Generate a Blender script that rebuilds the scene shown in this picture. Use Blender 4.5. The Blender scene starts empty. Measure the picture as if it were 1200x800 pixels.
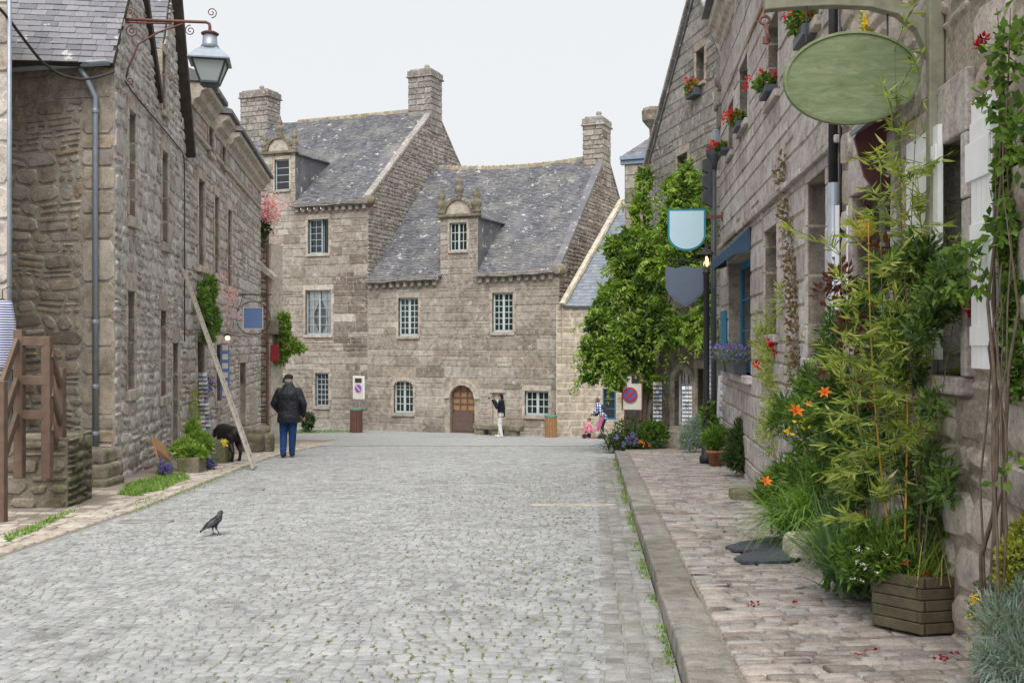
import bpy, math, random
import numpy as np
from mathutils import Vector, Matrix
from mathutils.kdtree import KDTree
R = math.radians
scene = bpy.context.scene
COL = scene.collection

# ------------------------------------------------------------------ camera, sky, sun, exposure
EYE = 1.6                      # eye height above the road at the camera, metres
cam_d = bpy.data.cameras.new('camera'); cam = bpy.data.objects.new('camera', cam_d); COL.objects.link(cam)
cam.location = (0, 0, EYE); cam.rotation_euler = (R(90), 0, 0)
cam_d.sensor_width = 36; cam_d.lens = 36; cam_d.clip_start = 0.05; cam_d.clip_end = 3000
scene.camera = cam

world = bpy.data.worlds.new('World'); scene.world = world; world.use_nodes = True
wn = world.node_tree; wn.nodes.clear()
SUN_EL, SUN_ROT = 56, 184      # high soft sun behind the camera, almost straight behind it
sky = wn.nodes.new('ShaderNodeTexSky'); sky.sky_type = 'NISHITA'; sky.sun_disc = False
sky.sun_elevation = R(SUN_EL); sky.sun_rotation = R(SUN_ROT); sky.air_density = 1.0; sky.dust_density = 6.0
hs = wn.nodes.new('ShaderNodeHueSaturation'); hs.inputs['Saturation'].default_value = 0.12
mixw = wn.nodes.new('ShaderNodeMix'); mixw.data_type = 'RGBA'; mixw.inputs['Factor'].default_value = 0.9
mixw.inputs['B'].default_value = (3.28, 3.36, 3.45, 1)       # even cloud cover
bg = wn.nodes.new('ShaderNodeBackground'); bg.inputs['Strength'].default_value = 0.1
wo = wn.nodes.new('ShaderNodeOutputWorld')
wn.links.new(sky.outputs['Color'], hs.inputs['Color']); wn.links.new(hs.outputs['Color'], mixw.inputs['A'])
wn.links.new(mixw.outputs['Result'], bg.inputs['Color']); wn.links.new(bg.outputs['Background'], wo.inputs['Surface'])

sun_d = bpy.data.lights.new('sun', 'SUN'); sun = bpy.data.objects.new('sun', sun_d); COL.objects.link(sun)
sun_d.energy = 1.5; sun_d.angle = R(50); sun_d.color = (1.0, 0.98, 0.95)
_a = R(SUN_ROT)                # direction towards the sun
_sd = Vector((math.sin(_a) * math.cos(R(SUN_EL)), math.cos(_a) * math.cos(R(SUN_EL)), math.sin(R(SUN_EL))))
sun.rotation_euler = _sd.to_track_quat('Z', 'Y').to_euler()

vs = scene.view_settings
vs.view_transform = 'Standard'; vs.look = 'None'; vs.exposure = 1.4; vs.gamma = 1; vs.use_curve_mapping = False
scene.cycles.use_denoising = True
scene.cycles.max_bounces = 5; scene.cycles.diffuse_bounces = 3; scene.cycles.transparent_max_bounces = 12

# ------------------------------------------------------------------ helpers
F_PX = 1200.0
def P(px, py, d):
    """the place d metres ahead that shows at (px, py) of a 1200 x 800 picture"""
    return Vector(((px - 600) / F_PX * d, d, EYE + (400 - py) / F_PX * d))

def smooth(a, b, x):
    t = min(1, max(0, (x - a) / (b - a))); return t * t * (3 - 2 * t)

def ground(d):
    """height of the street d metres ahead: it falls away, then levels out in the square"""
    if d < 20: return -0.04 * d
    if d < 24:
        t = d - 20; return -0.8 - 0.04 * t - 0.004 * t * t
    if d < 40: return -1.024 - 0.074 * (d - 24)
    t = min(d - 40, 6); return -2.208 - 0.074 * t + 0.0061667 * t * t
RX0, RXS = 1.95, 0.103          # the right-hand house fronts: X = RX0 + RXS * d
LX0, LXS = -4.18, -0.1333       # the left-hand house fronts
KX0, KXS, KW = 0.47, 0.079, 0.27   # road-side edge of the right kerb, its width

MATS = {}
class NT:
    def __init__(s, name):
        s.m = bpy.data.materials.new(name); s.m.use_nodes = True; s.t = s.m.node_tree
        s.b = s.t.nodes['Principled BSDF']; MATS[name] = s.m
    def n(s, kind, **kw):
        nd = s.t.nodes.new('ShaderNode' + kind)
        for k, v in kw.items():
            if k in nd.inputs: s.put(nd.inputs[k], v)
            else: setattr(nd, k, v)
        return nd
    def put(s, sock, v):
        if isinstance(v, bpy.types.NodeSocket): s.t.links.new(v, sock)
        else:
            if hasattr(sock.default_value, '__len__') and not isinstance(v, str) and len(sock.default_value) == 4 and len(v) == 3: v = (*v, 1)
            sock.default_value = v
    def ramp(s, fac, stops, interp='LINEAR'):
        r = s.n('ValToRGB'); e = r.color_ramp.elements; r.color_ramp.interpolation = interp
        while len(e) < len(stops): e.new(0.5)
        for i, (p, c) in enumerate(stops):
            e[i].position = p; e[i].color = (*c, 1) if len(c) == 3 else c
        s.put(r.inputs['Fac'], fac); return r.outputs['Color']
    def noise(s, scale, detail=3, rough=0.55, vec=None, dist=0.0, out='Fac'):
        nd = s.n('TexNoise'); nd.inputs['Scale'].default_value = scale; nd.inputs['Detail'].default_value = detail
        nd.inputs['Roughness'].default_value = rough; nd.inputs['Distortion'].default_value = dist
        s.t.links.new(vec or s.pos(), nd.inputs['Vector']); return nd.outputs[out]
    def pos(s):
        if not hasattr(s, '_p'): s._p = s.n('NewGeometry').outputs['Position']
        return s._p
    def mix(s, fac, a, b, mode='MIX'):
        nd = s.n('Mix', data_type='RGBA', blend_type=mode)
        s.put(nd.inputs[0], fac); s.put(nd.inputs[6], a); s.put(nd.inputs[7], b); return nd.outputs[2]
    def math(s, op, a, b=0.0, c=0.0):
        nd = s.n('Math', operation=op)
        s.put(nd.inputs[0], a); s.put(nd.inputs[1], b); s.put(nd.inputs[2], c); return nd.outputs[0]
    def attr(s, name='tint'):
        return s.n('Attribute', attribute_name=name).outputs['Fac']
    def bump(s, h, strength=0.4, dist=0.02):
        nd = s.n('Bump'); nd.inputs['Strength'].default_value = strength; nd.inputs['Distance'].default_value = dist
        s.t.links.new(h, nd.inputs['Height']); s.t.links.new(nd.outputs['Normal'], s.b.inputs['Normal'])
    def base(s, c, rough=0.8, spec=0.3, metal=0.0):
        s.put(s.b.inputs['Base Color'], c); s.put(s.b.inputs['Roughness'], rough)
        s.b.inputs['Specular IOR Level'].default_value = spec; s.b.inputs['Metallic'].default_value = metal
        return s.m

def lerp3(a, b, t): return tuple(a[i] + (b[i] - a[i]) * t for i in range(3))

def mat_stone(name, cols, lichen=0.25, moss=0.0, speck=0.5, stain=0.45, bump=0.5, fine=38, lich_col=(0.5, 0.49, 0.45)):
    k = NT(name); t = k.attr()
    n = len(cols); c = k.ramp(t, [(i / (n - 1), cols[i]) for i in range(n)])
    big = k.noise(0.55, 4, 0.6)
    c = k.mix(k.math('MULTIPLY', k.ramp(big, [(0.35, (0, 0, 0)), (0.7, (1, 1, 1))]), stain), c, (0.42, 0.38, 0.34), 'MULTIPLY')
    mid = k.noise(5.5, 4, 0.65)
    c = k.mix(0.85, c, k.ramp(mid, [(0.28, (0.48, 0.46, 0.44)), (0.5, (1, 1, 1)), (0.72, (1.32, 1.3, 1.26))]), 'MULTIPLY')
    fn = k.noise(fine, 3, 0.75)
    c = k.mix(speck, c, k.ramp(fn, [(0.3, (0.36, 0.34, 0.32)), (0.5, (1, 1, 1)), (0.7, (1.45, 1.43, 1.38))]), 'MULTIPLY')
    if lichen > 0:
        l = k.noise(2.6, 6, 0.72, dist=0.4)
        c = k.mix(k.math('MULTIPLY', k.ramp(l, [(0.57, (0, 0, 0)), (0.66, (1, 1, 1))]), lichen), c, lich_col)
        l2 = k.noise(9, 4, 0.6)
        c = k.mix(k.math('MULTIPLY', k.ramp(l2, [(0.64, (0, 0, 0)), (0.69, (1, 1, 1))]), lichen), c, (0.58, 0.57, 0.53))
        d2 = k.noise(3.4, 5, 0.7)
        c = k.mix(k.math('MULTIPLY', k.ramp(d2, [(0.6, (0, 0, 0)), (0.72, (1, 1, 1))]), lichen), c, (0.10, 0.095, 0.085))
    if moss > 0:
        ms = k.noise(1.7, 5, 0.65)
        c = k.mix(k.math('MULTIPLY', k.ramp(ms, [(0.52, (0, 0, 0)), (0.66, (1, 1, 1))]), moss), c, (0.10, 0.115, 0.035))
    h = k.math('ADD', k.math('MULTIPLY', mid, 0.7), k.math('MULTIPLY', fn, 0.35))
    k.bump(h, bump, 0.03)
    return k.base(c, 0.92, 0.2)

def mat_plain(name, col, rough=0.6, var=0.25, scale=12, metal=0.0, spec=0.4, bump=0.15, dirt=0.0):
    k = NT(name); n1 = k.noise(scale, 4, 0.6)
    c = k.mix(1.0, col, k.ramp(n1, [(0.25, (1 - var,) * 3), (0.75, (1 + var,) * 3)]), 'MULTIPLY')
    if dirt:
        c = k.mix(k.math('MULTIPLY', k.ramp(k.noise(scale * 0.3, 5, 0.7), [(0.5, (0, 0, 0)), (0.7, (1, 1, 1))]), dirt), c, (0.12, 0.1, 0.07))
    if bump: k.bump(n1, bump, 0.01)
    return k.base(c, rough, spec, metal)

def mat_leaf(name, cols, rough=0.55, trans=0.3):
    k = NT(name); t = k.attr(); n = len(cols)
    c = k.ramp(t, [(i / (n - 1), cols[i]) for i in range(n)])
    c = k.mix(0.5, c, k.ramp(k.noise(7, 2), [(0.3, (0.7, 0.7, 0.7)), (0.7, (1.25, 1.25, 1.25))]), 'MULTIPLY')
    k.base(c, rough, 0.35)
    tr = k.n('BsdfTranslucent'); k.put(tr.inputs['Color'], k.mix(1.0, c, (1.5, 1.6, 0.7), 'MULTIPLY'))
    mx = k.n('MixShader'); mx.inputs[0].default_value = trans
    k.t.links.new(k.b.outputs[0], mx.inputs[1]); k.t.links.new(tr.outputs[0], mx.inputs[2])
    k.t.links.new(mx.outputs[0], k.t.nodes['Material Output'].inputs['Surface'])
    return k.m

# ------------------------------------------------------------------ objects
def tag(o, label=None, cat=None, group=None, kind=None):
    if label: o['label'] = label
    if cat: o['category'] = cat
    if group: o['group'] = group
    if kind: o['kind'] = kind
    return o

def thing(name, loc, label, cat, group=None):
    o = bpy.data.objects.new(name, None); COL.objects.link(o); o.location = loc; o.empty_display_size = 0.2
    return tag(o, label, cat, group)

def attach(o, parent):
    if parent is None: return
    o.parent = parent
    L = Vector((0, 0, 0)); p = parent
    M = Matrix.Identity(4)
    chain = []
    while p is not None: chain.append(p); p = p.parent
    for q in reversed(chain): M = M @ q.matrix_parent_inverse @ q.matrix_basis
    o.matrix_parent_inverse = M.inverted()

def link(name, me, mat, parent=None):
    if mat is not None and len(me.materials) == 0:
        for m in (mat if isinstance(mat, (list, tuple)) else [mat]): me.materials.append(MATS[m] if isinstance(m, str) else m)
    o = bpy.data.objects.new(name, me); COL.objects.link(o); attach(o, parent); return o

def mesh_np(name, V, Fq, mat, parent=None, tint=None, smooth_=False, midx=None):
    """V (n,3), Fq (m,k) all faces of k corners"""
    V = np.asarray(V, dtype=np.float32); Fq = np.asarray(Fq, dtype=np.int32); m, k = Fq.shape
    me = bpy.data.meshes.new(name); me.vertices.add(len(V)); me.vertices.foreach_set('co', V.ravel())
    me.loops.add(m * k); me.loops.foreach_set('vertex_index', Fq.ravel())
    me.polygons.add(m); me.polygons.foreach_set('loop_start', np.arange(0, m * k, k, dtype=np.int32))
    if smooth_: me.polygons.foreach_set('use_smooth', np.ones(m, dtype=bool))
    if midx is not None: me.polygons.foreach_set('material_index', np.asarray(midx, dtype=np.int32))
    me.update(calc_edges=True)
    if tint is not None:
        a = me.attributes.new('tint', 'FLOAT', 'FACE'); a.data.foreach_set('value', np.asarray(tint, dtype=np.float32))
    return link(name, me, mat, parent)

class MB:
    """collects faces for ONE mesh"""
    def __init__(s): s.v = []; s.f = []; s.t = []; s.mi = []; s.tint = 0.5; s.m = 0
    def add(s, vs_, fs, tint=None):
        b = len(s.v); s.v.extend([tuple(x) for x in vs_])
        for f in fs:
            s.f.append([b + i for i in f]); s.t.append(s.tint if tint is None else tint); s.mi.append(s.m)
        return s
    def hexa(s, p, tint=None):
        """8 corners: 0-3 bottom ring, 4-7 top ring"""
        return s.add(p, [(3, 2, 1, 0), (4, 5, 6, 7), (0, 1, 5, 4), (1, 2, 6, 5), (2, 3, 7, 6), (3, 0, 4, 7)], tint)
    def box(s, lo, hi, M=None, tint=None):
        (a, b, c), (d, e, f) = lo, hi
        p = [Vector(q) for q in ((a, b, c), (d, b, c), (d, e, c), (a, e, c), (a, b, f), (d, b, f), (d, e, f), (a, e, f))]
        if M is not None: p = [M @ q for q in p]
        return s.hexa(p, tint)
    def fbox(s, F, u0, u1, z0, z1, n0, n1, tint=None):
        p = [F.p(u0, z0, n1), F.p(u1, z0, n1), F.p(u1, z0, n0), F.p(u0, z0, n0), F.p(u0, z1, n1), F.p(u1, z1, n1), F.p(u1, z1, n0), F.p(u0, z1, n0)]
        return s.hexa(p, tint)
    def bar(s, a, b, w, h=None, up=(0, 0, 1), tint=None):
        a = Vector(a); b = Vector(b); h = h or w; d = (b - a).normalized(); up = Vector(up)
        x = d.cross(up)
        if x.length < 1e-4: x = d.cross(Vector((1, 0, 0)))
        x.normalize(); y = x.cross(d).normalized(); x *= w / 2; y *= h / 2
        p = [a - x - y, a + x - y, b + x - y, b - x - y, a - x + y, a + x + y, b + x + y, b - x + y]
        return s.hexa(p, tint)
    def tube(s, path, rad, seg=8, cap=True, tint=None, flat=1.0):
        path = [Vector(p) for p in path]; n = len(path)
        if not hasattr(rad, '__len__'): rad = [rad] * n
        rings = []; ref = None
        for i, p in enumerate(path):
            d = (path[min(i + 1, n - 1)] - path[max(i - 1, 0)])
            d = d.normalized() if d.length > 1e-9 else Vector((0, 0, 1))
            if ref is None: ref = Vector((0, 0, 1)) if abs(d.z) < 0.9 else Vector((1, 0, 0))
            x = d.cross(ref)
            if x.length < 1e-4: x = d.cross(Vector((0, 1, 0)))
            x.normalize(); y = x.cross(d).normalized(); ref = y
            rings.append([p + x * (math.cos(2 * math.pi * k / seg) * rad[i]) + y * (math.sin(2 * math.pi * k / seg) * rad[i] * flat) for k in range(seg)])
        vv = [v for r in rings for v in r]; ff = []
        for i in range(n - 1):
            for k in range(seg):
                k2 = (k + 1) % seg; ff.append((i * seg + k, (i + 1) * seg + k, (i + 1) * seg + k2, i * seg + k2))
        if cap: ff.append(tuple(range(seg))); ff.append(tuple(reversed(range((n - 1) * seg, n * seg))))
        return s.add(vv, ff, tint)
    def lathe(s, c, prof, seg=12, tint=None, M=None):
        """prof: list of (r, z) from the bottom up"""
        c = Vector(c); vv = []; ff = []
        for r, z in prof:
            for k in range(seg):
                q = Vector((math.cos(2 * math.pi * k / seg) * r, math.sin(2 * math.pi * k / seg) * r, z))
                vv.append(c + (M @ q if M is not None else q))
        for i in range(len(prof) - 1):
            for k in range(seg):
                k2 = (k + 1) % seg; ff.append((i * seg + k, i * seg + k2, (i + 1) * seg + k2, (i + 1) * seg + k))
        ff.append(tuple(reversed(range(seg)))); ff.append(tuple(range((len(prof) - 1) * seg, len(prof) * seg)))
        return s.add(vv, ff, tint)
    def prism(s, F, pts, n0, n1, tint=None):
        """outline pts (u, z) counter-clockwise seen from outside, between depths n0 (back) and n1 (front)"""
        k = len(pts); vv = [F.p(u, z, n1) for u, z in pts] + [F.p(u, z, n0) for u, z in pts]
        ff = [tuple(range(k)), tuple(reversed(range(k, 2 * k)))] + [(i, k + i, k + (i + 1) % k, (i + 1) % k) for i in range(k)]
        return s.add(vv, ff, tint)
    def build(s, name, mat, parent=None, smooth_=False, bevel=0):
        me = bpy.data.meshes.new(name); me.from_pydata(s.v, [], s.f)
        if smooth_: me.polygons.foreach_set('use_smooth', np.ones(len(s.f), dtype=bool))
        me.polygons.foreach_set('material_index', np.array(s.mi, dtype=np.int32))
        a = me.attributes.new('tint', 'FLOAT', 'FACE'); a.data.foreach_set('value', np.array(s.t, dtype=np.float32))
        me.update()
        o = link(name, me, mat, parent)
        if bevel:
            b = o.modifiers.new('bevel', 'BEVEL'); b.width = bevel; b.segments = 2; b.limit_method = 'ANGLE'
        return o

class Frame:
    """a vertical wall plane: u along it (to the viewer's right), z up, n outwards"""
    def __init__(s, a, b, base=0.0):
        a = Vector((a[0], a[1], 0)); b = Vector((b[0], b[1], 0)); s.o = a; s.U = (b - a).normalized(); s.L = (b - a).length
        s.N = Vector((s.U.y, -s.U.x, 0)); s.base = base
    def p(s, u, z, n=0.0): return s.o + s.U * u + s.N * n + Vector((0, 0, z))
    def hit(s, px, py, n=0.0):
        """(u, z) of what shows at (px, py) on this plane"""
        r = Vector(((px - 600) / F_PX, 1, (400 - py) / F_PX)); o = s.o + s.N * n
        t = o.dot(s.N) / r.dot(s.N); q = r * t
        return (q - s.o).dot(s.U), q.z + EYE
    def rect(s, x0, y0, x1, y1, n=0.0):
        """a picture rectangle as (u0, u1, z0, z1)"""
        ym, xm = (y0 + y1) / 2, (x0 + x1) / 2
        return s.hit(x0, ym, n)[0], s.hit(x1, ym, n)[0], s.hit(xm, y1, n)[1], s.hit(xm, y0, n)[1]
    def M(s, u, z, n=0.0):
        m = Matrix.Identity(4)
        for i in range(3): m[i][0] = s.U[i]; m[i][1] = -s.N[i]; m[i][2] = (0, 0, 1)[i]; m[i][3] = s.p(u, z, n)[i]
        return m

def clip_poly(pts, planes):
    """keep a*u + b*z <= c"""
    for a, b, c in planes:
        out = []
        for i in range(len(pts)):
            p, q = pts[i], pts[(i + 1) % len(pts)]
            dp = a * p[0] + b * p[1] - c; dq = a * q[0] + b * q[1] - c
            if dp <= 0: out.append(p)
            if (dp < 0) != (dq < 0) and abs(dp - dq) > 1e-12:
                t = dp / (dp - dq); out.append((p[0] + (q[0] - p[0]) * t, p[1] + (q[1] - p[1]) * t))
        pts = out
        if len(pts) < 3: return []
    return pts

def area(p):
    return abs(sum(p[i][0] * p[(i + 1) % len(p)][1] - p[(i + 1) % len(p)][0] * p[i][1] for i in range(len(p)))) / 2

def clip_line(u0, z0, u1, z1):
    """half plane below the line through two points with u0 < u1"""
    a = -(z1 - z0); b = (u1 - u0); return (a, b, a * u0 + b * z0)

def backing(F, U0, U1, Z0, Z1, holes, clips=(), thick=0.35, reveal=0.22):
    """the wall itself behind its stones: front face with openings, their reveals, a dark room behind each"""
    m = MB()
    us = sorted({U0, U1, *[h[0] for h in holes], *[h[1] for h in holes]}); us = [u for u in us if U0 <= u <= U1]
    zs = sorted({Z0, Z1, *[h[2] for h in holes], *[h[3] for h in holes]}); zs = [z for z in zs if Z0 <= z <= Z1]
    for i in range(len(us) - 1):
        for j in range(len(zs) - 1):
            cu, cz = (us[i] + us[i + 1]) / 2, (zs[j] + zs[j + 1]) / 2
            if any(h[0] < cu < h[1] and h[2] < cz < h[3] for h in holes): continue
            q = clip_poly([(us[i], zs[j]), (us[i + 1], zs[j]), (us[i + 1], zs[j + 1]), (us[i], zs[j + 1])], clips)
            if q: m.add([F.p(u, z) for u, z in q], [tuple(range(len(q)))])
    for a, b, c, d, *_ in holes:
        r = -thick
        c8 = [F.p(a, c), F.p(b, c), F.p(b, d), F.p(a, d), F.p(a, c, r), F.p(b, c, r), F.p(b, d, r), F.p(a, d, r)]
        m.add(c8, [(0, 1, 5, 4), (1, 2, 6, 5), (2, 3, 7, 6), (3, 0, 4, 7), (4, 5, 6, 7)])
    return m

def courses(rng, U0, U1, Z0, Z1, holes, h, w, split=0.0, slack=0.0):
    """stones as rectangles in courses between the openings"""
    out = []; zb = sorted({Z0, Z1, *[x[2] for x in holes if Z0 < x[2] < Z1], *[x[3] for x in holes if Z0 < x[3] < Z1]})
    zz = [zb[0]]
    for z in zb[1:]:
        if z - zz[-1] > h[0] * 0.45 or z == Z1: zz.append(z)
    levels = [zz[0]]
    for a, b in zip(zz[:-1], zz[1:]):
        n = max(1, round((b - a) / rng.uniform(*h))); cuts = [rng.uniform(0.7, 1.3) for _ in range(n)]; s_ = sum(cuts); z = a
        for c in cuts: z += (b - a) * c / s_; levels.append(z)
    for a, b in zip(levels[:-1], levels[1:]):
        if b - a < 0.01: continue
        free = [(U0, U1)]
        for x in holes:
            if x[2] < b - 0.02 and x[3] > a + 0.02:
                nf = []
                for p, q in free:
                    if x[1] <= p or x[0] >= q: nf.append((p, q)); continue
                    if x[0] - p > 0.04: nf.append((p, x[0]))
                    if q - x[1] > 0.04: nf.append((x[1], q))
                free = nf
        for p, q in free:
            u = p
            while u < q - 1e-6:
                ww = rng.uniform(*w) * (0.75 + 0.5 * (b - a) / ((h[0] + h[1]) / 2))
                if q - (u + ww) < w[0] * 0.6: ww = q - u
                ww = min(ww, q - u)
                if rng.random() < split and ww > w[0]:
                    m = a + (b - a) * rng.uniform(0.38, 0.62)
                    if rng.random() < 0.5:
                        x = u + ww * rng.uniform(0.4, 0.6); out += [(u, x, a, m), (x, u + ww, a, m), (u, u + ww, m, b)]
                    else: out += [(u, u + ww, a, m), (u, u + ww, m, b)]
                else: out.append((u, u + ww, a, b))
                u += ww
    return out

def stone(rng, F, r, gap, proud, cut=0.2, bev=0.03, clips=(), warp=0.0, crown=0.0, tint=None, n0=0.0):
    """one wall stone: (verts, faces, tint); the joint round it stays open"""
    u0, u1, z0, z1 = r; g = gap / 2; w, h = u1 - u0, z1 - z0; c = min(w, h) * cut
    u0 += g; u1 -= g; z0 += g; z1 -= g
    if u1 - u0 < 0.02 or z1 - z0 < 0.015: return None
    k = [rng.uniform(0.3, 1.0) * c for _ in range(8)]
    pts = [(u0 + k[0], z0), (u1 - k[1], z0), (u1, z0 + k[2]), (u1, z1 - k[3]), (u1 - k[4], z1), (u0 + k[5], z1), (u0, z1 - k[6]), (u0, z0 + k[7])]
    if clips:
        pts = clip_poly(pts, clips)
        if len(pts) < 3 or area(pts) < 0.12 * w * h or area(pts) < 0.003: return None
    if warp:
        def wp(p):
            u, z = p
            return (u + warp * (math.sin(z * 5.1 + u * 1.3) + 0.6 * math.sin(z * 11.7 + u * 3.1)), z + warp * (math.sin(u * 3.7 + z * 0.9) + 0.7 * math.sin(u * 9.3 + 1.7 + z * 2)))
        pts = [wp(p) for p in pts]
    n = len(pts); cu = sum(p[0] for p in pts) / n; cz = sum(p[1] for p in pts) / n
    pr = proud * rng.uniform(0.55, 1.3); bv = min(bev, 0.3 * w, 0.3 * h)
    tu, tz = rng.uniform(-1, 1) * proud * 0.35, rng.uniform(-1, 1) * proud * 0.35
    inner = []
    for u, z in pts:
        iu = u - (1 if u > cu else -1) * min(bv, abs(u - cu) * 0.8); iz = z - (1 if z > cz else -1) * min(bv, abs(z - cz) * 0.8)
        inner.append((iu, iz))
    V = [F.p(u, z, n0 - 0.01) for u, z in pts] + [F.p(u, z, n0 + pr + tu * (u - cu) / w + tz * (z - cz) / h) for u, z in inner]
    Fc = [(i, (i + 1) % n, n + (i + 1) % n, n + i) for i in range(n)]
    if crown > 0:
        V.append(F.p(cu + rng.uniform(-.1, .1) * w, cz + rng.uniform(-.1, .1) * h, n0 + pr + crown * rng.uniform(0.3, 1)))
        Fc += [(n + i, n + (i + 1) % n, 2 * n) for i in range(n)]
    else: Fc.append(tuple(n + i for i in range(n)))
    return V, Fc, (rng.random() if tint is None else tint), w * h

def put_pieces(items, name, mat, parent, limit=300, rest=None, key=None, smooth_=False):
    """the largest `limit` as objects of their own, what is left as ONE stuff part"""
    items = [i for i in items if i is not None]
    order = sorted(items, key=key or (lambda i: -i[3]))
    for V, Fc, t, *_ in order[:limit]:
        me = bpy.data.meshes.new(name); me.from_pydata([tuple(v) for v in V], [], Fc)
        a = me.attributes.new('tint', 'FLOAT', 'FACE'); a.data.foreach_set('value', np.full(len(Fc), t, dtype=np.float32))
        if smooth_: me.polygons.foreach_set('use_smooth', np.ones(len(Fc), dtype=bool))
        link(name, me, mat, parent)
    if len(order) > limit:
        m = MB()
        for V, Fc, t, *_ in order[limit:]: m.add(V, Fc, t)
        o = m.build(rest or ('small_' + name + 's'), mat, parent, smooth_); o['kind'] = 'stuff'

def grid_pieces(rng, pfun, W, H, sw, sh, thick, inside=None, jit=0.15, gap=0.004, tint_fun=None, lift=None):
    """slates or tiles over a roof: pfun(u, v, n) -> point; v runs up the slope; each one a tilted wedge over the row below"""
    out = []; rows = int(math.ceil(H / sh)); dv = H / rows
    for j in range(rows):
        u = -rng.random() * sw
        while u < W:
            w = sw * rng.uniform(0.8, 1.2); a, b = max(0, u), min(W, u + w); u += w
            if b - a < sw * 0.2: continue
            v0, v1 = j * dv - 0.02 + rng.uniform(-jit, jit) * dv * 0.25, (j + 1) * dv + 0.01
            if inside and not inside((a + b) / 2, (v0 + v1) / 2): continue
            t0 = thick * rng.uniform(0.9, 1.5); e = rng.uniform(-1, 1) * thick * 0.3; a += gap / 2; b -= gap / 2
            V = [pfun(a, v0, t0 + e), pfun(b, v0, t0 - e), pfun(b, v1, 0.003), pfun(a, v1, 0.003), pfun(a, v0, 0.0), pfun(b, v0, 0.0)]
            out.append((V, [(0, 1, 2, 3), (4, 5, 1, 0), (4, 0, 3), (5, 2, 1)], rng.random() if tint_fun is None else tint_fun(a, v0), (b - a) * dv, a, v0))
    return out

def window(F, parent, r, cols, rows, mat='frame_green', depth=0.12, fw=0.055, bar=0.022, split=True, glass='glass', name='window', leaves=2):
    """a casement in its opening: frame and bars (one part), its panes a sub-part"""
    u0, u1, z0, z1 = r; m = MB(); n1 = -depth; n0 = n1 - 0.05
    m.fbox(F, u0, u0 + fw, z0, z1, n0, n1); m.fbox(F, u1 - fw, u1, z0, z1, n0, n1)
    m.fbox(F, u0 + fw, u1 - fw, z0, z0 + fw * 1.3, n0, n1); m.fbox(F, u0 + fw, u1 - fw, z1 - fw, z1, n0, n1)
    a, b, c, d = u0 + fw, u1 - fw, z0 + fw * 1.3, z1 - fw; spans = [(a, b)]
    if split:
        mid = (a + b) / 2; m.fbox(F, mid - fw * 0.75, mid + fw * 0.75, c, d, n0, n1 + 0.006); spans = [(a, mid - fw * 0.75), (mid + fw * 0.75, b)]
    for p, q in spans:
        for i in range(1, cols): x = p + (q - p) * i / cols; m.fbox(F, x - bar / 2, x + bar / 2, c, d, n0 + 0.01, n1 - 0.008)
        for j in range(1, rows):
            z = c + (d - c) * j / rows
            xs = [p] + [p + (q - p) * i / cols for i in range(1, cols)] + [q]
            for i in range(cols):
                m.fbox(F, xs[i] + (bar / 2 if i else 0), xs[i + 1] - (bar / 2 if i < cols - 1 else 0), z - bar / 2, z + bar / 2, n0 + 0.01, n1 - 0.010)
    o = m.build(name, mat, parent)
    g = MB()
    for p, q in spans:
        for i in range(cols):
            for j in range(rows):
                g.fbox(F, p + (q - p) * i / cols, p + (q - p) * (i + 1) / cols, c + (d - c) * j / rows, c + (d - c) * (j + 1) / rows, n1 - 0.034, n1 - 0.03)
    g.build('pane', glass, o); return o

def surround(F, parent, r, jw=0.16, lh=0.24, sh=0.14, proud=0.035, mat='stone_dressed', rng=random, sill=True, jambs=True, tints=None):
    """dressed lintel, sill and jamb stones round an opening, each a part"""
    u0, u1, z0, z1 = r; T = (lambda: rng.random()) if tints is None else (lambda: rng.uniform(*tints))
    MB().fbox(F, u0 - jw * 0.9, u1 + jw * 0.9, z1, z1 + lh, -0.02, proud, T()).build('lintel', mat, parent, bevel=0.012)
    if sill: MB().fbox(F, u0 - jw * 0.7, u1 + jw * 0.7, z0 - sh, z0, -0.2, proud + 0.05, T()).build('sill', mat, parent, bevel=0.015)
    if jambs:
        for a, b in ((u0 - jw, u0), (u1, u1 + jw)):
            z = z0; k = 0
            while z < z1 - 0.02:
                hh = min(rng.uniform(0.3, 0.55), z1 - z)
                if z1 - z - hh < 0.15: hh = z1 - z
                e = jw * (0.25 if k % 2 else -0.1)
                aa, bb = (a - e, b) if a < u0 else (a, b + e)
                MB().fbox(F, aa, bb, z + 0.004, z + hh - 0.004, -0.18, proud - 0.005 * (k % 2), T()).build('jamb_stone', mat, parent, bevel=0.01)
                z += hh; k += 1
def grown(r, jw, lh, sh): return (r[0] - jw, r[1] + jw, r[2] - sh, r[3] + lh)

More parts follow.
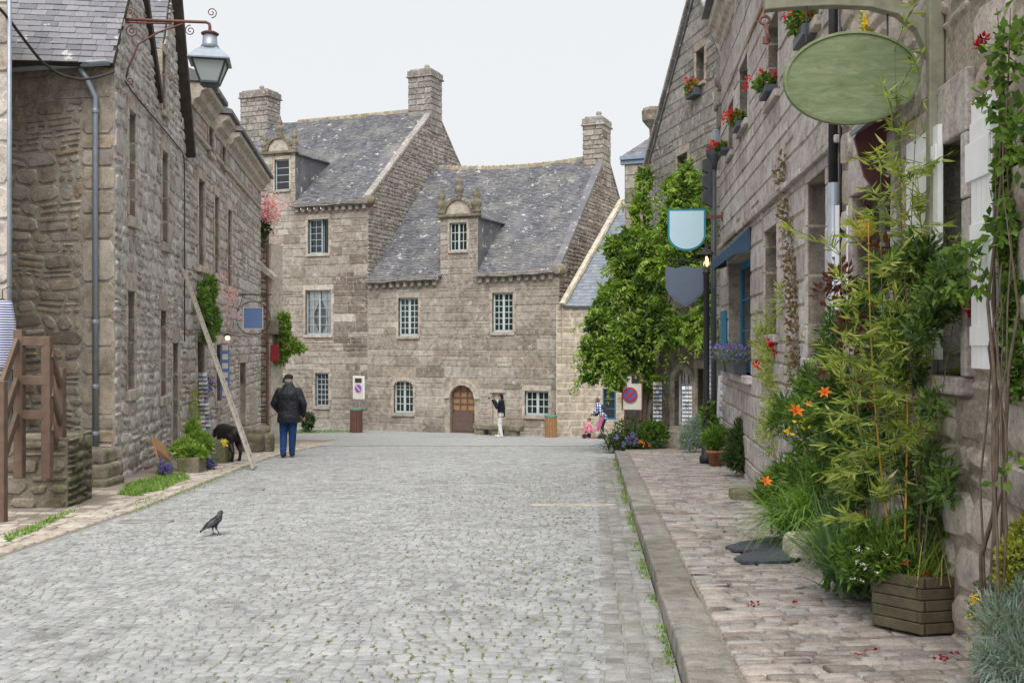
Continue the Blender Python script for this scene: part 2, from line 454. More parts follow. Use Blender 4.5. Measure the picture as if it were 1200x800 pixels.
# ------------------------------------------------------------------ plants (numpy)
def leaf_mesh(name, C, D, S, mat, parent=None, aspect=0.45, tint=None, seed=0, fold=0.25, kind=None):
    """many leaves: C (n,3) roots, D (n,3) directions, S lengths; each a folded diamond of two triangles pairs"""
    r = np.random.default_rng(seed); C = np.asarray(C, float); D = np.asarray(D, float); n = len(C)
    S = np.broadcast_to(np.asarray(S, float), (n,)); D = D / (np.linalg.norm(D, axis=1, keepdims=True) + 1e-9)
    Rr = r.normal(size=(n, 3)); X = np.cross(D, Rr); X /= (np.linalg.norm(X, axis=1, keepdims=True) + 1e-9); Nn = np.cross(X, D)
    s = S[:, None]; mid = C + D * s * 0.45
    V = np.stack([C, mid + X * s * aspect / 2 + Nn * s * fold * 0.3, C + D * s - Nn * s * fold * 0.25, mid - X * s * aspect / 2 + Nn * s * fold * 0.3], 1).reshape(-1, 3)
    i = np.arange(n)[:, None] * 4; Fq = np.concatenate([i + np.array([[0, 1, 2]]), i + np.array([[0, 2, 3]])], 0)
    t = r.random(n) if tint is None else np.broadcast_to(np.asarray(tint, float), (n,))
    o = mesh_np(name, V, Fq, mat, parent, np.concatenate([t, t]))
    if kind: o['kind'] = kind
    return o

def blade_mesh(name, B, D, Ln, W, droop, mat, parent=None, tint=None, seed=0, segs=4, kind=None):
    """arching strap leaves"""
    r = np.random.default_rng(seed); B = np.asarray(B, float); D = np.asarray(D, float); n = len(B)
    D = D / np.linalg.norm(D, axis=1, keepdims=True); Ln = np.broadcast_to(np.asarray(Ln, float), (n,)); droop = np.broadcast_to(np.asarray(droop, float), (n,)); W = np.broadcast_to(np.asarray(W, float), (n,))
    side = np.cross(D, np.array([0, 0, 1.0]) + r.normal(size=(n, 3)) * 0.15); side /= (np.linalg.norm(side, axis=1, keepdims=True) + 1e-9)
    vs_ = []
    for k in range(segs + 1):
        t = k / segs; c = B + D * (Ln * t)[:, None]; c[:, 2] -= droop * Ln * t * t
        w = W * (1 - t ** 1.6) * 0.5 + 0.0006
        vs_ += [c - side * w[:, None], c + side * w[:, None]]
    V = np.stack(vs_, 1).reshape(-1, 3); st = 2 * (segs + 1); Fq = []
    for k in range(segs):
        a = 2 * k; Fq.append(np.arange(n)[:, None] * st + np.array([[a, a + 1, a + 3, a + 2]]))
    t = r.random(n) if tint is None else np.broadcast_to(np.asarray(tint, float), (n,))
    o = mesh_np(name, V, np.concatenate(Fq, 0), mat, parent, np.tile(t, segs))
    if kind: o['kind'] = kind
    return o

def in_blobs(rng, blobs, n, shell=0.55):
    """n points spread through ellipsoids (c, (rx, ry, rz)), denser near their surface; returns points, outward directions"""
    vol = np.array([b[1][0] * b[1][1] * b[1][2] for b in blobs]) ** 0.75; pick = rng.choice(len(blobs), n, p=vol / vol.sum())
    c = np.array([list(b[0]) for b in blobs])[pick]; rr = np.array([list(b[1]) for b in blobs])[pick]
    d = rng.normal(size=(n, 3)); d /= np.linalg.norm(d, axis=1, keepdims=True)
    rad = shell + (1 - shell) * rng.random(n) ** 0.6
    rad *= 0.86 + 0.2 * np.sin(d[:, 0] * 7 + pick) * np.sin(d[:, 2] * 6 + pick * 2)
    return c + d * rr * rad[:, None], d

def curve_pts(a, b, bend, n=8):
    a = Vector(a); b = Vector(b); bend = Vector(bend)
    return [a.lerp(b, i / n) + bend * (4 * (i / n) * (1 - i / n)) for i in range(n + 1)]
# ------------------------------------------------------------------ materials
mat_stone('stone_rubble_left', [(.250, .215, .175), (.362, .319, .263), (.450, .406, .350), (.413, .325, .225), (.512, .469, .406), (.312, .285, .256)], lichen=.45, stain=.5)
mat_stone('stone_street_left', [(.319, .288, .264), (.440, .409, .382), (.539, .517, .495), (.418, .369, .341), (.572, .556, .539)], lichen=.45, stain=.3)
mat_stone('stone_ashlar', [(.173, .135, .117), (.313, .275, .234), (.367, .327, .285), (.410, .373, .332), (.335, .281, .240), (.464, .432, .391)], lichen=.75, stain=.6, fine=26)
mat_stone('stone_gable', [(.25, .235, .215), (.32, .30, .28), (.38, .36, .34), (.29, .26, .235)], lichen=1.0, stain=.5, fine=20)
mat_stone('stone_right', [(.389, .354, .340), (.472, .432, .417), (.519, .486, .472), (.454, .404, .387), (.555, .527, .513)], lichen=.35, stain=.4)
mat_stone('stone_right_rubble', [(.352, .308, .270), (.462, .413, .374), (.528, .479, .435), (.396, .330, .281)], lichen=.4, stain=.35)
mat_stone('stone_cream', [(.34, .29, .225), (.40, .35, .28), (.45, .395, .325), (.37, .31, .245)], lichen=.1, stain=.15)
mat_stone('stone_dressed', [(.366, .323, .275), (.439, .390, .335), (.499, .451, .390), (.403, .341, .281)], lichen=.35, stain=.3)
mat_stone('stone_mossy', [(.16, .145, .105), (.22, .195, .15), (.27, .245, .195)], lichen=.4, moss=.75, stain=.5)
mat_stone('stone_orange', [(.22, .205, .175), (.34, .235, .14), (.29, .265, .225), (.31, .26, .14), (.36, .34, .30)], lichen=.7, moss=.3, stain=.3)
mat_stone('mortar', [(.360, .315, .262)] * 2, lichen=.15, stain=.3, speck=.6)
mat_stone('mortar_pale', [(.40, .37, .32)] * 2, lichen=.2, stain=.4, speck=.5)
mat_stone('mortar_dark', [(.216, .189, .155)] * 2, lichen=.1, stain=.4, speck=.6)
mat_stone('mortar_light', [(.50, .475, .44)] * 2, lichen=.1, stain=.25, speck=.4)
mat_stone('mortar_cream', [(.52, .46, .37)] * 2, lichen=0.1, stain=.2, speck=.3)
mat_stone('render_grey', [(.276, .247, .213)] * 2, lichen=.35, stain=.45, speck=.4, fine=14)
mat_stone('sett_granite', [(.290, .297, .299), (.316, .322, .324), (.340, .345, .348), (.308, .306, .304), (.363, .368, .370)], lichen=.08, stain=.18, speck=.4, fine=90, bump=.25)
mat_stone('sett_dark', [(.23, .225, .21), (.28, .275, .262), (.32, .315, .305)], lichen=.1, moss=.2, stain=.3, fine=80, bump=.35)
mat_stone('pave_stone', [(.235, .205, .185), (.32, .28, .255), (.40, .355, .325), (.30, .295, .29), (.44, .385, .35)], lichen=.2, stain=.35, fine=60)
mat_stone('kerb_granite', [(.215, .20, .175), (.265, .25, .222), (.305, .288, .26)], lichen=.25, moss=.15, stain=.35, fine=70)
mat_stone('terracotta', [(.36, .15, .08), (.42, .19, .11)], lichen=.15, stain=.3, fine=50)
def _joint(name, sand, mossc, lo, hi):
    k = NT(name)
    c = k.mix(k.ramp(k.noise(2.2, 5, .65), [(lo, (0, 0, 0)), (hi, (1, 1, 1))]), sand, mossc)
    c = k.mix(.6, c, k.ramp(k.noise(45, 3), [(.3, (.6, .6, .6)), (.7, (1.3, 1.3, 1.3))]), 'MULTIPLY')
    k.bump(k.noise(60, 3), .5, .01); k.base(c, .95, .1)
_joint('joint_road', (.28, .277, .262), (.20, .20, .12), .46, .66)
_joint('joint_pave', (.27, .225, .19), (.20, .18, .13), .5, .7)
_joint('earth', (.13, .10, .07), (.09, .085, .05), .4, .6)
_joint('ground_sheet', (.30, .285, .255), (.16, .17, .08), .55, .75)
def _far_cobble():
    k = NT('cobble_far'); v = k.n('TexVoronoi', feature='F1'); v.inputs['Scale'].default_value = 9; k.t.links.new(k.pos(), v.inputs['Vector'])
    sp = k.n('SeparateColor'); k.t.links.new(v.outputs['Color'], sp.inputs[0])
    c = k.ramp(sp.outputs[0], [(0, (.29, .298, .298)), (.5, (.33, .336, .336)), (1, (.37, .375, .375))])
    v2 = k.n('TexVoronoi', feature='DISTANCE_TO_EDGE'); v2.inputs['Scale'].default_value = 9; k.t.links.new(k.pos(), v2.inputs['Vector'])
    e = k.ramp(v2.outputs['Distance'], [(0.02, (.55, .53, .47)), (.09, (1, 1, 1))])
    c = k.mix(.8, c, e, 'MULTIPLY'); c = k.mix(.35, c, k.ramp(k.noise(.5, 4), [(.3, (.75, .74, .72)), (.7, (1.1, 1.1, 1.1))]), 'MULTIPLY')
    k.bump(v2.outputs['Distance'], .4, .02); k.base(c, .85, .3)
_far_cobble()
def _slate(name, cols, lich, rows=True):
    k = NT(name); t = k.attr(); n = len(cols); c = k.ramp(t, [(i / (n - 1), cols[i]) for i in range(n)])
    c = k.mix(.55, c, k.ramp(k.noise(1.1, 5, .65), [(.3, (.68, .68, .7)), (.7, (1.3, 1.28, 1.25))]), 'MULTIPLY')
    c = k.mix(.4, c, k.ramp(k.noise(30, 3), [(.3, (.6, .6, .6)), (.7, (1.35, 1.35, 1.35))]), 'MULTIPLY')
    for sc, lo, hi, col, f in ((2.8, .60, .64, (.50, .50, .48), lich), (7, .67, .69, (.6, .6, .57), lich), (.8, .50, .68, (.27, .26, .225), lich * .6), (1.9, .68, .73, (.33, .28, .13), lich * .5)):
        c = k.mix(k.math('MULTIPLY', k.ramp(k.noise(sc, 6, .7), [(lo, (0, 0, 0)), (hi, (1, 1, 1))]), f), c, col)
    k.bump(k.noise(18, 4, .7), .3, .012); k.base(c, .62, .4)
_slate('slate', [(.085, .087, .10), (.12, .12, .134), (.155, .155, .17), (.108, .105, .116), (.19, .187, .198)], 1.0)
_slate('slate_clean', [(.13, .155, .185), (.17, .195, .225), (.21, .235, .265), (.15, .17, .20)], .25)
_slate('slate_near', [(.13, .13, .15), (.17, .168, .19), (.22, .217, .235), (.155, .15, .165)], .9)
mat_plain('frame_green', (.47, .56, .535), .5, .12, 20, dirt=.15)
mat_plain('frame_blue', (.38, .475, .515), .5, .12, 20, dirt=.15)
mat_plain('white_paint', (.78, .79, .80), .5, .05, 15, dirt=.08)
mat_plain('cream_paint', (.66, .62, .55), .6, .08, 10, dirt=.1)
mat_plain('door_brown', (.115, .075, .06), .55, .25, 10)
mat_plain('door_pane_brown', (.33, .19, .10), .25, .25, 6, spec=.6)
mat_plain('zinc', (.30, .34, .39), .45, .15, 8, metal=.35, dirt=.1)
mat_plain('zinc_blue', (.25, .31, .40), .45, .15, 8, metal=.2)
mat_plain('iron_red', (.14, .055, .05), .6, .35, 25)
mat_plain('iron_black', (.025, .025, .028), .5, .3, 20)
mat_plain('iron_grey', (.06, .065, .075), .5, .25, 12)
mat_plain('rust', (.15, .07, .055), .85, .4, 25)
mat_plain('timber_railing', (.135, .088, .064), .75, .3, 9, dirt=.2)
mat_plain('timber_dark', (.045, .035, .028), .9, .5, 7, bump=.4)
mat_plain('timber_planter', (.085, .072, .045), .9, .45, 9, bump=.4, dirt=.3)
mat_plain('timber_tan', (.30, .16, .07), .7, .25, 9)
mat_plain('timber_redbrown', (.13, .06, .045), .7, .25, 9)
mat_plain('timber_grey', (.32, .29, .25), .85, .3, 12)
mat_plain('wood_sign_beam', (.23, .225, .17), .85, .35, 9, bump=.3, dirt=.2)
mat_plain('awning_blue', (.035, .075, .125), .8, .2, 6)
mat_plain('shutter_blue', (.03, .19, .33), .5, .15, 8)
mat_plain('sign_light_blue', (.52, .70, .80), .4, .03, 6)
mat_plain('sign_teal', (.04, .22, .31), .4, .1, 8)
mat_plain('sign_slate', (.12, .155, .21), .5, .08, 6)
mat_plain('sign_blue', (.13, .21, .42), .5, .05, 6)
mat_plain('maroon', (.13, .045, .05), .55, .15, 8)
mat_plain('red_plaque', (.25, .02, .025), .6, .15, 8)
mat_plain('plastic_green', (.12, .25, .17), .5, .1, 10)
mat_plain('plastic_grey', (.075, .085, .105), .5, .1, 10)
mat_plain('mat_rubber', (.065, .07, .085), .85, .5, 45, bump=1.0)
mat_plain('brick_red', (.30, .10, .07), .9, .2, 15)
mat_plain('alu', (.42, .40, .36), .5, .12, 10, metal=.3)
mat_plain('cable', (.05, .045, .042), .8, .2, 20)
mat_plain('print_red', (.38, .05, .055), .5, 0.02, 5, bump=0); mat_plain('print_blue', (.05, .12, .50), .5, .02, 5, bump=0)
mat_plain('print_black', (.03, .03, .03), .5, .02, 5, bump=0); mat_plain('print_pink', (.75, .35, .40), .5, .02, 5, bump=0)
def _green_sign():
    k = NT('sign_green'); mp = k.n('Mapping'); mp.inputs['Scale'].default_value = (.35, 1, 1.6); k.t.links.new(k.pos(), mp.inputs['Vector']); c = k.ramp(k.noise(11, 7, .78, vec=mp.outputs[0], dist=.6), [(.25, (.10, .135, .065)), (.5, (.18, .225, .12)), (.75, (.30, .335, .21))])
    c = k.mix(k.ramp(k.noise(13, 6, .8), [(.56, (0, 0, 0)), (.66, (1, 1, 1))]), c, (.20, .17, .11)); k.bump(k.noise(25, 4), .3, .005); k.base(c, .75, .25)
_green_sign()
def _glass(name, a):
    k = NT(name); k.base((.02, .023, .027) if a is None else a, .05, .55); k.bump(k.noise(1.6, 2), .12, .05)
_glass('glass', None)
def _clear():
    k = NT('glass_clear'); tr = k.n('BsdfTransparent'); gl = k.n('BsdfGlossy'); gl.inputs['Roughness'].default_value = .04
    mx = k.n('MixShader'); fr = k.n('Fresnel'); fr.inputs['IOR'].default_value = 1.45
    k.t.links.new(fr.outputs[0], mx.inputs[0]); k.t.links.new(tr.outputs[0], mx.inputs[1]); k.t.links.new(gl.outputs[0], mx.inputs[2])
    k.t.links.new(mx.outputs[0], k.t.nodes['Material Output'].inputs['Surface'])
_clear()
def _frost():
    k = NT('glass_lamp'); k.base((.42, .48, .47), .35, .5)
    tr = k.n('BsdfTransparent'); mx = k.n('MixShader'); mx.inputs[0].default_value = .15
    k.t.links.new(k.b.outputs[0], mx.inputs[1]); k.t.links.new(tr.outputs[0], mx.inputs[2]); k.t.links.new(mx.outputs[0], k.t.nodes['Material Output'].inputs['Surface'])
_frost()
def _emit(name, col, s):
    k = NT(name); k.base(col, .4, .4); k.b.inputs['Emission Color'].default_value = (*col, 1); k.b.inputs['Emission Strength'].default_value = s
_emit('lamp_warm', (1, .62, .25), 1.4); _emit('amber_glass', (.36, .22, .03), .12)
def _stripes():
    k = NT('shirt_stripes'); w = k.n('TexWave', wave_type='BANDS', bands_direction='Z', wave_profile='SIN'); w.inputs['Scale'].default_value = 9.5
    w.inputs['Distortion'].default_value = .6; k.t.links.new(k.pos(), w.inputs['Vector'])
    k.base(k.ramp(w.outputs['Fac'], [(.48, (.04, .06, .25)), (.56, (.75, .76, .8))]), .9, .1)
_stripes()
def _plaid():
    k = NT('shirt_plaid'); cs = []
    for ax in 'XZ':
        w = k.n('TexWave', wave_type='BANDS', bands_direction=ax); w.inputs['Scale'].default_value = 3.2; k.t.links.new(k.pos(), w.inputs['Vector']); cs.append(w.outputs['Fac'])
    k.base(k.ramp(k.math('MULTIPLY', k.math('ADD', cs[0], cs[1]), .5), [(.25, (.05, .08, .22)), (.5, (.3, .35, .5)), (.7, (.8, .82, .85))], 'CONSTANT'), .9, .1)
_plaid()
def _cards(name, cols):
    k = NT(name); t = k.attr()
    c = k.ramp(t, [(i / len(cols), cols[i]) for i in range(len(cols))], 'CONSTANT')
    k.base(k.mix(.6, c, k.ramp(k.noise(30, 2, out='Fac'), [(.35, (.5, .55, .7)), (.6, (1.3, 1.25, 1.1))]), 'MULTIPLY'), .4, .4)
_cards('postcards', [(.42, .45, .5), (.14, .17, .25), (.5, .5, .52), (.22, .2, .19), (.2, .22, .24), (.42, .40, .37), (.24, .29, .37), (.30, .24, .23)])
_cards('postcards_pale', [(.62, .64, .72), (.5, .52, .62), (.72, .72, .76), (.35, .37, .5), (.66, .6, .55)])
def _cloth(name, col, rough=.9, var=.25, scale=6, spec=.2):
    k = NT(name); n1 = k.noise(scale, 4, .6); fold = k.noise(5.5, 3, .5, dist=1.2)
    c = k.mix(1.0, col, k.ramp(n1, [(.25, (1 - var,) * 3), (.75, (1 + var,) * 3)]), 'MULTIPLY'); k.bump(fold, .9, .05); k.base(c, rough, spec)
_cloth('cloth_black', (.012, .013, .018), .6, .3, 8, .35); _cloth('cloth_denim', (.018, .055, .16)); _cloth('cloth_cap', (.03, .022, .02)); _cloth('leather_shoe', (.03, .02, .02), .5)
_cloth('cloth_white', (.62, .60, .58), .9, .1); _cloth('cloth_navy', (.012, .014, .022)); _cloth('cloth_mint', (.45, .75, .6)); _cloth('cloth_pink', (.72, .22, .33), .9, .3, 30); _cloth('cloth_dark', (.03, .035, .05))
mat_plain('skin', (.48, .28, .21), .6, .08, 10, bump=0); mat_plain('hair_brown', (.12, .05, .025), .7, .3, 30); mat_plain('hair_grey', (.25, .23, .21), .8, .3, 30)
mat_plain('dog_black', (.012, .011, .011), .55, .3, 12); mat_plain('bird_black', (.014, .015, .02), .4, .3, 30); mat_plain('bird_grey', (.055, .06, .07), .6, .3, 30); mat_plain('bird_leg', (.02, .02, .02), .6)
# foliage
mat_leaf('leaf_wisteria', [(.04, .085, .018), (.10, .18, .03), (.18, .29, .042), (.27, .39, .06), (.37, .48, .09)], trans=.35)
mat_leaf('leaf_green', [(.04, .085, .02), (.085, .16, .03), (.14, .24, .04), (.21, .33, .06)], trans=.35)
mat_leaf('leaf_dark', [(.02, .045, .016), (.04, .08, .025), (.065, .115, .032), (.10, .155, .04)])
mat_leaf('leaf_mid', [(.028, .06, .02), (.06, .115, .03), (.11, .19, .04), (.18, .27, .065)], trans=.3)
mat_leaf('leaf_lime', [(.13, .23, .04), (.20, .32, .05), (.28, .40, .08)])
mat_leaf('leaf_bamboo', [(.13, .20, .04), (.24, .32, .06), (.36, .42, .10), (.46, .46, .16), (.30, .38, .08)], trans=.4)
mat_leaf('leaf_grass', [(.06, .14, .02), (.12, .24, .035), (.20, .34, .06), (.30, .40, .11)], trans=.35)
mat_leaf('leaf_moss', [(.15, .155, .05), (.22, .22, .08), (.27, .26, .12)])
mat_leaf('leaf_red', [(.06, .02, .018), (.12, .035, .03), (.18, .06, .04), (.10, .06, .03)])
mat_leaf('leaf_silver', [(.20, .27, .25), (.29, .37, .34), (.38, .46, .43)])
mat_leaf('leaf_yellow', [(.22, .28, .05), (.35, .38, .07), (.46, .44, .10)])
mat_leaf('leaf_dry', [(.16, .10, .06), (.22, .15, .09), (.14, .15, .06)])
mat_leaf('leaf_iris', [(.06, .12, .05), (.11, .19, .08), (.17, .26, .12)])
mat_leaf('petal_red', [(.45, .01, .015), (.62, .02, .03), (.72, .05, .05)]); mat_leaf('petal_pink', [(.62, .30, .37), (.70, .42, .46), (.62, .22, .33)])
mat_leaf('petal_orange', [(.80, .16, .02), (.85, .25, .03)]); mat_leaf('petal_purple', [(.16, .12, .42), (.26, .2, .55), (.12, .08, .3)])
mat_leaf('petal_yellow', [(.75, .5, .03), (.8, .62, .06)]); mat_leaf('petal_rose', [(.22, .005, .012), (.34, .012, .02)]); mat_leaf('petal_white', [(.7, .7, .66), (.75, .7, .7)])
mat_plain('bark', (.14, .105, .08), .95, .45, 14, bump=.5); mat_plain('bark_grey', (.22, .185, .155), .95, .4, 14, bump=.5); mat_plain('stem_green', (.10, .15, .04), .7, .2, 10); mat_plain('cane_yellow', (.46, .27, .045), .45, .2, 6)
# ------------------------------------------------------------------ ground, road, kerb, pavement
rng = random.Random(3); nr = np.random.default_rng(3)
def sheet(name, x0f, x1f, ds, dz, mat, nx=8, parent=None, zc=None):
    V = []; Fq = []
    for i, d in enumerate(ds):
        a, b = x0f(d), x1f(d)
        for j in range(nx + 1):
            x = a + (b - a) * j / nx; V.append((x, d, ground(d) + dz + (zc(x, d) if zc else 0)))
    for i in range(len(ds) - 1):
        for j in range(nx): k = i * (nx + 1) + j; Fq.append((k, k + 1, k + nx + 2, k + nx + 1))
    return mesh_np(name, V, Fq, mat, parent)
def ramp_ds(a, b, s): return [a + (b - a) * i / max(1, round((b - a) / s)) for i in range(max(1, round((b - a) / s)) + 1)]
gd = sheet('ground', lambda d: -900, lambda d: 900, [-300, -60, -10] + ramp_ds(0, 50, 1) + [80, 150, 400, 1500], -0.06, 'ground_sheet', 4); tag(gd, kind='structure')

def road_left(d): return -4.72 - 0.055 * max(0, d - 13)
def kerb_x(d): return KX0 + KXS * d
ROAD_END = 30.0
road = sheet('road', road_left, lambda d: kerb_x(d) if d < 22 else kerb_x(22) + (d - 22) * .9, ramp_ds(-6, ROAD_END, .5), 0.0, 'joint_road', 10); tag(road, kind='structure')
square = sheet('village_square', lambda d: -14 - (d - ROAD_END), lambda d: 4.6 + (d - ROAD_END) * .3, ramp_ds(ROAD_END - .01, 60, .7), 0.012, 'cobble_far', 14); tag(square, kind='structure')

def setts(xc, dc, hw, hd, rot, hgt, tint, zoff, cutf=.22, soft=.004):
    """numpy setts: octagonal top, chamfered edge, skirts down into the joint"""
    n = len(xc); ang = []
    oc = np.array([(-1 + cutf, -1), (1 - cutf, -1), (1, -1 + cutf), (1, 1 - cutf), (1 - cutf, 1), (-1 + cutf, 1), (-1, 1 - cutf), (-1, -1 + cutf)])
    j = nr.uniform(-.1, .1, size=(n, 8, 2)); o = oc[None] + j
    lx = o[..., 0] * hw[:, None]; ly = o[..., 1] * hd[:, None]; c, s = np.cos(rot)[:, None], np.sin(rot)[:, None]
    def w(lx, ly, z):
        X = xc[:, None] + lx * c - ly * s; D = dc[:, None] + lx * s + ly * c
        g = np.interp(D, GD, GZ); return np.stack([X, D, g + z], -1)
    tilt = nr.normal(size=(n, 2)) * .0016
    top = (hgt + zoff)[:, None] + tilt[:, :1] * o[..., 0] + tilt[:, 1:] * o[..., 1]
    outer = w(lx, ly, zoff[:, None] - .03 + lx * 0); mid = w(lx * .98, ly * .98, top - soft); inner = w(lx * .84, ly * .82, top)
    V = np.concatenate([outer, mid, inner], 1)
    q = [(i, (i + 1) % 8, 8 + (i + 1) % 8, 8 + i) for i in range(8)] + [(8 + i, 8 + (i + 1) % 8, 16 + (i + 1) % 8, 16 + i) for i in range(8)] + [(16, 17, 18, 19), (16, 19, 20, 23), (20, 21, 22, 23)]
    return V, np.array(q)
GD = np.linspace(-20, 80, 2001); GZ = np.array([ground(d) for d in GD])
def put_setts(V, q, tint, name, rest, mat, parent, order, limit=300):
    n = len(V); big = order[:limit]; small = order[limit:]
    for i in big: mesh_np(name, V[i], q, mat, parent, np.full(len(q), tint[i]))
    if len(small):
        Vs = V[small].reshape(-1, 3); off = (np.arange(len(small)) * V.shape[1])[:, None, None]
        o = mesh_np(rest, Vs, (q[None] + off).reshape(-1, 4), mat, parent, np.repeat(tint[small], len(q))); o['kind'] = 'stuff'
# the carriageway: rows of granite setts in shallow arcs
xs, ds_, hw_, hd_, ro = [], [], [], [], []
row = 3.9
while row < ROAD_END:
    rh = rng.uniform(.075, .095); a = max(road_left(row) + .05, -.53 * row - .5); b = kerb_x(row) - (.44 if row < 22 else .1)
    if row > 22: b = min(kerb_x(22) + (row - 22) * .85, .3 * row)
    x = a + rng.random() * .1
    while x < b:
        w = rng.uniform(.075, .12); xm = x + w / 2
        arc = .07 * math.cos(2 * math.pi * xm / 1.7) + .03 * math.sin(xm * 5.1 + row * .6); sl = -.07 * 2 * math.pi / 1.7 * math.sin(2 * math.pi * xm / 1.7)
        xs.append(xm); ds_.append(row + rh / 2 + arc); hw_.append(w / 2 - .004); hd_.append(rh / 2 - .0012); ro.append(math.atan(sl) * .9 + rng.uniform(-.05, .05)); x += w
    row += rh
xs, ds_, hw_, hd_, ro = map(np.array, (xs, ds_, hw_, hd_, ro)); n = len(xs)
tint = nr.random(n); hgt = nr.uniform(.0025, .0065, n)
V, q = setts(xs, ds_, hw_, hd_, ro, hgt, tint, np.zeros(n), .2, .0022)
JX, JD = xs - hw_, ds_ - hd_ * nr.uniform(-.8, 1, n)          # places in the joints, for moss
inside = (np.abs(xs) < .49 * ds_) & (ds_ > 4.75); order = np.lexsort((ds_, ~inside))
put_setts(V, q, tint, 'cobble', 'far_cobbles', 'sett_granite', road, order)
# gutter: three rows of darker setts running along the kerb
xs, ds_, hw_, hd_, ro = [], [], [], [], []
for k in range(3):
    d = 3.9
    while d < 22:
        l = rng.uniform(.12, .2); dm = d + l / 2
        xs.append(kerb_x(dm) - .075 - .135 * k + rng.uniform(-.008, .008)); ds_.append(dm); hw_.append(.06); hd_.append(l / 2 - .006); ro.append(-math.atan(KXS)); d += l
xs, ds_, hw_, hd_, ro = map(np.array, (xs, ds_, hw_, hd_, ro)); n = len(xs); tint = nr.random(n)
V, q = setts(xs, ds_, hw_, hd_, ro, nr.uniform(.006, .016, n), tint, np.full(n, -.004), .15)
put_setts(V, q, tint, 'gutter_sett', 'far_gutter_setts', 'sett_dark', road, np.lexsort((ds_, ds_ < 4.9)), 250)

# manhole slab set in the road
m = MB(); pc = P(672, 590, 13.4); z = ground(13.4) + .021
m.box((pc.x - .55, 13.3, z - .03), (pc.x + .55, 13.42, z - .006)); m.build('drain_slab', 'stone_dressed', road, bevel=.01)
for px, dd, w in ((170, 11.7, .3), (292, 15.2, .22)):
    m = MB(); x = (px - 600) / 1200 * dd; z = ground(dd) + .022
    m.box((x - w, dd - .1, z - .02), (x + w, dd + .1, z)); m.build('drain_cover', 'sett_dark', road, bevel=.01)

# the right kerb and pavement
kerb = sheet('kerb', lambda d: kerb_x(d) + .02, lambda d: kerb_x(d) + KW - .01, ramp_ds(-6, 22, .5), 0.09, 'joint_pave', 1); tag(kerb, kind='structure')
d = 3.2
while d < 22:
    l = rng.uniform(.5, 1.05); x0, x1 = kerb_x(d + .006), kerb_x(d + l - .006); h = .122 + rng.uniform(-.005, .008); e = rng.uniform(-.008, .008)
    g0, g1 = ground(d), ground(d + l); a, b = d + .006, d + l - .006; s0 = -KXS * .0
    p = [(x0 + e, a, g0 - .1), (x0 + KW + e, a, g0 - .1), (x1 + KW + e, b, g1 - .1), (x1 + e, b, g1 - .1), (x0 + .012 + e, a, g0 + h - .006), (x0 + KW + e, a, g0 + h), (x1 + KW + e, b, g1 + h), (x1 + .012 + e, b, g1 + h - .006)]
    MB().hexa([Vector(t) for t in p], rng.random()).build('kerb_stone', 'kerb_granite', kerb, bevel=.018); d += l
def pav_z(x, d): return .118 + .012 * max(0, x - kerb_x(d) - KW)
pavement = sheet('pavement', lambda d: kerb_x(d) + KW - .005, lambda d: RX0 + RXS * d + .15, ramp_ds(-6, 24, .5), -.012, 'joint_pave', 6, zc=pav_z); tag(pavement, kind='structure')
xs, ds_, hw_, hd_, ro = [], [], [], [], []
row = 3.8
while row < 22:
    rh = rng.choice((.07, .08, .09, .105, .12)) * rng.uniform(.9, 1.1); a = kerb_x(row) + KW + .02; b = RX0 + RXS * row + .02; x = a
    while x < b - .03:
        w = min(rng.uniform(.11, .34), b - x)
        xs.append(x + w / 2); ds_.append(row + rh / 2 + (x - a) * .08); hw_.append(w / 2 - .006); hd_.append(rh / 2 - .006); ro.append(.08 + rng.uniform(-.03, .03)); x += w
    row += rh
xs, ds_, hw_, hd_, ro = map(np.array, (xs, ds_, hw_, hd_, ro)); n = len(xs); tint = nr.random(n)
V, q = setts(xs, ds_, hw_, hd_, ro, nr.uniform(.0, .012, n), tint, np.array([pav_z(a, b) for a, b in zip(xs, ds_)]), .12)
inside = (xs < .49 * ds_) & (ds_ > 4.75)
put_setts(V, q, tint, 'paving_stone', 'far_paving_stones', 'pave_stone', pavement, np.lexsort((ds_, ~inside)), 300)

# the left footway: old flat stones between the road and the house fronts
def lfx(d): return LX0 + LXS * d
foot = sheet('footway', lambda d: lfx(d) - .3 if d > 16 else -9, lambda d: road_left(d) + .02, ramp_ds(3, 38, .5), .004, 'joint_pave', 6, zc=lambda x, d: .02 * smooth(0, 1, road_left(d) - x)); tag(foot, kind='structure')
xs, ds_, hw_, hd_, ro = [], [], [], [], []
row = 9.6
while row < 34:
    rh = rng.uniform(.14, .3); b = road_left(row) - .0; a = max(lfx(row) + .5 if row > 16 else -6.2, b - 1.5); x = b
    while x > a + .05:
        w = min(rng.uniform(.14, .34), x - a)
        xs.append(x - w / 2); ds_.append(row + rh / 2); hw_.append(w / 2 - .012); hd_.append(rh / 2 - .012); ro.append(rng.uniform(-.08, .08) + .05); x -= w
    row += rh
xs, ds_, hw_, hd_, ro = map(np.array, (xs, ds_, hw_, hd_, ro)); n = len(xs); tint = nr.random(n)
V, q = setts(xs, ds_, hw_, hd_, ro, nr.uniform(.0, .014, n), tint, np.full(n, .014), .2)
put_setts(V, q, tint, 'flagstone', 'far_flagstones', 'stone_dressed', foot, np.argsort(ds_), 200)
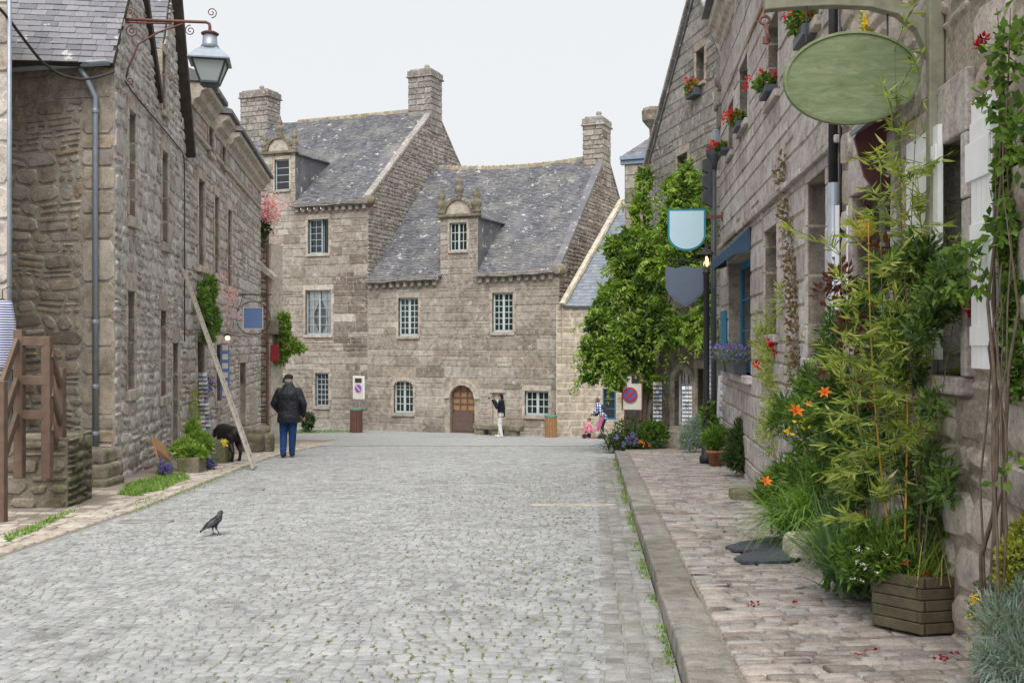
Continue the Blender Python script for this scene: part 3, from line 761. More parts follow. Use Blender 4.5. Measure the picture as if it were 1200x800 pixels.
# ------------------------------------------------------------------ the two old houses on the square
rng = random.Random(11)
_p1 = Vector((1.97, 43.0, 0)); _dl = Vector((-.926, .378, 0)).normalized()
MF = Frame(_p1 + _dl * 21.0, _p1)                    # their common front, u = 21 at the right corner
SQ = -2.43                                            # level of the square
US = MF.hit(431, 400)[0]                              # where the tall house meets the long low one
HALF = 6.8                                            # half depth of both houses
def eave_low(u): return 1.6 + 2.80 + .24 * (u - US) / (21 - US)
def ridge_low(u): s = (u - US) / (21 - US); return 1.6 + 8.72 + .3 * (2 * s - 1) ** 2
E_T, R_T = 1.6 + 6.42, 1.6 + 12.0                    # eave and ridge of the tall house

low = thing('long_house', MF.p((US + 21) / 2, SQ), 'long low granite house with sagging slate roof, arched brown door and one stone dormer', 'house')
tall = thing('tall_house', MF.p(US - 5, SQ), 'tall granite house with two square chimneys and steep lichen-spotted slate roof', 'house')

def facade(parent, F, U0, U1, Z0, Z1, holes, surr, mat, back, h, w, gap, proud, seed, split=.1, clips=(), limit=300, keep=None, warp=.006, cut=.16, bev=.02, crown=0, wall_name='wall', skip_back=False, tintf=None):
    r_ = random.Random(seed)
    if not skip_back: backing(F, U0, U1, Z0, Z1, holes, clips).build(wall_name, back, parent)
    big = [grown(x, *s) if s else x for x, s in zip(holes, surr)]
    items = []
    for r in courses(r_, U0, U1, Z0, Z1, big, h, w, split):
        if keep and not keep(r): continue
        items.append(stone(r_, F, r, gap, proud, cut, bev, clips, warp, crown, tint=None if tintf is None else tintf(r, r_)))
    put_pieces(items, 'wall_stone', mat, parent, limit, 'small_wall_stones')

JW, LH, SH = .13, .24, .14
def openings(F, rects): return [F.rect(*r) for r in rects]
# --- tall house front
tr = openings(MF, [(361, 257, 385, 297), (358, 340, 388, 392), (369.5, 437, 385, 476), (317, 441, 340, 508)])
tdr = MF.rect(322, 187, 339, 223)                     # dormer window
td = (MF.hit(309, 200)[0], MF.hit(346, 200)[0])       # dormer sides
DK = MF.rect(392, 295, 428, 445)                      # reddish-dark weathered streak in the wall
tholes = [tr[0], tr[1], tr[2], (tr[3][0], tr[3][1], SQ - .05, tr[3][3])]
facade(tall, MF, 2.0, US, SQ - .3, E_T - .3, tholes, [(JW, LH, SH)] * 3 + [(.2, .3, 0)], 'stone_ashlar', 'mortar', (.3, .46), (.45, 1.0), .022, .02, 21, keep=lambda r: r[1] > 5.5, tintf=lambda r, q: q.uniform(0, .14) if DK[0] < (r[0] + r[1]) / 2 < DK[1] and DK[2] < r[2] < DK[3] and q.random() < .7 else q.uniform(.12, 1))
for r in tr[:3]: surround(MF, tall, r, JW, LH, SH, .03, 'stone_dressed', rng)
# w1: one leaf stands open
r = tr[0]; window(MF, tall, (r[0], r[0] + (r[1] - r[0]) * .62, r[2], r[3]), 2, 5, 'frame_blue', .16, split=False)
window(MF, tall, (r[0] + (r[1] - r[0]) * .62, r[1], r[2], r[3]), 1, 1, 'frame_blue', .26, fw=.03, split=False)
wd = window(MF, tall, tr[1], 2, 5, 'frame_blue', .14, glass='glass_clear')
for s in (0, 1):                                      # white curtains drawn aside
    V = []; Fq = []
    a, b = (tr[1][0] + .07, (tr[1][0] + tr[1][1]) / 2 - .02) if s == 0 else (tr[1][1] - .07, (tr[1][0] + tr[1][1]) / 2 + .02)
    for j in range(9):
        t = j / 8; z = tr[1][3] - .05 - t * (tr[1][3] - tr[1][2] - .12); pull = 1 - .62 * math.exp(-((t - .62) / .3) ** 2)
        for i in range(13):
            x = a + (b - a) * i / 12 * pull; V.append(tuple(MF.p(x, z, -.23 + .02 * math.sin(i * 2.1))))
    for j in range(8):
        for i in range(12): k = j * 13 + i; Fq.append((k, k + 1, k + 14, k + 13))
    mesh_np('curtain', V, Fq, 'white_paint', wd, smooth_=True)
window(MF, tall, tr[2], 3, 6, 'frame_blue', .12, split=False, bar=.03)
def arch_pts(u0, u1, zs, n=12, rise=None):
    c, h = (u0 + u1) / 2, (u1 - u0) / 2; rise = rise or h
    return [(c + h * math.cos(math.pi * i / n), zs + rise * math.sin(math.pi * i / n)) for i in range(n + 1)]
def arch_head(F, parent, u0, u1, zs, ztop, ring=.18, proud=.05, mat='stone_dressed', n=12, rise=None, depth=-.3, pieces=7):
    """closes the corners of a square opening above its arch and sets a ring of arch stones round it"""
    pts = arch_pts(u0, u1, zs, n, rise); m = MB()
    for i in range(n):
        (a, b), (c, d) = pts[i], pts[i + 1]
        q = [F.p(a, b, .004), F.p(a, ztop + .02, .004), F.p(c, ztop + .02, .004), F.p(c, d, .004)]; qb = [F.p(a, b, depth), F.p(c, d, depth)]
        m.add(q, [(0, 1, 2, 3)]); m.add([q[0], q[3], qb[1], qb[0]], [(0, 1, 2, 3)])
    m.build('arch_spandrel', mat, parent)
    h = (u1 - u0) / 2; rise = rise or h; o = [((u0 + u1) / 2 + (h + ring) * math.cos(math.pi * i / pieces), zs + (rise + ring) * math.sin(math.pi * i / pieces)) for i in range(pieces + 1)]
    i_ = [((u0 + u1) / 2 + h * math.cos(math.pi * i / pieces), zs + rise * math.sin(math.pi * i / pieces)) for i in range(pieces + 1)]
    for k in range(pieces):
        mm = MB(); mm.prism(F, [i_[k], o[k], o[k + 1], i_[k + 1]], -.1, proud, rng.random()); mm.build('arch_stone', mat, parent, bevel=.012)
def panel_door(F, parent, r, zs, mat, pane_mat, cols, rows, depth=.18, glaze=.52):
    u0, u1, z0, z1 = r; m = MB(); n1 = -depth; n0 = n1 - .06; zg = z0 + (z1 - z0) * (1 - glaze)
    m.fbox(F, u0, u1, z0, zg, n0, n1); m.fbox(F, u0, u0 + .09, zg, z1, n0, n1); m.fbox(F, u1 - .09, u1, zg, z1, n0, n1)
    for i in range(1, cols): x = u0 + .09 + (u1 - u0 - .18) * i / cols; m.fbox(F, x - .025, x + .025, zg, z1, n0, n1 + .004)
    for j in range(1, rows): z = zg + (z1 - zg) * j / rows; m.fbox(F, u0 + .09, u1 - .09, z - .025, z + .025, n0 + .005, n1 - .004)
    m.fbox(F, u0 + .12, u1 - .12, z0 + .12, zg - .1, n0, n1 + .02)
    o = m.build('door', mat, parent)
    MB().fbox(F, u0 + .05, u1 - .05, zg, z1, n0 + .01, n0 + .02).build('pane', pane_mat, o)
    k = MB(); k.tube([F.p(u0 + .13, z0 + (z1 - z0) * .48, n1), F.p(u0 + .13, z0 + (z1 - z0) * .48, n1 + .07)], .025, 8); k.build('door_handle', 'iron_black', o)
r = tholes[3]; zs = r[3] - (r[1] - r[0]) / 2
arch_head(MF, tall, r[0], r[1], zs, r[3], .2); panel_door(MF, tall, (r[0], r[1], SQ, r[3]), zs, 'frame_blue', 'glass', 3, 4, glaze=.6)

# --- long house front
lr = openings(MF, [(467, 349, 490, 393.5), (577, 343, 601, 389), (461.5, 446, 484, 484), (527, 451, 556, 507), (615, 458, 643, 487), (577, 460, 590, 497)])
ldr = MF.rect(527, 261, 547, 294)
ldm = (MF.hit(516, 290)[0], MF.hit(560, 290)[0])
door = (lr[3][0], lr[3][1], SQ - .05, lr[3][3])
lholes = [lr[0], lr[1], lr[2], door, lr[4], lr[5]]
facade(low, MF, US, 21.0, SQ - .3, eave_low(US) - .05, lholes, [(JW, LH, SH)] * 3 + [(.22, .3, 0)] + [(JW, LH, SH), (.1, .15, .1)], 'stone_ashlar', 'mortar', (.29, .43), (.45, 1.1), .02, .018, 22, limit=300, tintf=lambda r, q: q.uniform(.1, 1))
for i in (0, 1, 4): surround(MF, low, lr[i], JW, LH, SH, .03, 'stone_dressed', rng)
window(MF, low, lr[0], 2, 6, 'frame_green', .14, fw=.07, bar=.035); window(MF, low, lr[1], 2, 6, 'frame_green', .14, fw=.07, bar=.035)
r = lr[2]; arch_head(MF, low, r[0], r[1], r[3] - .24, r[3], .16, rise=.24, proud=.035, pieces=5); window(MF, low, r, 2, 4, 'frame_green', .14, fw=.07, bar=.035)
surround(MF, low, (r[0], r[1], r[2], r[3] - .24), JW, .01, SH, .028, 'stone_dressed', rng)
zs = door[3] - (door[1] - door[0]) / 2; arch_head(MF, low, door[0], door[1], zs, door[3], .24, .06); panel_door(MF, low, (door[0], door[1], SQ, door[3]), zs, 'door_brown', 'door_pane_brown', 3, 4)
window(MF, low, lr[4], 2, 3, 'frame_green', .14, fw=.075, bar=.035)
MB().fbox(MF, lr[5][0], lr[5][1], lr[5][2], lr[5][3], -.3, -.1).build('blocked_window', 'stone_dressed', low)
MB().fbox(MF, lr[5][0] - .1, lr[5][1] + .1, lr[5][3], lr[5][3] + .14, -.02, .05).build('lintel', 'stone_dressed', low, bevel=.01)

# --- cornices with corbels
def cornice(parent, u0, u1, zf, mat='stone_dressed', step=.36):
    m = MB(); n = max(1, int((u1 - u0) / 1.4)); 
    for i in range(n):
        a, b = u0 + (u1 - u0) * i / n, u0 + (u1 - u0) * (i + 1) / n; za, zb = zf(a), zf(b)
        q = [MF.p(a, za - .20, .22), MF.p(b, zb - .20, .22), MF.p(b, zb - .20, -.1), MF.p(a, za - .20, -.1), MF.p(a, za - .02, .30), MF.p(b, zb - .02, .30), MF.p(b, zb - .02, -.1), MF.p(a, za - .02, -.1)]
        MB().hexa(q, rng.random()).build('cornice_stone', mat, parent, bevel=.015)
    u = u0 + .12
    while u < u1 - .12:
        z = zf(u) - .21; c = MB(); c.prism(MF, [(u - .07, z - .2), (u + .07, z - .2), (u + .09, z - .1), (u + .09, z), (u - .09, z), (u - .09, z - .1)], -.05, .17, rng.random()); c.build('corbel', mat, parent, bevel=.012); u += step
cornice(tall, td[1] + .05, US + .1, lambda u: E_T)
cornice(low, US + .06, ldm[0] - .04, eave_low); cornice(low, ldm[1] + .04, 21.12, eave_low)
MB().fbox(MF, 2, td[1] + .05, E_T - .3, E_T - .02, -.3, .01).build('wall_head', 'mortar', tall)
MB().fbox(MF, US, 21, eave_low(US) - .06, eave_low(US) + .02, -.3, -.005).build('wall_head', 'mortar', low)

# --- roofs
def gable_roof(parent, u0, u1, ef, rf, mat, seed, cut=None, gapd=None, gapt=.3, over=.32, thick=.02, sw=.2, sh=.13, name='roof'):
    """front and back slopes of slates over a deck; the ridge may sag"""
    H = math.hypot(HALF + over, rf(u0) - ef(u0)); r_ = random.Random(seed); nu = 14
    def front(u, v, n=0.0):
        t = v / H; uu = u0 + u; e, g = ef(uu), rf(uu); s = (g - e) / HALF; z = (e - over * .55) + (g - e + over * .55) * t; nn = over + (-HALF - over) * t
        sag = -.05 * math.sin(math.pi * t) + .018 * math.sin(uu * 1.9 + t * 5) + .014 * math.sin(uu * 4.3 - t * 9)
        return MF.p(uu, z + sag + n * .72, nn + n * .68)
    V = []; Fq = []
    us = sorted({u0 + (u1 - u0) * i / nu for i in range(nu + 1)} | set(gapd or ()))
    for uu in us:
        u = uu - u0
        V += [tuple(front(u, 0, -.05)), tuple(front(u, 0, -.004)), tuple(front(u, H * gapt, -.004)), tuple(front(u, H * .66, -.004)), tuple(front(u, H, -.004)), tuple(MF.p(uu, ef(uu) - .2, -2 * HALF - over))]
    for i in range(len(us) - 1):
        for j in range(5):
            if gapd and j < 2 and gapd[0] - .01 < (us[i] + us[i + 1]) / 2 < gapd[1] + .01: continue
            k = i * 6 + j; Fq.append((k, k + 6, k + 7, k + 1))
    ro = mesh_np(name, V, Fq, mat, parent, np.full(len(Fq), .3))
    its = grid_pieces(r_, front, u1 - u0, H, sw, sh, thick, inside=cut and (lambda u, v: cut(u0 + u, v / H)))
    mid = (u1 - u0) / 2
    put_pieces([(i[0], i[1], i[2], i[3]) for i in its], 'slate', mat, ro, 0, 'slates')
    return ro, front, H
def dorm_cut(d, top):                                  # leave the slates out where the dormer stands
    return lambda u, t: not (d[0] < u < d[1] and t < top)
tro, tfront, tH = gable_roof(tall, 2.0, US - .12, lambda u: E_T, lambda u: R_T, 'slate', 5, dorm_cut(td, .3), td, .22)
lro, lfront, lH = gable_roof(low, US + .02, 21.0 - .1, eave_low, ridge_low, 'slate', 6, dorm_cut(ldm, .3), ldm, .22)
def ridge(parent, u0, u1, rf, seed, lumps):
    r_ = random.Random(seed); u = u0
    while u < u1:
        l = r_.uniform(.3, .4); m = MB(); z = rf(u + l / 2) + .0; a = min(u + l - .01, u1)
        pr = [(-.17, -.16), (-.09, .03), (0, .09), (.09, .03), (.17, -.16)]
        m.add([MF.p(x, z + dz, -HALF + dn) for x in (u, a) for dn, dz in pr], [(0, 1, 6, 5), (1, 2, 7, 6), (2, 3, 8, 7), (3, 4, 9, 8), (0, 4, 3, 2, 1), (5, 6, 7, 8, 9)], r_.random())
        if lumps: m.add([MF.p(a - .05 + x, z + dz * 1.15 + .012, -HALF + dn * 1.1) for x in (0, .07) for dn, dz in pr], [(0, 1, 6, 5), (1, 2, 7, 6), (2, 3, 8, 7), (3, 4, 9, 8), (0, 4, 3, 2, 1), (5, 6, 7, 8, 9)], r_.random())
        m.build('ridge_tile', 'stone_orange', parent); u += l
ridge(tro, 3.5, US - .7, lambda u: R_T, 7, False); ridge(lro, US + .3, 20.0, ridge_low, 8, True)

# --- gables: right end of each house
def side_gable(parent, u, ez, rz, mat, seed, Z0, keep, h, w, over=.06, verge_mat='stone_gable'):
    GF = Frame(MF.p(u, 0), MF.p(u, 0, -2 * HALF)); D = 2 * HALF
    clips = [clip_line(0, ez + over, HALF, rz + over), clip_line(HALF, rz + over, D, ez + over)]
    facade(parent, GF, 0, D, Z0, rz + .3, [], [], mat, 'mortar', h, w, .03, .035, seed, .15, clips, 300, keep, .012, .28, .03, .012, 'gable_wall')
    v = MB()                                            # back of the wall under its coping
    for (a, za), (b, zb) in (((0, ez), (HALF, rz)), ((HALF, rz), (D, ez))):
        n = 11
        for i in range(n):
            p, q = a + (b - a) * i / n, a + (b - a) * (i + 1) / n; zp, zq = za + (zb - za) * i / n + over, za + (zb - za) * (i + 1) / n + over; j = rng.uniform(0, .03)
            MB().hexa([GF.p(p, zp - .12, .05), GF.p(q, zq - .12, .05), GF.p(q, zq - .12, -.3), GF.p(p, zp - .12, -.3), GF.p(p, zp + .05 + j, .05), GF.p(q, zq + .05 + j, .05), GF.p(q, zq + .05 + j, -.3), GF.p(p, zp + .05 + j, -.3)], rng.random()).build('coping_stone', verge_mat, parent, bevel=.02)
    return GF
TG = side_gable(tall, US, E_T, R_T, 'stone_gable', 31, eave_low(US) - .5, lambda r: r[3] > eave_low(US) - .2 + (ridge_low(US) - eave_low(US)) * min(r[1], 2 * HALF - r[0]) / HALF - .3 and r[0] < 11, (.2, .32), (.28, .6))
LG = side_gable(low, 21.0, eave_low(21), ridge_low(21), 'stone_ashlar', 32, SQ, lambda r: r[3] > 0 and r[0] < 10.5, (.18, .3), (.28, .6), verge_mat='slate')
# kneeler stones at the gable feet
for pr_, GF, ez in ((tall, TG, E_T), (low, LG, eave_low(21))):
    m = MB(); m.lathe(GF.p(.05, ez - .28, .02), [(.16, 0), (.27, .1), (.3, .28), (.22, .42), (.1, .5)], 9); m.build('kneeler', 'stone_mossy', pr_, True)

# --- chimneys
def chimney(parent, F, u0, u1, n0, n1, z0, z1, mat, seed, capm='stone_gable', knob=True, slope=None):
    r_ = random.Random(seed); m = MB(); m.fbox(F, u0 + .02, u1 - .02, z0, z1 - .4, n0 + .02, n1 - .02); ch = m.build('chimney', 'mortar', parent)
    sides = [(Frame(F.p(u0, 0, n1), F.p(u1, 0, n1)), u1 - u0), (Frame(F.p(u1, 0, n1), F.p(u1, 0, n0)), n1 - n0), (Frame(F.p(u0, 0, n0), F.p(u0, 0, n1)), n1 - n0)]
    for fr, L in sides:
        its = [stone(r_, fr, r, .02, .025, .15, .02, warp=.004) for r in courses(r_, 0, L, z0, z1 - .4, [], (.24, .36), (.3, .55))]
        put_pieces(its, 'chimney_stone', mat, ch, 80)
    for a, b, e, nm in ((.46, .38, .10, 'string_course'), (.38, .10, .05, 'cap_block'), (.10, 0, -.06, 'cap_top')):
        mm = MB(); mm.fbox(F, u0 - e, u1 + e, z1 - a, z1 - b, n0 - e, n1 + e, r_.random()); mm.build(nm, capm, ch, bevel=.03)
    if knob:
        k = MB(); k.lathe(F.p((u0 + u1) / 2 + .1, z1 - .02, (n0 + n1) / 2), [(.13, 0), (.15, .1), (.1, .16), (.14, .22), (.12, .32), (.03, .36)], 9); k.build('chimney_pot', capm, ch, True)
    return ch
chimney(tall, MF, US - 1.25, US + .04, -HALF - .75, -HALF + .55, R_T - 1.3, 1.6 + 14.0, 'stone_gable', 41)
ul = MF.hit(306, 200, -HALF)[0]
chimney(tall, MF, ul - .95, ul + .85, -HALF - .6, -HALF + .6, R_T - 1.6, 1.6 + 13.85, 'stone_gable', 42, knob=True)
chimney(low, MF, 20.05, 21.05, -HALF - .55, -HALF + .7, ridge_low(21) - 1.6, 1.6 + 10.75, 'stone_ashlar', 43, 'stone_gable', knob=True)

# --- stone dormers
def dormer(parent, F, d, zb, zt, win, ez, rz, seed, ped, wmat, rows):
    r_ = random.Random(seed); dm_front = MB(); u0, u1 = d; s = (rz - ez) / HALF
    backing(F, u0, u1, zb, zt, [win], thick=.3).build('dormer_wall', 'mortar', parent); dw = parent
    its = [stone(r_, F, r, .02, .02, .15, .02, warp=.004) for r in courses(r_, u0, u1, zb, zt, [grown(win, .1, .16, .1)], (.26, .38), (.3, .6))]
    put_pieces(its, 'dormer_stone', 'stone_ashlar', parent)
    surround(F, parent, win, .1, .16, .1, .03, 'stone_dressed', rng); window(F, parent, win, 2 if ped else 1, rows, wmat, .1, fw=.05, bar=.03, split=ped)
    if not ped: pass
    nb = -(zt - ez) / s - .1; uc = (u0 + u1) / 2; rr = zt + (u1 - u0) * .34; nr_ = -(rr - ez) / s - .2
    m = MB()                                             # slate cheeks and little pitched roof
    for u, sg in ((u0 + .01, -1), (u1 - .01, 1)):
        q = [F.p(u, zb, -.02), F.p(u, zt, -.02), F.p(u, zt, nb), F.p(u, ez - .1, .3)]
        m.add([F.p(u, ez - .2, -.02), F.p(u, zt, -.02), F.p(u, zt, nb)], [(0, 1, 2)], .2)
    m.build('dormer_cheek', 'slate', parent)
    for sg, ue in ((-1, u0 - .1), (1, u1 + .1)):
        L = math.hypot(ue - uc, rr - zt)
        def pf(a, v, n, ue=ue): t = v / L; return F.p(ue + (uc - ue) * t, zt - .05 + (rr - zt + .05) * t + n, -.12 - a)
        W = -nr_ - .0
        its = [(i[0], i[1], i[2], i[3]) for i in grid_pieces(r_, pf, W, L, .2, .13, .012, inside=lambda a, v: True)]
        put_pieces(its, 'slate', 'slate', parent, 0, 'dormer_slates')
        MB().add([pf(0, 0, -.01), pf(W, 0, -.01), pf(W, L, -.01), pf(0, L, -.01), pf(0, 0, -.05), pf(W, 0, -.05), pf(W, L, -.05), pf(0, L, -.05)], [(0, 1, 2, 3), (7, 6, 5, 4), (0, 4, 5, 1), (3, 7, 4, 0)]).build('dormer_roof', 'slate', parent)
    # pediment: moulded shelf, round-headed panel, finials
    MB().fbox(F, u0 - .12, u1 + .12, zt - .02, zt + .12, -.15, .14).build('pediment_shelf', 'stone_mossy', parent, bevel=.03)
    w = (u1 - u0) * .33; ap = [(uc + w * math.cos(math.pi * i / 12), zt + .12 + w * 1.0 * math.sin(math.pi * i / 12)) for i in range(13)]
    MB().prism(F, ap, -.15, .05).build('pediment_panel', 'stone_dressed', parent)
    o = [(uc + (w + .15) * math.cos(math.pi * i / 12), zt + .12 + (w + .15) * math.sin(math.pi * i / 12)) for i in range(13)]
    for k in range(12): MB().prism(F, [ap[k], o[k], o[k + 1], ap[k + 1]], -.15, .13 + r_.uniform(-.02, .02), r_.random()).build('pediment_moulding', 'stone_mossy', parent, bevel=.02)
    def fin(u, z, s_):
        f = MB(); f.lathe(F.p(u, z, -.02), [(a * s_, b * s_) for a, b in ((.2, 0), (.24, .12), (.15, .2), (.23, .34), (.27, .5), (.2, .64), (.12, .7), (.2, .82), (.16, .98), (.08, 1.1), (.1, 1.2), (.02, 1.3))], 9); f.build('finial', 'stone_mossy', parent, True)
    fin(uc, zt + .12 + w + .1, .8 if ped else .75)
    for u in (u0 + .06, u1 - .06): fin(u, zt + .12, .9 if ped else .7)
dormer(low, MF, ldm, eave_low(ldm[0]) - .3, MF.hit(537, 254)[1], ldr, eave_low(ldm[0]), ridge_low(ldm[0]), 51, True, 'frame_green', 3)
dormer(tall, MF, td, E_T - .3, MF.hit(328, 180)[1], tdr, E_T, R_T, 52, False, 'frame_blue', 4)

# --- the cream-jointed annexe to the right
AX0, AX1 = 1.83, 4.6; AD = 42.35
AF = Frame((AX0, AD), (AX1 + 2, AD - .1))
ann = thing('annexe', (3, AD, SQ), 'pale stone annexe with thick cream mortar joints and blue-grey slate roof', 'house')
ae = AF.hit(690, 357)[1]
aw = AF.rect(706, 455, 722, 492)
facade(ann, AF, 0, 4.6, SQ - .2, ae, [aw], [None], 'stone_cream', 'mortar_cream', (.26, .42), (.4, .9), .065, .012, 61, .15, keep=lambda r: r[0] < 4.3, warp=.006, cut=.1, bev=.012)
window(AF, ann, aw, 1, 3, 'shutter_blue', .05, split=False)
e0, e1 = AF.p(.33, ae - .05, .15), AF.p(4.8, ae - .05, .15); t0 = P(731, 236, 45.9); t1 = P(731, 236, 45.9) + Vector((2.6, 0, 0)); W = (e1 - e0).length; H = (t0 - e0).length
def apf(u, v, n): 
    a = e0.lerp(e1, u / W); b = t0.lerp(t1, u / W); return a.lerp(b, v / H) + Vector((0, -.62, .78)) * n
aro = MB().add([apf(0, 0, -.02), apf(W, 0, -.02), apf(W, H, -.02), apf(0, H, -.02), apf(0, 0, -.12), apf(W, 0, -.12), apf(W, H, -.12), apf(0, H, -.12)], [(0, 1, 2, 3), (7, 6, 5, 4), (0, 4, 5, 1), (3, 7, 4, 0), (1, 5, 6, 2), (2, 6, 7, 3)]).build('roof', 'slate_clean', ann)
its = [(i[0], i[1], i[2], i[3]) for i in grid_pieces(rng, apf, W, H, .3, .2, .014, inside=lambda u, v: u < 3.4)]
put_pieces(its, 'slate', 'slate_clean', aro, 300, 'slates')
m = MB()
for i in range(8):
    a, b = e0.lerp(t0, i / 8), e0.lerp(t0, (i + 1) / 8); MB().bar(a + Vector((-.1, -.05, .05)), b + Vector((-.1, -.05, .05)), .24, .16).build('verge_stone', 'mortar_cream', ann, bevel=.02)
MB().add([e0 + Vector((-.1, 0, -.2)), e0 + Vector((-.1, 0, .1)), t0 + Vector((-.1, 0, 0)), t0 + Vector((-.1, .2, -7.5)), Vector((e0.x - .1, e0.y + .3, SQ))], [(0, 1, 2, 3, 4)]).build('side_wall', 'mortar_cream', ann)
q0 = t0 + Vector((-.25, -.1, -.12)); MB().bar(q0, q0 + Vector((2.6, 0, 0)), .2, .16).build('ridge_flashing', 'mortar_cream', ann, bevel=.02)
# ------------------------------------------------------------------ left side of the street
rng = random.Random(12)
def LP(d): return Vector((LX0 + LXS * d, d, 0))
LF = Frame(LP(16.4) + Vector((-.9816, .191, 0)) * 5, LP(16.4))          # front of the gabled house that faces the camera
LS = Frame(LP(16.4), LP(22.1)); LSL = LS.L                               # its street side
LC = Frame(LP(22.1), LP(37.2)); LCL = LC.L                               # the long terrace beyond
GA = thing('gabled_house', LS.p(2, ground(18)), 'rubble stone house with two street gables, slate roof and blue-grey downpipe on its corner', 'house')
def gl(d): return ground(d) - .4
EA = 1.6 + 4.62                                                          # eave
# front wall
def quoin(r, rr): return rr.random()
facade(GA, LF, 0, 5, gl(16), EA, [(4.42, 5.2, gl(16) - 1, 9), (2, 4.42, EA - .72, 9)], [None] * 2, 'stone_rubble_left', 'mortar_pale', (.15, .36), (.18, .5), .03, .02, 71, .5, (), 300, lambda r: r[1] > 2.75, .026, .36, .02, .008, skip_back=True)
backing(LF, 0, 5, gl(16), EA, []).build('wall', 'mortar_pale', GA)
facade(GA, LF, 4.42, 5, gl(16), EA - .72, [], [], 'stone_rubble_left', 'mortar_pale', (.34, .58), (.4, .6), .024, .018, 711, .1, (), 60, None, .008, .16, .018, skip_back=True)
facade(GA, LF, 2.6, 5, EA - .72, EA, [], [], 'stone_rubble_left', 'mortar_pale', (.3, .4), (.35, .7), .024, .018, 712, .1, (), 60, None, .01, .2, .018, skip_back=True)
# street wall with its two gables
HA, HB = 1.62, 1.25; VA = 3.3                                           # apex offsets and the valley between
clA = [clip_line(0, EA, HA, EA + 2.15), clip_line(HA, EA + 2.15, VA, EA + .15)]
BZ = EA + .15; BU = LSL + .05; BAP = (VA + BU) / 2 + .1
clB = [clip_line(VA, BZ, BAP, BZ + 2.4), clip_line(BAP, BZ + 2.4, BU, EA - .35)]
hol = openings(LS, [(150, 131, 158, 255), (189, 178, 196, 285), (148.5, 341, 157, 456), (187, 364, 194, 464), (201.5, 402, 208, 520)])
att = LS.rect(189, 62, 193.5, 132)
hol[4] = (hol[4][0], hol[4][1], ground(21) - .1, hol[4][3])
sr = [(.1, .3, .18)] * 4 + [(.14, .3, 0)]
def st(F, cl, U0, U1, Z0, Z1, hs, ss, seed, lim, **kw): facade(GA, F, U0, U1, Z0, Z1, hs, ss, 'stone_street_left', 'mortar_light', (.16, .34), (.2, .46), .03, .026, seed, .3, cl, lim, None, .02, .34, .026, .01, **kw)
st(LS, (), 0, LSL, gl(22), EA - .4, [h for h in hol if h[3] < EA - .3], [s for h, s in zip(hol, sr) if h[3] < EA - .3], 72, 300)
st(LS, clA, 0, VA, EA - .4, EA + 2.3, [], [], 73, 100); st(LS, clB, VA, BU, EA - .4, BZ + 2.5, [att], [(.08, .15, .1)], 74, 100)
for r in hol[:4]:
    surround(LS, GA, r, .1, .3, .18, .03, 'stone_dressed', rng); window(LS, GA, r, 2, 5, 'timber_grey', .2, split=False)
surround(LS, GA, att, .08, .15, .1, .03, 'stone_dressed', rng); MB().fbox(LS, att[0], att[1], att[2], att[3], -.3, -.15).build('shutter', 'timber_grey', GA)
surround(LS, GA, hol[4], .14, .3, .0, .03, 'stone_dressed', rng, sill=False); MB().fbox(LS, hol[4][0], hol[4][1], hol[4][2], hol[4][3], -.3, -.22).build('door', 'door_brown', GA)
# roofs: ridges run back from the street
def slope(parent, ua, za, ub, zb, n0, n1, thick, mat, under, slates=None, seed=1, name='roof', sw=.22, sh=.15, lim=0, keep=None):
    """roof slab from (ua, za) to (ub, zb) across the street wall, from depth n0 to n1"""
    F = LS; dx, dz = ub - ua, zb - za; L = math.hypot(dx, dz); nx, nz = -dz / L, dx / L
    if nz < 0: nx, nz = -nx, -nz
    def pf(a, v, k=0.0): t = v / L; return F.p(ua + dx * t + nx * k, za + dz * t + nz * k, n1 - a)
    W = n1 - n0
    o = MB().hexa([pf(0, 0, -thick), pf(0, L, -thick), pf(W, L, -thick), pf(W, 0, -thick), pf(0, 0, -.004), pf(0, L, -.004), pf(W, L, -.004), pf(W, 0, -.004)], .3).build(name, under, parent)
    if slates:
        r_ = random.Random(seed); its = grid_pieces(r_, pf, W, L, sw, sh, .014, inside=keep)
        put_pieces([(i[0], i[1], i[2], -i[4]) for i in its], 'slate', slates, o, lim, 'slates', key=lambda i: -i[3])
    return o
slope(GA, -.22, EA - .22, HA, EA + 2.22, -6, .03, .1, 'slate', 'timber_dark', 'slate_near', 81, lim=220, keep=lambda a, v: a < 3.2)
ro = slope(GA, HA, EA + 2.22, VA + .12, EA + .05, -6, .09, .16, 'slate', 'timber_dark')
slope(GA, VA - .1, BZ + .0, BAP, BZ + 2.5, -6, -.02, .1, 'slate', 'slate', 'slate_near', 82, lim=100, keep=lambda a, v: a < 2)
slope(GA, BAP, BZ + 2.5, BU + .55, EA - .5, -6, .2, .14, 'slate', 'timber_dark')
for k in range(7):                                                       # rafters under the far eave
    t = k / 6.5; u = BAP + (BU + .65 - BAP) * t; z = BZ + 2.5 + (EA - .55 - BZ - 2.5) * t - .2
    MB().bar(LS.p(u, z, -.02), LS.p(u, z, .18), .07, .1).build('rafter', 'timber_dark', GA)
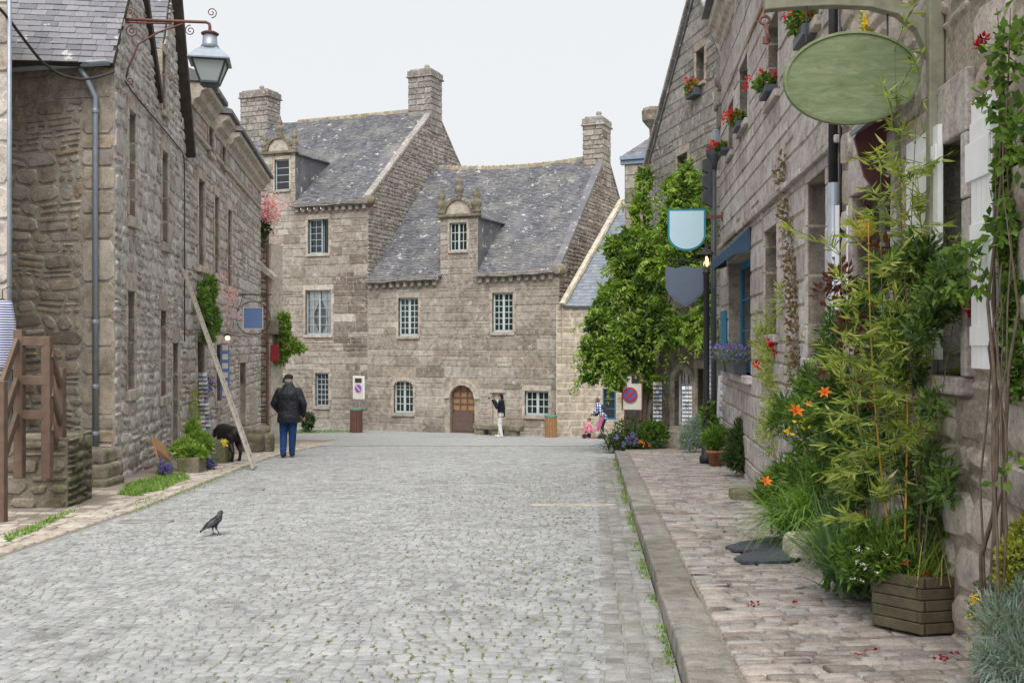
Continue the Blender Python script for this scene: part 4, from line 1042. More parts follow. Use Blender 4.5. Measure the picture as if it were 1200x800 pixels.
# gutter and downpipe on the front
m = MB(); g0, g1 = LF.p(1.5, EA - .30, .26), LF.p(5.06, EA - .27, .26)
for k in range(1):
    prof = [(math.cos(a) * .075, math.sin(a) * .075) for a in [math.pi + math.pi * i / 8 for i in range(9)]]
    V = [LF.p(u, z + b, .26 + a) for u, z in ((1.5, EA - .25), (5.06, EA - .2)) for a, b in prof] + [LF.p(u, z + b * .85, .26 + a * .85) for u, z in ((1.5, EA - .25), (5.06, EA - .2)) for a, b in prof]
    F4 = [(i, i + 1, 9 + i + 1, 9 + i) for i in range(8)] + [(18 + i, 27 + i, 28 + i, 19 + i) for i in range(8)] + [(0, 9, 27, 18), (8, 26, 35, 17), tuple(range(9, 18))]
    m.add(V, F4)
m.build('gutter', 'zinc', GA, True)
dpx = LF.hit(116, 300)[0]
m = MB(); m.tube([LF.p(dpx - .17, EA - .3, .24), LF.p(dpx - .1, EA - .42, .2), LF.p(dpx, EA - .72, .1), LF.p(dpx, EA - .9, .1), LF.p(dpx, 1.6 - 1.75, .1)], .045, 12); dp = m.build('downpipe', 'zinc', GA, True)
for z in (EA - .98, 1.6 + .28, 1.6 - .75, 1.6 - 1.5):
    MB().lathe(LF.p(dpx, z, .1), [(.055, 0), (.06, .015), (.06, .05), (.055, .065)], 12).build('pipe_collar', 'zinc', dp)
# rough plinth stones at the foot of the corner
for i, (x0, x1, y0, y1, dd) in enumerate(((95, 128, 526, 543, 16.0), (94, 133, 543, 561, 15.9), (98, 134, 560, 574, 15.7), (72, 96, 540, 566, 16.1))):
    a, b = P(x0, y1, dd), P(x1, y0, dd); m = MB(); m.box((a.x, dd - .2 - .06 * i, a.z), (b.x, dd + .45, b.z), tint=rng.random()); m.build('plinth_stone', 'stone_mossy', GA, bevel=.05)

# ---- long terrace
TC = thing('terrace_house', LC.p(7, ground(30)), 'long stone terrace house with tall narrow windows and moulded eaves cornice', 'house')
EC = 1.6 + 5.35
ch_ = openings(LC, [(231, 211, 238, 312), (250, 230, 255, 321), (265.5, 246, 270, 336), (229.5, 400, 237.5, 490), (252, 404, 257.5, 470), (243, 149, 248.5, 180), (258.5, 171, 263, 194)])
dC = LC.rect(280, 425, 287, 508); dC = (dC[0], dC[1], ground(34) - .1, dC[3])
allh = ch_ + [dC]
ss = [(.12, .25, .16)] * 7 + [(.12, .25, 0)]
facade(TC, LC, 0, LCL, gl(38), EC, allh, ss, 'stone_street_left', 'mortar', (.2, .38), (.3, .62), .028, .024, 75, .25, (), 300, None, .016, .3, .026, .01)
for r in ch_[:5]: surround(LC, TC, r, .12, .25, .16, .05, 'stone_dressed', rng); window(LC, TC, r, 2, 5, 'timber_grey', .2, split=False)
for r in ch_[5:7]: surround(LC, TC, r, .1, .2, .12, .05, 'stone_dressed', rng); MB().fbox(LC, r[0], r[1], r[2], r[3], -.3, -.12).build('shutter', 'timber_grey', TC)
surround(LC, TC, dC, .12, .25, 0, .04, 'stone_dressed', rng, sill=False); MB().fbox(LC, dC[0], dC[1], dC[2], dC[3], -.3, -.2).build('door', 'timber_grey', TC)
def lc_u(px): return LC.hit(px, 200)[0]
for a, b, cap in ((222, 243, 0), (249, 259, 1), (263.5, 304, 1)):           # moulded cornice in three lengths, frieze panels under it
    ua, ub = lc_u(a), lc_u(b); m = MB()
    pr = [(0, -.02), (.06, -.02), (.1, .1), (.22, .16), (.26, .3), (.40, .36), (.42, .46), (0, .5)]
    k = len(pr); m.add([LC.p(u, EC + z, n) for u in (ua, ub) for n, z in pr], [(i, i + 1, k + i + 1, k + i) for i in range(k - 1)] + [tuple(reversed(range(k))), tuple(range(k, 2 * k))]); m.build('cornice', 'stone_dressed', TC)
    m = MB(); m.hexa([LC.p(ua - .05, EC + .5, .5), LC.p(ub + .05, EC + .5, .5), LC.p(ub + .05, EC + .5, -.3), LC.p(ua - .05, EC + .5, -.3), LC.p(ua - .05, EC + .6, .5), LC.p(ub + .05, EC + .6, .5), LC.p(ub + .05, EC + .9, -.3), LC.p(ua - .05, EC + .9, -.3)], .2); m.build('eave_slates', 'slate', TC)
    MB().fbox(LC, ua, ub, EC - .62, EC - .52, -.02, .1).build('string_course', 'stone_dressed', TC, bevel=.02)
MB().hexa([LC.p(0, EC + .3, -.1), LC.p(LCL, EC + .3, -.1), LC.p(LCL, EC + .3, -8), LC.p(0, EC + .3, -8), LC.p(0, EC + .75, -.2), LC.p(LCL, EC + .75, -.2), LC.p(LCL, EC + 3.6, -4), LC.p(0, EC + 3.6, -4)]).build('roof', 'slate', TC)
for a, b, zt in ((236.5, 249.5, 103), (252.5, 264, 126)):                   # pale dormers standing up behind the cornice
    ua, ub = lc_u(a), lc_u(b); z1 = LC.hit(a, zt)[1]
    m = MB(); m.fbox(LC, ua, ub, EC + .3, z1, -1.6, -.02); d_ = m.build('dormer', 'cream_paint', TC)
    MB().hexa([LC.p(ua - .1, z1, .1), LC.p(ub + .1, z1, .1), LC.p(ub + .1, z1, -2), LC.p(ua - .1, z1, -2), LC.p(ua - .1, z1 + .05, .1), LC.p(ub + .1, z1 + .05, .1), LC.p(ub + .1, z1 + .16, -2), LC.p(ua - .1, z1 + .16, -2)]).build('dormer_roof', 'zinc', d_)
    MB().fbox(LC, ua + .25, ub - .25, EC + .6, z1 - .15, -.05, .0).build('dormer_window', 'glass', d_)
EW = Frame(LC.p(LCL, 0), LC.p(LCL, 0, -6))
m = MB(); m.add([EW.p(0, gl(38)), EW.p(6, gl(38)), EW.p(6, EC + .3), EW.p(0, EC + .3)], [(0, 1, 2, 3)]); m.build('end_wall', 'stone_dressed', TC)

# ---- garden wall with a swept parapet between terrace and square
GWF = Frame((-11.4, 39.4), (-9.05, 38.9)); gz = ground(39)
gw = thing('garden_wall', GWF.p(1.5, gz), 'high rubble garden wall with swept mossy top under pink valerian', 'wall')
L = GWF.L
def gtop(px): return GWF.hit(px, 0)[0]
prof = [(305, 205), (312, 222), (320, 245), (326, 262), (331, 280)]
pts = [(GWF.hit(x, y)) for x, y in prof]
pp = [(pts[0][0] - 2, pts[0][1] + .6)] + list(pts)
cl = [clip_line(pp[i][0], pp[i][1], pp[i + 1][0], pp[i + 1][1]) for i in (0, 2, 4)]
u1 = GWF.hit(315, 380)[0]
facade(gw, GWF, pts[0][0] - 1.5, u1, gz - .3, pts[0][1] + .4, [], [], 'stone_rubble_left', 'mortar_dark', (.2, .32), (.25, .5), .03, .04, 76, .2, cl, 150, None, .015, .3, .035, .015)
MB().fbox(GWF, u1, u1 + .12, gz, GWF.hit(310, 285)[1], -1.0, .02).build('end_pier', 'stone_dressed', gw, bevel=.03)
a = GWF.hit(307, 290)[0]; z_ = GWF.hit(307, 315)[1]
m = MB(); m.prism(GWF, [(u1 - .6, z_ + .25), (u1 - .1, z_ - .2), (u1 + .28, z_ - .45), (u1 + .32, z_ - .3), (u1 - .02, z_ + .05), (u1 - .5, z_ + .45)], -.1, .2); m.build('stone_gutter_spout', 'stone_dressed', gw, bevel=.02)
zb = GWF.hit(316, 392)[1]
MB().fbox(GWF, u1 - .2, u1 + .42, zb, zb + .55, -.5, .15).build('balcony_block', 'stone_mossy', gw, bevel=.04)
m = MB(); m.tube([GWF.p(u1 + .0, gz + .1, .12), GWF.p(u1 + .0, GWF.hit(310, 290)[1], .12)], .05, 8); m.build('drainpipe', 'rust', gw)

# ---- sliver of the nearest left house, the railing on its stone stair block
ND = 13.9; NF = Frame(((15 - 600) / 1200 * ND - 3, ND), ((14 - 600) / 1200 * ND, ND))
nh = thing('near_house', NF.p(2, ground(ND)), 'pinkish stone house edge at the far left margin with a pale pipe', 'house')
facade(nh, NF, 0, NF.L, ground(ND) - .3, 1.6 + 6, [], [], 'stone_right_rubble', 'mortar_light', (.3, .5), (.35, .8), .02, .03, 77, .1, (), 60, lambda r: r[1] > 2.5, .01, .2, .03)
m = MB(); m.tube([NF.p(NF.L - .02, -.1, .03), NF.p(NF.L - .02, 1.6 + 6, .03)], .03, 8); m.build('pipe', 'zinc', nh, True)
m = MB(); a_, b_, c_ = NF.p(NF.L - .01, 0, -.02), NF.p(NF.L - .01, 0, -.02) + Vector((-2.6, 3.2, 0)), NF.p(0, 0, -3.2)
m.add([v + Vector((0, 0, z)) for z in (ground(ND) - .2, 7.6) for v in (a_, b_, c_)], [(0, 1, 4, 3), (1, 2, 5, 4), (3, 4, 5)]); m.build('side_wall', 'mortar_light', nh)

bl = thing('stair_block', P(40, 600, 12.9), 'low mossy stone block carrying the brown timber railing', 'wall')
BF = Frame((-7.2, 12.75), P(79, 600, 12.95).to_2d()); bz = ground(12.9)
bt = BF.hit(40, 514)[1]
facade(bl, BF, 0, BF.L, bz - .3, bt, [], [], 'stone_mossy', 'mortar_dark', (.14, .24), (.18, .4), .03, .032, 78, .25, (), 120, None, .015, .34, .028, .012)
BS = Frame(BF.p(BF.L, 0), BF.p(BF.L, 0, -1.1))
facade(bl, BS, 0, 1.1, bz - .3, bt, [], [], 'stone_mossy', 'mortar_dark', (.14, .24), (.18, .4), .03, .035, 79, .25, (), 60, None, .015, .34, .028, .012)
MB().fbox(BF, 0, BF.L, bz, bt - .02, -1.1, -.02).build('stair_top', 'stone_mossy', bl)

fe = thing('timber_railing', P(30, 600, 12.5), 'brown painted timber stair railing with posts and sloping rails', 'railing')
def post(px, ytop, ybot, d, w=.11): 
    a = P(px, ytop, d); z0 = P(px, ybot, d).z; m = MB(); m.box((a.x - w / 2, d - w / 2, z0), (a.x + w / 2, d + w / 2, a.z)); m.build('post', 'timber_railing', fe, bevel=.01); return a
A_ = post(2, 446, 622, 11.6, .1); B_ = post(23, 386, 560, 12.45); C_ = post(55.5, 394, 560, 12.5); D_ = post(70.5, 431, 592, 13.3, .12)
for f0, f1 in ((.06, .15), (.56, .65), (1.0, 1.1)):
    yb = B_.z - f0 * .95 - .08
    MB().bar((B_.x, B_.y - .03, yb), (C_.x, C_.y - .03, yb - .01), .05, .11).build('rail', 'timber_railing', fe, bevel=.006)
    MB().bar((B_.x, B_.y - .06, yb), (A_.x - .12, A_.y - .06, yb - .95), .05, .11).build('rail', 'timber_railing', fe, bevel=.006)
    MB().bar((C_.x + .05, C_.y, yb - .15), (D_.x, D_.y, yb - .58), .05, .11).build('rail', 'timber_railing', fe, bevel=.006)
# ------------------------------------------------------------------ right side of the street
rng = random.Random(13)
def RP(d): return Vector((RX0 + RXS * d, d, 0))
R2D, R1D = 19.3, 8.85
RF = Frame(RP(R2D), RP(R1D)); RN = Frame(RP(R1D), RP(2.4))
def pv(d): return ground(d) + .14
ash = thing('ashlar_house', RF.p(5, pv(14)), 'tall grey-pink ashlar house with geranium windows and blue awning over its shop window', 'house')
ET = 1.6 + 5.75
rh = openings(RF, [(854, 300, 880.5, 437), (897, 267, 911.5, 392), (947, 206, 969, 420), (854, 121, 860, 180), (867, 72, 877, 147), (900.5, 20, 913, 114), (938, -60, 962, 38)])
rs = [None, (.1, .2, .1), (.12, .2, .1), (.09, .2, .1), (.09, .2, .1), (.09, .2, .12), (.1, .2, .12)]
facade(ash, RF, 0, RF.L, pv(R2D) - .3, ET, rh, rs, 'stone_right', 'mortar', (.27, .40), (.4, .95), .022, .014, 91, .06, (), 300, None, .005, .1, .012)
for i, r in enumerate(rh):
    if i == 0: continue
    surround(RF, ash, r, .1 if i < 3 else .09, .2, .1, .02, 'stone_right', rng)
    window(RF, ash, r, 2, 5 if i < 3 else 4, 'timber_grey' if i in (1, 2) else 'white_paint', .24, split=False, fw=.045)
# ledge between the storeys and a drip moulding higher up
for z, n, hh in ((1.6 + 1.72, .07, .07), (1.6 + 4.42, .04, .05)):
    u = 0
    while u < RF.L:
        l = min(rng.uniform(.8, 1.6), RF.L - u); MB().fbox(RF, u + .004, u + l - .004, z, z + hh, -.02, n + rng.uniform(-.01, .01), rng.random()).build('ledge_stone', 'stone_orange' if rng.random() < .3 else 'stone_right', ash, bevel=.012); u += l
for ua, ub in ((0, 2.3), (2.75, RF.L)):
    pr = [(0, -.3), (.03, -.3), (.05, -.16), (.12, -.1), (.15, .05), (.23, .12), (.24, .3), (0, .34)]; k = len(pr); m = MB()
    m.add([RF.p(u, ET + z, n) for u in (ua, ub) for n, z in pr], [(i, i + 1, k + i + 1, k + i) for i in range(k - 1)] + [tuple(reversed(range(k))), tuple(range(k, 2 * k))]); m.build('cornice', 'stone_dressed', ash, bevel=.015)
    MB().hexa([RF.p(ua - .06, ET + .34, .36), RF.p(ub, ET + .34, .36), RF.p(ub, ET + .34, -.3), RF.p(ua - .06, ET + .34, -.3), RF.p(ua - .06, ET + .40, .36), RF.p(ub, ET + .40, .36), RF.p(ub, ET + .95, -.3), RF.p(ua - .06, ET + .95, -.3)]).build('eave_slates', 'slate', ash)
MB().hexa([RF.p(0, ET, -.2), RF.p(RF.L, ET, -.2), RF.p(RF.L, ET, -7), RF.p(0, ET, -7), RF.p(0, ET + .5, -.2), RF.p(RF.L, ET + .5, -.2), RF.p(RF.L, ET + 3.4, -3.4), RF.p(0, ET + 3.4, -3.4)]).build('roof', 'slate', ash)
MB().fbox(RF, 0.0, .02, pv(R2D) - .3, ET, -6, -.01).build('end_wall', 'mortar', ash)
# shop window: blue shutters in the opening, striped awning above, flower boxes on the sill
r = rh[0]
window(RF, ash, (r[0] + .02, r[1], r[2], r[3]), 2, 3, 'shutter_blue', .2, split=False, fw=.12)
MB().fbox(RF, r[1] - .5, r[1] - .03, r[2] + .02, r[3] - .05, -.18, -.12).build('shutter', 'shutter_blue', ash, bevel=.01)
MB().fbox(RF, r[0] - .15, r[1] + .15, r[2] - .12, r[2], -.2, .1).build('sill', 'stone_right', ash, bevel=.015)
u0, u1 = r[0] - .14, r[1] + .04; aw_ = MB(); nn = 22; zt = r[3] + .32
for i in range(nn):
    a, b = u0 + (u1 - u0) * i / nn, u0 + (u1 - u0) * (i + 1) / nn; w0, w1 = .015 * math.sin(i * 1.9), .015 * math.sin((i + 1) * 1.9)
    aw_.add([RF.p(a, zt, .02), RF.p(b, zt, .02), RF.p(b, zt - .26, .28 + w1), RF.p(a, zt - .26, .28 + w0), RF.p(b, zt - .42, .27 + w1), RF.p(a, zt - .42, .27 + w0)], [(0, 1, 2, 3), (3, 2, 4, 5)])
for u in (u0, u1): aw_.add([RF.p(u, zt, .02), RF.p(u, zt - .26, .28), RF.p(u, zt - .42, .27), RF.p(u, zt - .36, .02)], [(0, 1, 2, 3)])
aw_.build('awning', 'awning_blue', ash)
q = P(846, 405, 18.7)
MB().fbox(RF, r[0] - .75, r[0] - .12, r[2] + .05, r[2] + 1.05, .02, .07).build('shutter', 'shutter_blue', ash, bevel=.008)
# stone kneeler with ball at the far top corner
kb = RF.p(0, 0, .1); zk = 1.6 + 4.4
for dz, w, hh, mt in ((-.9, .1, .5, 'stone_gable'), (-.4, .2, .4, 'stone_mossy'), (0, .28, .26, 'stone_gable'), (.26, .2, .14, 'stone_mossy')):
    MB().fbox(RF, -w * 1.4, .22, zk + dz, zk + dz + hh, -.2, w * .6 - .06).build('kneeler', mt, ash, bevel=.04)
m = MB(); m.lathe(RF.p(-.12, zk + .38, -.06), [(.05, 0), (.15, .05), (.19, .16), (.17, .27), (.08, .34), (.01, .36)], 12); m.build('ball_finial', 'stone_gable', ash, True)
# rainwater hopper and pipe on the far corner
hp = RF.p(-.12, 0, .12); hz = P(834, 186, 19.4).z
m = MB(); m.lathe((hp.x, hp.y, hz - .2), [(.06, 0), (.075, .12), (.14, .24), (.15, .3), (.15, .42), (.16, .45)], 12)
m.tube([(hp.x, hp.y, pv(19.3)), (hp.x, hp.y, hz - .18)], .055, 12); m.build('rainwater_pipe', 'iron_grey', ash, True)
m = MB(); m.box((hp.x - .02, hp.y - .1, hz + .26), (hp.x + .22, hp.y + .12, hz + .55)); m.build('rainwater_head', 'zinc', ash, bevel=.02)
for k in range(3):
    z = hz - .22 - .3 * k; m = MB(); m.hexa([Vector((hp.x - .22, hp.y - .05, z)), Vector((hp.x - .04, hp.y - .05, z - .1)), Vector((hp.x - .04, hp.y + .1, z - .1)), Vector((hp.x - .22, hp.y + .1, z)), Vector((hp.x - .22, hp.y - .05, z + .2)), Vector((hp.x - .04, hp.y - .05, z + .26)), Vector((hp.x - .04, hp.y + .1, z + .26)), Vector((hp.x - .22, hp.y + .1, z + .2))]); m.build('valley_flashing', 'iron_grey', ash, bevel=.01)

# ---- nearest house on the right: coarse rubble, white shutters
rub = thing('rubble_house', RN.p(3, pv(6)), 'nearest right-hand house of coarse rubble with white wooden shutters and climbing plants', 'house')
nh_ = openings(RN, [(1004, 216, 1052, 402), (1103, 166, 1136, 440)])
facade(rub, RN, 0, RN.L, pv(R1D) - .3, 1.6 + 4.2, nh_, [(.14, .3, .1), (.1, .35, .1)], 'stone_right_rubble', 'mortar', (.16, .36), (.2, .55), .026, .026, 92, .35, (), 300, None, .016, .32, .025, .012)
for r, lh in zip(nh_, (.3, .35)): surround(RN, rub, r, .1, lh, .1, .05, 'stone_right', rng)
window(RN, rub, nh_[0], 2, 4, 'white_paint', .18, split=True); window(RN, rub, nh_[1], 1, 4, 'white_paint', .22, split=False)
MB().fbox(RN, 0, RN.L, 1.6 + 4.2, 1.6 + 4.6, -4, .02).build('wall_head', 'mortar', rub)
def shutter(px0, px1, y0, y1, n=.075, tilt=0):
    u0, u1, z0, z1 = RN.rect(px0, y0, px1, y1, n); m = MB(); k = 4
    for i in range(k): m.fbox(RN, u0 + (u1 - u0) * i / k + .002, u0 + (u1 - u0) * (i + 1) / k - .002, z0, z1, n - .03, n)
    o = m.build('shutter', 'white_paint', rub)
    for f in (.12, .5, .88): z = z0 + (z1 - z0) * f; MB().fbox(RN, u0 + .01, u1 - .01, z - .05, z + .05, n, n + .012).build('batten', 'white_paint', o, bevel=.003)
shutter(1062, 1099, 158, 420); shutter(1138, 1163, 112, 432, .1)
r = RN.rect(1136, 112, 1163, 432, .1); MB().fbox(RN, r[0] - .02, r[1] - .02, r[3] - .42, r[3] - .22, .1, .118).build('shutter_stop', 'white_paint', rub, bevel=.005)
for x0 in (988, 999):                                     # folded-back shutter leaves seen almost edge-on
    r = RN.rect(x0, 240, x0 + 4, 405); MB().fbox(RN, r[0], r[0] + .04, r[2], r[3], .02, .07 if x0 == 988 else .05).build('shutter', 'white_paint', rub, bevel=.004)
r = RN.rect(988, 280, 992, 300); MB().fbox(RN, r[0] - .05, r[0] - .005, r[2], r[3], .05, .09).build('hinge_block', 'white_paint', rub)
# maroon hood board over the first window
r = RN.rect(1048, 140, 1074, 222); zc = r[2]
pts = [RN.p(r[0] - .1, zc + .02, .05), RN.p(r[0] + .05, zc + .35, .1), RN.p((r[0] + r[1]) / 2 + .1, r[3] + .12, .3)]
m = MB(); u0 = r[0] - .05
ot = [(.02, zc - .05), (.10, zc + .0), (.20, zc + .14), (.27, r[3] - .06), (.2, r[3] + .06), (.02, r[3] + .1)]
k = len(ot); m.add([RN.p(u0 + .04 * s, z, n) for s in (0, 1) for n, z in ot], [tuple(range(k)), tuple(reversed(range(k, 2 * k)))] + [(i, k + i, k + (i + 1) % k, (i + 1) % k) for i in range(k)]); m.build('hood_side', 'maroon', rub)
MB().hexa([RN.p(u0 + .05, r[3] + .1, .02), RN.p(r[1] + .1, r[3] + .1, .02), RN.p(r[1] + .1, r[3] - .06, .3), RN.p(u0 + .05, r[3] - .06, .3), RN.p(u0 + .05, r[3] + .14, .02), RN.p(r[1] + .1, r[3] + .14, .02), RN.p(r[1] + .1, r[3] - .03, .31), RN.p(u0 + .05, r[3] - .03, .31)]).build('hood_top', 'zinc', rub)
# downpipe between the two houses
pu = RF.hit(986, 250)[0]; m = MB(); m.tube([RF.p(pu, pv(9), .07), RF.p(pu, 1.6 + 1.38, .07)], .045, 12); m.build('downpipe', 'zinc', ash, True)
m = MB(); m.tube([RF.p(pu, 1.6 + 1.36, .07), RF.p(pu, 1.6 + 4.6, .07)], .04, 10); m.tube([RF.p(pu + .12, 1.6 + .6, .03), RF.p(pu + .12, 1.6 + 3.6, .03)], .012, 6); m.build('cable_duct', 'iron_black', ash, True)

# ------------------------------------------------------------------ house with the wisteria, closing the row
EL = Frame(P(733, 400, 26.2).to_2d(), P(841, 400, 24.2).to_2d())
EG = Frame((3.83, 28.7), (4.86, 23.5))
wis = thing('wisteria_house', EG.p(2.5, ground(26)), 'steep-gabled grey house with low front wall half buried in wisteria', 'house')
gz = ground(27) - .3
whole = openings(EG, [(794, 181, 806, 232), (816, 58, 826, 98)])
ua = EG.hit(817, 0)[0]; za = 1.6 + 8.75; zl = 1.6 + 4.95
cl = [clip_line(0, zl, ua, za), clip_line(ua, za, EG.L, za - (EG.L - ua) * 1.35)]
facade(wis, EG, 0, EG.L, gz, za + .1, whole, [(.1, .2, .08)] * 2, 'stone_gable', 'render_grey', (.26, .4), (.4, .9), .02, .012, 93, .1, cl, 250, lambda r: r[3] > 1.6, .01, .2, .02, wall_name='gable_wall')
for r in whole: surround(EG, wis, r, .1, .2, .08, .03, 'stone_dressed', rng); window(EG, wis, r, 1, 2, 'white_paint', .25, split=False)
def eg_slope(sign):
    uu, zz = (0 - .1, zl - .12) if sign < 0 else (EG.L + .15, za - (EG.L + .15 - ua) * 1.35)
    L = math.hypot(uu - ua, zz - za); nx, nz = ((zz - za) / L, -(uu - ua) / L)
    if nz < 0: nx, nz = -nx, -nz
    def pf(a, v, k): t = v / L; return EG.p(uu + (ua - uu) * t + nx * k, zz + (za - zz) * t + nz * k + .05, .05 - a)
    o = MB().hexa([pf(0, 0, -.12), pf(0, L, -.12), pf(7, L, -.12), pf(7, 0, -.12), pf(0, 0, 0), pf(0, L, 0), pf(7, L, 0), pf(7, 0, 0)], .3).build('roof', 'slate', wis)
    if sign > 0: put_pieces([(i[0], i[1], i[2], i[3]) for i in grid_pieces(rng, pf, 3, L, .25, .17, .014)], 'slate', 'slate_near', o, 0, 'slates')
    for k in range(8):
        p, q = pf(0, L * k / 8, .06), pf(0, L * (k + 1) / 8, .06); MB().bar(p, q, .16, .1).build('coping_stone', 'stone_gable', wis, bevel=.02)
eg_slope(-1); eg_slope(1)
m = MB(); m.tube([EG.p(ua, za + .1, .06), EG.p(ua, za + .12, -4)], .12, 8); m.build('ridge_tiles', 'stone_orange', wis, True)
# low front wall with the white arched window
lz1 = EL.hit(790, 398)[1]
aw1 = EL.rect(791, 433, 809, 499); dr = EL.rect(818, 432, 830, 512)
eh = [aw1, (dr[0], dr[1], gz + .2, dr[3])]
backing(EL, 0, EL.L, gz, lz1, eh, thick=.4).build('front_wall', 'render_grey', wis)
its = [stone(rng, EL, r, .012, .008, .08, .01, warp=.003) for r in courses(rng, EL.hit(762, 450)[0], EL.L, gz, lz1, [grown(eh[0], .16, .2, .12), grown(eh[1], .12, .2, 0)], (.3, .5), (.5, 1.1))]
put_pieces(its, 'wall_stone', 'render_grey', wis, 120)
zs = aw1[3] - .27; arch_head(EL, wis, aw1[0], aw1[1], zs, aw1[3], .14, .05, rise=.27); surround(EL, wis, (aw1[0], aw1[1], aw1[2], zs), .14, .01, .12, .045, 'stone_dressed', rng)
window(EL, wis, aw1, 2, 4, 'white_paint', .16, fw=.06, bar=.035); surround(EL, wis, eh[1], .12, .2, 0, .03, 'stone_dressed', rng, sill=False); MB().fbox(EL, eh[1][0], eh[1][1], eh[1][2], eh[1][3], -.35, -.3).build('door', 'door_brown', wis)
MB().fbox(EL, 0, EL.L, lz1, lz1 + .1, -3, .06).build('wall_coping', 'stone_dressed', wis, bevel=.02)
a, b = EL.hit(784, 506)[0], EL.hit(803, 506)[0]; MB().fbox(EL, a, b + .1, gz, EL.hit(790, 503)[1], .0, .35).build('window_step', 'stone_dressed', wis, bevel=.02)

# ---- roof and wall glimpsed behind, with a zinc fascia
FF = Frame(P(732, 400, 30.2).to_2d(), P(790, 400, 29.6).to_2d())
bk = thing('rear_house', FF.p(1, ground(30)), 'brownish rear wall under a blue zinc fascia, squeezed between chimney and steep grey gable', 'house')
zf = FF.hit(750, 192)[1]; its = [stone(rng, FF, r, .02, .02, .15, .02, warp=.006) for r in courses(rng, 0, FF.L, 1.6, zf - .02, [], (.28, .4), (.35, .7))]
backing(FF, 0, FF.L, ground(30) - .2, zf, []).build('wall', 'mortar', bk); put_pieces(its, 'wall_stone', 'stone_ashlar', bk, 60)
for k, (dz, n) in enumerate(((0, .06), (.13, .12))): MB().fbox(FF, -.12, FF.L, zf + dz, zf + dz + .12, -.1, n).build('fascia_board', 'zinc_blue', bk, bevel=.01)
ez = zf + .25
def bf(u, v, n): return FF.p(-.1 + u * (1 - .0) + v * .25, ez + v * .78 + n, .1 - v * .62)
MB().add([bf(0, 0, -.02), bf(FF.L, 0, -.02), bf(FF.L, 2.2, -.02), bf(1.0, 1.3, -.02), bf(0, .0, -.02)], [(0, 1, 2, 3)]).build('roof', 'slate', bk)
put_pieces([(i[0], i[1], i[2], i[3]) for i in grid_pieces(rng, bf, FF.L, 1.2, .25, .17, .014, inside=lambda u, v: u > v * .9)], 'slate', 'slate_near', bk, 0, 'slates')
a = P(766, 168, 30.6); m = MB(); m.lathe((a.x, a.y, a.z), [(.16, 0), (.18, .1), (.12, .2), (.13, .42), (.22, .52), (.34, .66), (.36, .95), (.3, 1.05)], 6); m.build('stone_dormer_finial', 'stone_mossy', bk)
m = MB(); m.box((a.x + .2, a.y - .1, a.z - .2), (a.x + .8, a.y + .8, a.z + 1.0)); m.build('dormer_block', 'slate', bk, bevel=.03)
# ------------------------------------------------------------------ street things
rng = random.Random(14)
def spiral(c, X, Y, r0, r1, turns, start=0, n=26):
    return [Vector(c) + Vector(X) * (math.cos(start + turns * 2 * math.pi * i / n) * (r0 + (r1 - r0) * i / n)) + Vector(Y) * (math.sin(start + turns * 2 * math.pi * i / n) * (r0 + (r1 - r0) * i / n)) for i in range(n + 1)]
Zv = Vector((0, 0, 1))
# --- wall lantern on its wrought-iron arm
BR = Frame(LS.p(LS.hit(146, 25)[0], 0), LS.p(LS.hit(146, 25)[0], 0, 1.6))     # plane of the arm, u = distance from the wall
sl = thing('wall_lantern', BR.p(0, BR.hit(146, 26)[1]), 'old street lantern with grey-green panes on a rust-red scrolled iron arm', 'street lamp')
za = BR.hit(200, 25)[1]; ue = BR.hit(246, 30)[0]
m = MB(); m.tube([BR.p(-.05, za), BR.p(ue - .06, za + .005), BR.p(ue - .01, za - .02), BR.p(ue, za - .07), BR.p(ue, za - .2)], .026, 8); m.tube([BR.p(0, za - .05), BR.p(ue * .55, za - .04)], .016, 6)
arm = m.build('arm', 'iron_red', sl, True)
m = MB(); m.tube([BR.p(.0, BR.hit(141, 98)[1]), BR.p(.06, BR.hit(148, 80)[1]), BR.p(.22, BR.hit(165, 52)[1]), BR.p(.55, BR.hit(188, 38)[1]), BR.p(.95, za - .03)], .016, 6); m.build('brace', 'iron_red', sl, True)
for (px, py, r, t, s0) in ((152, 13, .085, 1.6, -1.2), (155, 37, .11, 1.8, 1.4), (152, 95, .075, 1.5, 2.5), (223, 36, .09, 1.6, 1.5), (248, 15, .09, 1.5, -1.6)):
    u, z = BR.hit(px, py); m = MB(); m.tube(spiral(BR.p(u, z), BR.U, Zv, r, .015, t, s0), .009, 6); m.build('scroll', 'iron_red', sl, True)
lc = BR.p(ue, 0); zl = lambda py: BR.hit(246, py)[1]
S4 = Matrix.Rotation(R(45 + 12), 3, 'Z')
m = MB(); m.lathe(lc, [(.14, zl(41)), (.15, zl(39.5)), (.10, zl(37.5)), (.03, zl(36))], 14); m.build('chimney_cap', 'iron_red', sl)
m = MB(); m.lathe(lc, [(.17, zl(58)), (.125, zl(52)), (.115, zl(41))], 14); m.build('chimney_neck', 'zinc', sl, True)
m = MB(); m.lathe(lc, [(.475, zl(73.5)), (.48, zl(72)), (.30, zl(62)), (.17, zl(57))], 4, M=S4); m.build('hood', 'zinc', sl)
gt, gb = zl(73), zl(98)
m = MB(); m.lathe(lc, [(.20, gb), (.385, gt)], 4, M=S4); m.build('pane', 'glass_lamp', sl)
m = MB()
for k in range(4):
    a = R(90 * k + 57); m.bar(lc + Vector((math.cos(a) * .205, math.sin(a) * .205, gb)), lc + Vector((math.cos(a) * .39, math.sin(a) * .39, gt)), .025)
    b = R(90 * k + 147)
    for r_, z in ((.205, gb), (.385, gt - .01)): m.bar(lc + Vector((math.cos(a) * r_, math.sin(a) * r_, z)), lc + Vector((math.cos(b) * r_, math.sin(b) * r_, z)), .03)
